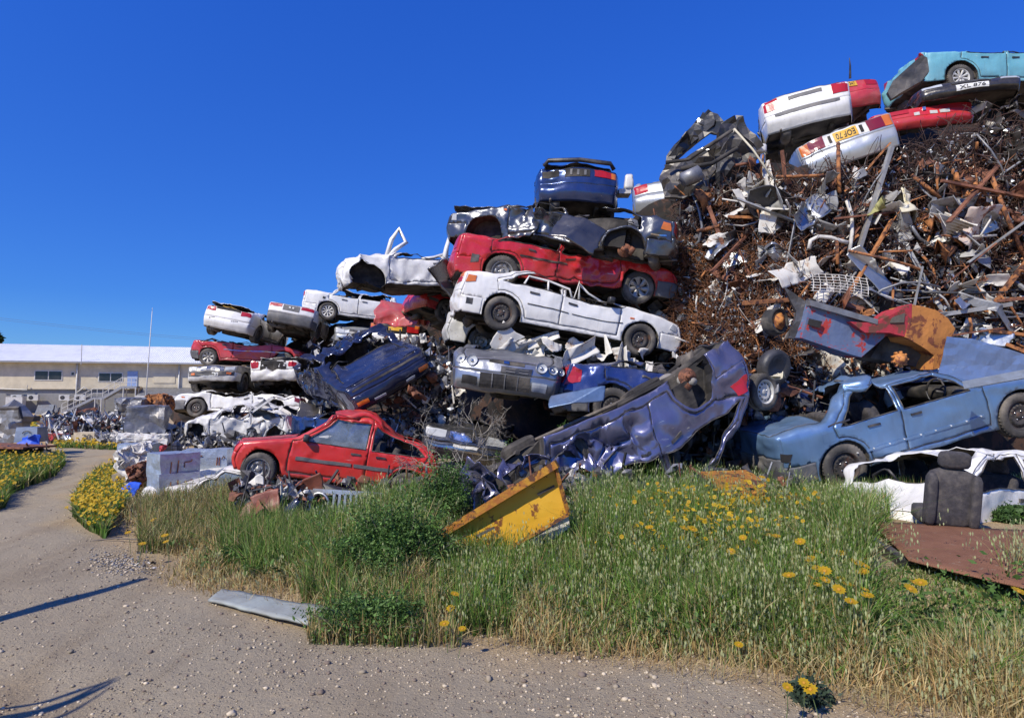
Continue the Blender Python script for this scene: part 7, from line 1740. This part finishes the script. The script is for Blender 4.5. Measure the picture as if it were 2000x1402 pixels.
o = mesh_np('floor_plate', V, np.stack([a, a+1, a+N_+2, a+N_+1], 1), pm, None, False, solid=.012); o.location = c0; tag(o, 'large rusty brown tread plate lying in the grass at the right edge', 'metal plate')
mb = MB(); a, b = at(1686, 1042, 5.9), at(1768, 1104, 5.15); mb.beam((0, 0, 0), (b-a)*.55, .05, .07); o = mb.build('grey_bar', MC['galv'], None); o.location = a; tag(o, 'grey bar end sticking out left of the rusty tread plate', 'bar')
mb = MB(); mb.beam((b-a)*.55-(b-a)*.56, (b-a)*.45, .07, .10); o = mb.build('black_bar', MC['black_plastic'], None); o.location = a+(b-a)*.56; tag(o, 'black bar end left of the rusty tread plate', 'bar')
# grey flattened panel on the track
g = [Vector((*gpt(432, 1166), .05)), Vector((*gpt(655, 1214), .07)), Vector((*gpt(600, 1240), .05)), Vector((*gpt(405, 1184), .03))]; c0 = sum(g, Vector())/4
n1, n2 = 26, 6; V = []
for i in range(n1+1):
    for j in range(n2+1): V.append(tuple(g[0].lerp(g[1], i/n1).lerp(g[3].lerp(g[2], i/n1), j/n2)-c0))
V = np.array(V); V += crumple(V, .010, .25, 8)*np.array([1.2, 1.2, 1]); V[:, 2] = np.maximum(V[:, 2], -c0.z+.004); i = np.arange(n1*n2); a = (i//n2)*(n2+1)+i % n2
o = mesh_np('flat_sheet', V, np.stack([a, a+n2+1, a+n2+2, a+1], 1), plain('panel_greygreen', (.33, .36, .33), .6, .1, .15, .4, 6, dirt=.5), None, False, solid=.02); o.location = c0; tag(o, 'flattened grey-green panel lying at the edge of the track', 'metal panel')
mb = MB(); V = [(-.14, 0, .02), (-.06, -.03, .03), (.03, -.02, .03), (.12, .04, .025)]; mb.tube(V, .028, 6); o = mb.build('rubber_piece', MC['black_rubber'], None, True); p = gpt(1805, 1325); o.location = (p[0], p[1], float(gh([p[0]], [p[1]])[0])+.02); tag(o, 'black curved rubber piece at the foot of the dry grass, lower right', 'rubber piece')
# wreck under the red hatchback: grille of an off-roader, brown panels, black cone
jr = empty('offroad_grille', at(655, 985, 7.9), (rad(-8), rad(2), rad(-8))); tag(jr, 'silver slotted off-road vehicle grille with an empty round lamp hole', 'grille')
mb = MB(); n = 9
mb.box((.16, 0, .16), (.95, .05, .05)); mb.box((.2, 0, -.18), (.85, .05, .05))
for i in range(n): mb.box((-.02+.075*i, 0, -.01), (.034, .045, .30))
mb.build('slotted_panel', MC['galv'], jr)
mb = MB(); mb.revolve([(.135, .03), (.15, -.01), (.14, -.04), (.115, -.03), (.105, .0)], 26, c=(-.22, 0, 0)); mb.build('lamp_ring', MC['galv'], jr, True)
mb = MB(); mb.revolve([(.105, .0), (.10, .08), (.001, .10)], 22, c=(-.22, 0, 0)); mb.build('lamp_bowl', MC['under_dark'], jr, True)
mb = MB(); mb.revolve([(.02, .14), (.05, .12), (.13, -.05), (.15, -.12), (.001, -.12)], 18, axis='z'); o = mb.build('black_cone', PM['navy'], None, True); o.location = at(577, 992, 7.6); o.rotation_euler = (.4, .5, 0); tag(o, 'dark shiny cone shaped part left of the slotted grille', 'car part')
mb = MB(); soft_box(mb, (0, 0, 0), (.42, .3, .22)); o = mb.build('grey_box', MC['grey_plastic'], None, True, lambda V: V+crumple(V, .02, .2, 3)); o.location = at(560, 1046, 7.0); o.rotation_euler = (0, 0, .2); tag(o, 'grey plastic box half sunk in the grass below the brown wreck', 'box')
plain('brown_paint', (.23, .075, .045), .5, 0, .25, .4, 6, dirt=.4)
crumpled('brown_sheet', 'wide red-brown bent panel under the red hatchback', 'body panel', at(575, 968, 8.0), 1.0, .42, (rad(50), rad(-6), .1), 'brown_paint', .25, .4, .3, solid=.012)
crumpled('brown_sheet', 'torn red-brown flap hanging into the grass at the left of the wreck', 'body panel', at(490, 1010, 7.5), .42, .34, (rad(75), rad(30), .1), 'brown_paint', .3, .4, .3, solid=.01)
crumpled('brown_sheet', 'small red-brown piece right of the hanging flap', 'body panel', at(520, 985, 7.6), .32, .30, (rad(70), rad(-20), .3), 'brown_paint', .35, .4, .3, solid=.01)
crumpled('black_fender', 'black curved fender under the rear of the red hatchback', 'fender', at(648, 958, 8.2), .75, .2, (rad(60), 0, 0), 'black_plastic', .1, .5, -.6, solid=.012)
crumpled('white_scrap', 'white torn scrap under the front wheel of the red hatchback', 'scrap sheet', at(492, 955, 8.1), .34, .22, (rad(60), rad(-30), .2), 'scrap_pale', .35, .4)
chunks('engine_scrap', 420, (458, 600, 950, 1020), lambda a, b: 7.9+RS.uniform(-.2, .5), .04, .2, [D_, D_, R2, G_, D_, W_], 41)
chunks('engine_scrap', 300, (470, 860, 940, 1000), lambda a, b: 8.6+RS.uniform(-.2, .3), .06, .3, [D_, D_, R2, G_], 42)
# --- shrubs
def shrub(label, c, r, n, seed, size=.013, cols=None, cat='bush', name='shrub', twigs=60, d0=None):
    root = empty(name, c); tag(root, label, cat); R_ = np.random.RandomState(seed)
    mb = MB(); LP = []; nt_ = max(30, n//130); r = np.array(r)
    for i in range(nt_):
        dr = R_.normal(0, 1, 3); dr[2] = abs(dr[2])*1.1+.12; dr /= np.linalg.norm(dr); L = R_.uniform(.4, 1.0)**.7*(.78+.42*float(vnoise(np.array([dr*1.9]), seed+3)[0])+(0 if R_.rand() > .15 else .35))
        e = dr*r*L; m_ = e*.55+R_.normal(0, .09, 3)*r+np.array([0, 0, .08*r[2]]); b0 = np.array([R_.normal(0, .12)*r[0], R_.normal(0, .12)*r[1], -.04])
        t_ = np.linspace(0, 1, 6)[:, None]; Q = b0*(1-t_)**2+2*m_*t_*(1-t_)+e*t_**2; Q[:, 2] = np.maximum(Q[:, 2], .0)
        if i < twigs*3: mb.tube([tuple(q) for q in Q], np.linspace(.007, .0018, 6), 3, cap=False)
        k = int(n/nt_*R_.uniform(.3, 1.7)); u = 1-R_.uniform(0, 1, k)**1.4*.8; Z = b0*(1-u[:, None])**2+2*m_*(u*(1-u))[:, None]+e*(u**2)[:, None]
        LP.append(Z+R_.normal(0, .028+.02*R_.rand(), (k, 3)))
    P = np.concatenate(LP); P = P[P[:, 2] > -.02]; pale = R_.uniform(0, 1, len(P)) < .8
    cl = cols or [(.08, .17, .035), (.12, .24, .05), (.05, .11, .025), (.20, .33, .10)]
    leaves('foliage', P[pale], size, cl, root, seed); leaves('young_foliage', P[~pale], size*.8, [tuple(min(1, v*1.6) for v in q) for q in cl], root, seed+1)
    mb.build('branches', MC['twig'], root); return root
plain('twig', (.17, .14, .11), .9, 0, .3); plain('dry_twig', (.30, .27, .22), .9, 0, .3)
def on_g(px, py, dz=0.0): p = gpt(px, py, .3); return Vector((p[0], p[1], float(gh([p[0]], [p[1]])[0])+dz))
shrub('broad green shrub between the red hatchback and the yellow panel', on_g(770, 1085, .0), (.82, .40, .72), 66000, 3)
shrub('dense green shrub climbing before the rear of the red hatchback', at(862, 985, 7.1)+Vector((0, 0, -.1)), (.42, .40, .62), 26000, 4)
shrub('dark green shrub in front of the broad one at the track side', on_g(728, 1160, .0), (.50, .24, .36), 30000, 5, size=.012)
shrub('small green shrub below the dark gap under the silver face', at(1030, 870, 9.0)+Vector((0, 0, -.3)), (.55, .3, .42), 12000, 6)
shrub('small leafy shoot above the overturned violet car', at(1105, 835, 9.2)+Vector((0, 0, -.15)), (.16, .15, .26), 2600, 7, twigs=20)
shrub('dark glossy low plant in the dry grass at lower right', on_g(1580, 1275, -.03), (.12, .10, .15), 1800, 8, size=.016, cols=[(.04, .065, .045), (.055, .085, .06)], twigs=14, cat='plant', name='dark_weed')
shrub('green leafy weed at the right edge before the white shell', on_g(1970, 1035, 0), (.30, .2, .20), 2600, 9, size=.028, cols=[(.07, .14, .04), (.05, .11, .03)], twigs=20, cat='plant', name='leafy_weed')
def thorn(label, c, R, n, seed, depth=4, r0=.008, spread=.7):
    root_r = np.random.RandomState(seed); mb = MB()
    def grow(p, d, L, r, k):
        pts = [p]; q = np.array(p)
        for _ in range(3): d = d+root_r.normal(0, .22, 3); d /= np.linalg.norm(d); q = q+d*L/3; pts.append(tuple(q))
        mb.tube(pts, [r, r*.85, r*.7, r*.5], 3, cap=False)
        if k > 0:
            for _ in range(3): grow(pts[root_r.randint(1, 4)], d*.7+root_r.normal(0, spread, 3)*.8, L*.62, r*.62, k-1)
    for i in range(n):
        d = root_r.normal(0, .6, 3)+np.array([0, 0, .9]); d /= np.linalg.norm(d); grow(tuple(root_r.normal(0, .08, 3)), d, R, r0, depth)
    o = mb.build('thorn_bush', MC['dry_twig'], None); o.location = c; return tag(o, label, 'bush')
thorn('bare thorny twigs in front of the grey sedan nose', at(930, 880, 8.9), .42, 5, 1); thorn('bare thorny twigs right of the yellow panel', at(1135, 1030, 6.9), .38, 7, 2); thorn('bare thorny twigs above the green shrub by the violet nose', at(900, 950, 7.6), .36, 6, 3, 4); thorn('bare thorny twigs under the red hatchback tail', at(840, 900, 8.3), .36, 5, 5, 4)
# extra tall grass in front of the sunk things
def tuft(px0, px1, py0, py1, n, h, straw=.1, olive=.1, w=.006, name='tall_grass', oats=0):
    _, _, X, Y, Z = region(n, px0, px1, py0, py1); P = np.column_stack([X, Y, Z]); o = blades(name, P, h*RG.uniform(.5, 1.25, n), w*RG.uniform(.7, 1.6, n), colours(n, straw, olive), lean=.5, oats=oats); o['kind'] = 'stuff'
tuft(1560, 1740, 1010, 1080, 2600, .34, .1, .05, .007); tuft(880, 1000, 1090, 1200, 1600, .36, .12, .1, oats=100); tuft(590, 660, 1060, 1150, 1500, .38, .15, .2); tuft(640, 860, 1130, 1190, 1500, .34, .25, .2); tuft(600, 900, 1185, 1222, 1500, .20, .6, .2); tuft(1720, 1800, 1010, 1045, 900, .35, .15, .2); tuft(430, 560, 1010, 1080, 2600, .42, .12, .2); tuft(270, 470, 985, 1050, 4200, .30, .35, .5); tuft(480, 760, 1040, 1110, 4200, .40, .08, .1)
tuft(860, 1130, 1075, 1150, 3200, .36, .12, .15, oats=160); tuft(1130, 1420, 1030, 1120, 4200, .55, .08, .1, oats=300); tuft(1960, 2060, 1150, 1200, 120, .38, .5, .3, .005, oats=60); tuft(1330, 1560, 1010, 1040, 1800, .45, .1, .1, oats=120)
# broad leaved weeds mixed into the grass
bpx, bpy_, X, Y, Z = region(2600, 300, 2060, 1010, 1290); kb = (bank(X, Y) > .25) & ~((bpx > 1660) & (bpy_ < 1185)); Q = np.column_stack([X, Y, Z])[kb]; Q = np.repeat(Q, 7, 0); Q += RG.normal(0, 1, Q.shape)*np.array([.035, .035, .06])+np.array([0, 0, .16]); leaves('broadleaf_weeds', Q, .020, [(.10, .20, .04), (.16, .28, .07), (.07, .14, .03)], None, 77, kind='stuff')
# --- yellow daisies that can be counted
fl = [(1488, 932), (1460, 940), (1382, 948), (1398, 957), (1436, 950), (1270, 975), (1340, 997), (1354, 1034), (1362, 1000), (1300, 962), (1275, 985), (1268, 1030), (1323, 955), (1337, 962), (1353, 964), (1282, 965), (1316, 958), (1350, 980), (1372, 975), (1395, 985), (1420, 1010), (1451, 1050), (1562, 1057), (1575, 1073), (1583, 1092), (1563, 1058), (1600, 1079), (1613, 1063), (1625, 1091), (1594, 1109), (1611, 1115), (1587, 1129), (1612, 1133), (1597, 1142), (1541, 1124), (1640, 1080), (1674, 1099), (1688, 1093), (1690, 1105), (1680, 1118), (1688, 1115), (1641, 1130), (1655, 1141), (1638, 1151), (1689, 1151), (1694, 1163), (1662, 1175), (1778, 1150), (1798, 1138), (1785, 1138), (1443, 1259), (1570, 1333), (1583, 1346), (1538, 1342), (888, 1160), (880, 1188), (868, 1218), (903, 1228), (300, 1015), (322, 1046), (324, 1058), (278, 1062), (250, 1040), (1990, 1155), (1475, 1000), (1502, 1045), (1496, 1035), (1516, 1047), (1428, 1077), (1335, 1032)]
where = 'yellow daisy head above the grass'
fp = None
for i, (x, y) in enumerate(fl):
    if i == 0 or True:
        z = .62 if y < 1060 else (.50 if y < 1180 else .22); z = z if x > 860 else .25; z += RS.uniform(-.06, .03)
        a = at(x, y, 1)-Vector((0, 0, CAMZ)); d = (z-CAMZ)/a.z; p = Vector((a.x*d, a.y*d, z))
        if d > 6.6 and x > 1200: d = 6.6; p = at(x, y, d)
    if fp is None:
        fp = empty('yellow_daisy', p); fp_h = daisies('flower_head', np.array([[0, 0, 0.]]), .036, 5, 11, fp, None)
        mb = MB(); mb.tube([(0, 0, -.003), (.01, .01, -.14), (.0, .02, -.34)], .0028, 4); fp_s = mb.build('stem', MC['stem_green'] if 'stem_green' in MC else plain('stem_green', (.08, .14, .03), .7), fp); fp_c = MB()
        fp_c.revolve([(.001, .008), (.008, .007), (.010, .001)], 10, axis='z'); fp_d = fp_c.build('disc', plain('disc_orange', (.50, .24, .015), .8, 0, .2), fp); fp_d.rotation_euler = (rad(35), 0, 0); r = fp
    else:
        r = fp.copy(); COL.objects.link(r); r.location = p
        for ch in (fp_h, fp_s, fp_d): q = ch.copy(); COL.objects.link(q); q.parent = r
    r.rotation_euler = (RS.uniform(-.2, .2), RS.uniform(-.2, .2), RS.uniform(-.7, .7)); k = RS.uniform(.75, 1.25); r.scale = (k, k, k)
    tag(r, where, 'flower', 'yellow daisies in the grass')
r = fp.copy(); COL.objects.link(r); bpy.data.objects.remove(r)
mb = MB(); mb.revolve([(.004, 0), (.016, .010), (.018, .02), (.010, .022)], 8, axis='z'); o = mb.build('poppy', plain('poppy_red', (.6, .02, .01), .6, 0, .2), None, True); o.location = at(1868, 1126, 4.9); tag(o, 'tiny red poppy before the rusty tread plate', 'flower')
# more scattered small yellow ones further back
n = 520; px = RG.normal(1390, 90, n); py = RG.uniform(975, 1090, n); g = np.array([gpt(a, b, .4) for a, b in zip(px, py)]); d_ = np.column_stack([g, gh(g[:, 0], g[:, 1])+RG.uniform(.3, .55, n)]); d_ = d_[d_[:, 1] < 6.6]; daisies('yellow_daisies', d_, .021, 9)
# debris by the track edge
def gravel_patch(name, area, n, s0, s1, mats):
    px = RG.normal((area[0]+area[1])/2, (area[1]-area[0])/4.2, n); py = RG.normal((area[2]+area[3])/2, (area[3]-area[2])/4.2, n); g = np.array([gpt(a, b) for a, b in zip(px, py)]); S = RG.uniform(s0, s1, n); scatter(name, np.column_stack([g, gh(g[:, 0], g[:, 1])+S*.3]), S, mats, RG.randint(0, len(mats), n), flat=.3)
gravel_patch('rubble', (170, 310, 1070, 1125), 700, .004, .018, [MC['stone_pale'], MC['stone_grey'], MC['scrap_grey']])
chunks('rubble', 60, (200, 305, 1080, 1118), lambda a, b: gpt(a, b)[1]*1.0, .02, .07, [W_, G_, D_], 51)
mb = MB(); mb.tube([(-.5, -.05, .01), (-.2, .02, .03), (.1, .0, .02), (.45, .08, .05)], [.006, .009, .008, .004], 5); o = mb.build('dry_stick', MC['twig'], None); o.location = (*gpt(255, 1060), .02); tag(o, 'dry stick on the track by the rubble', 'stick')
# --- unseen pole and branches, added left of camera to cast the track shadows
pl = empty('shadow_caster', (-5.6, 2.4, 0)); tag(pl, 'leaning pole added out of view at the left to cast the track shadows', 'pole')
mb = MB(); s0, s1 = Vector((*gpt(-120, 1248), 0)), Vector((*gpt(282, 1128), 0)); h0, h1 = 2.4, 3.3
a = s0-LD*(h0/-LD.z); b = s1-LD*(h1/-LD.z); e = a+(a-b)*.6; mb.tube([e-pl.location, a-pl.location, a.lerp(b, .5)+Vector((0, 0, .03))-pl.location, b-pl.location], [.05, .06, .085, .04], 8); mb.build('beam', MC['twig'], pl, True)
mb = MB(); s0, s1 = Vector((*gpt(-40, 1420), 0)), Vector((*gpt(235, 1332), 0)); a = s0-LD*(2.0/-LD.z); b = s1-LD*(2.5/-LD.z)
for i in range(9): o_ = RS.normal(0, .10, 3); mb.tube([a+Vector(o_)-pl.location, a.lerp(b, .5)+Vector(o_*.6)-pl.location, b+Vector(RS.normal(0, .03, 3))-pl.location], [.02, .018, .006], 5)
mb.build('branches', MC['twig'], pl)
mb = MB(); mb.tube([(0, 0, -.2), (e-pl.location)[:]], .09, 10); mb.build('post', MC['twig'], pl, True)
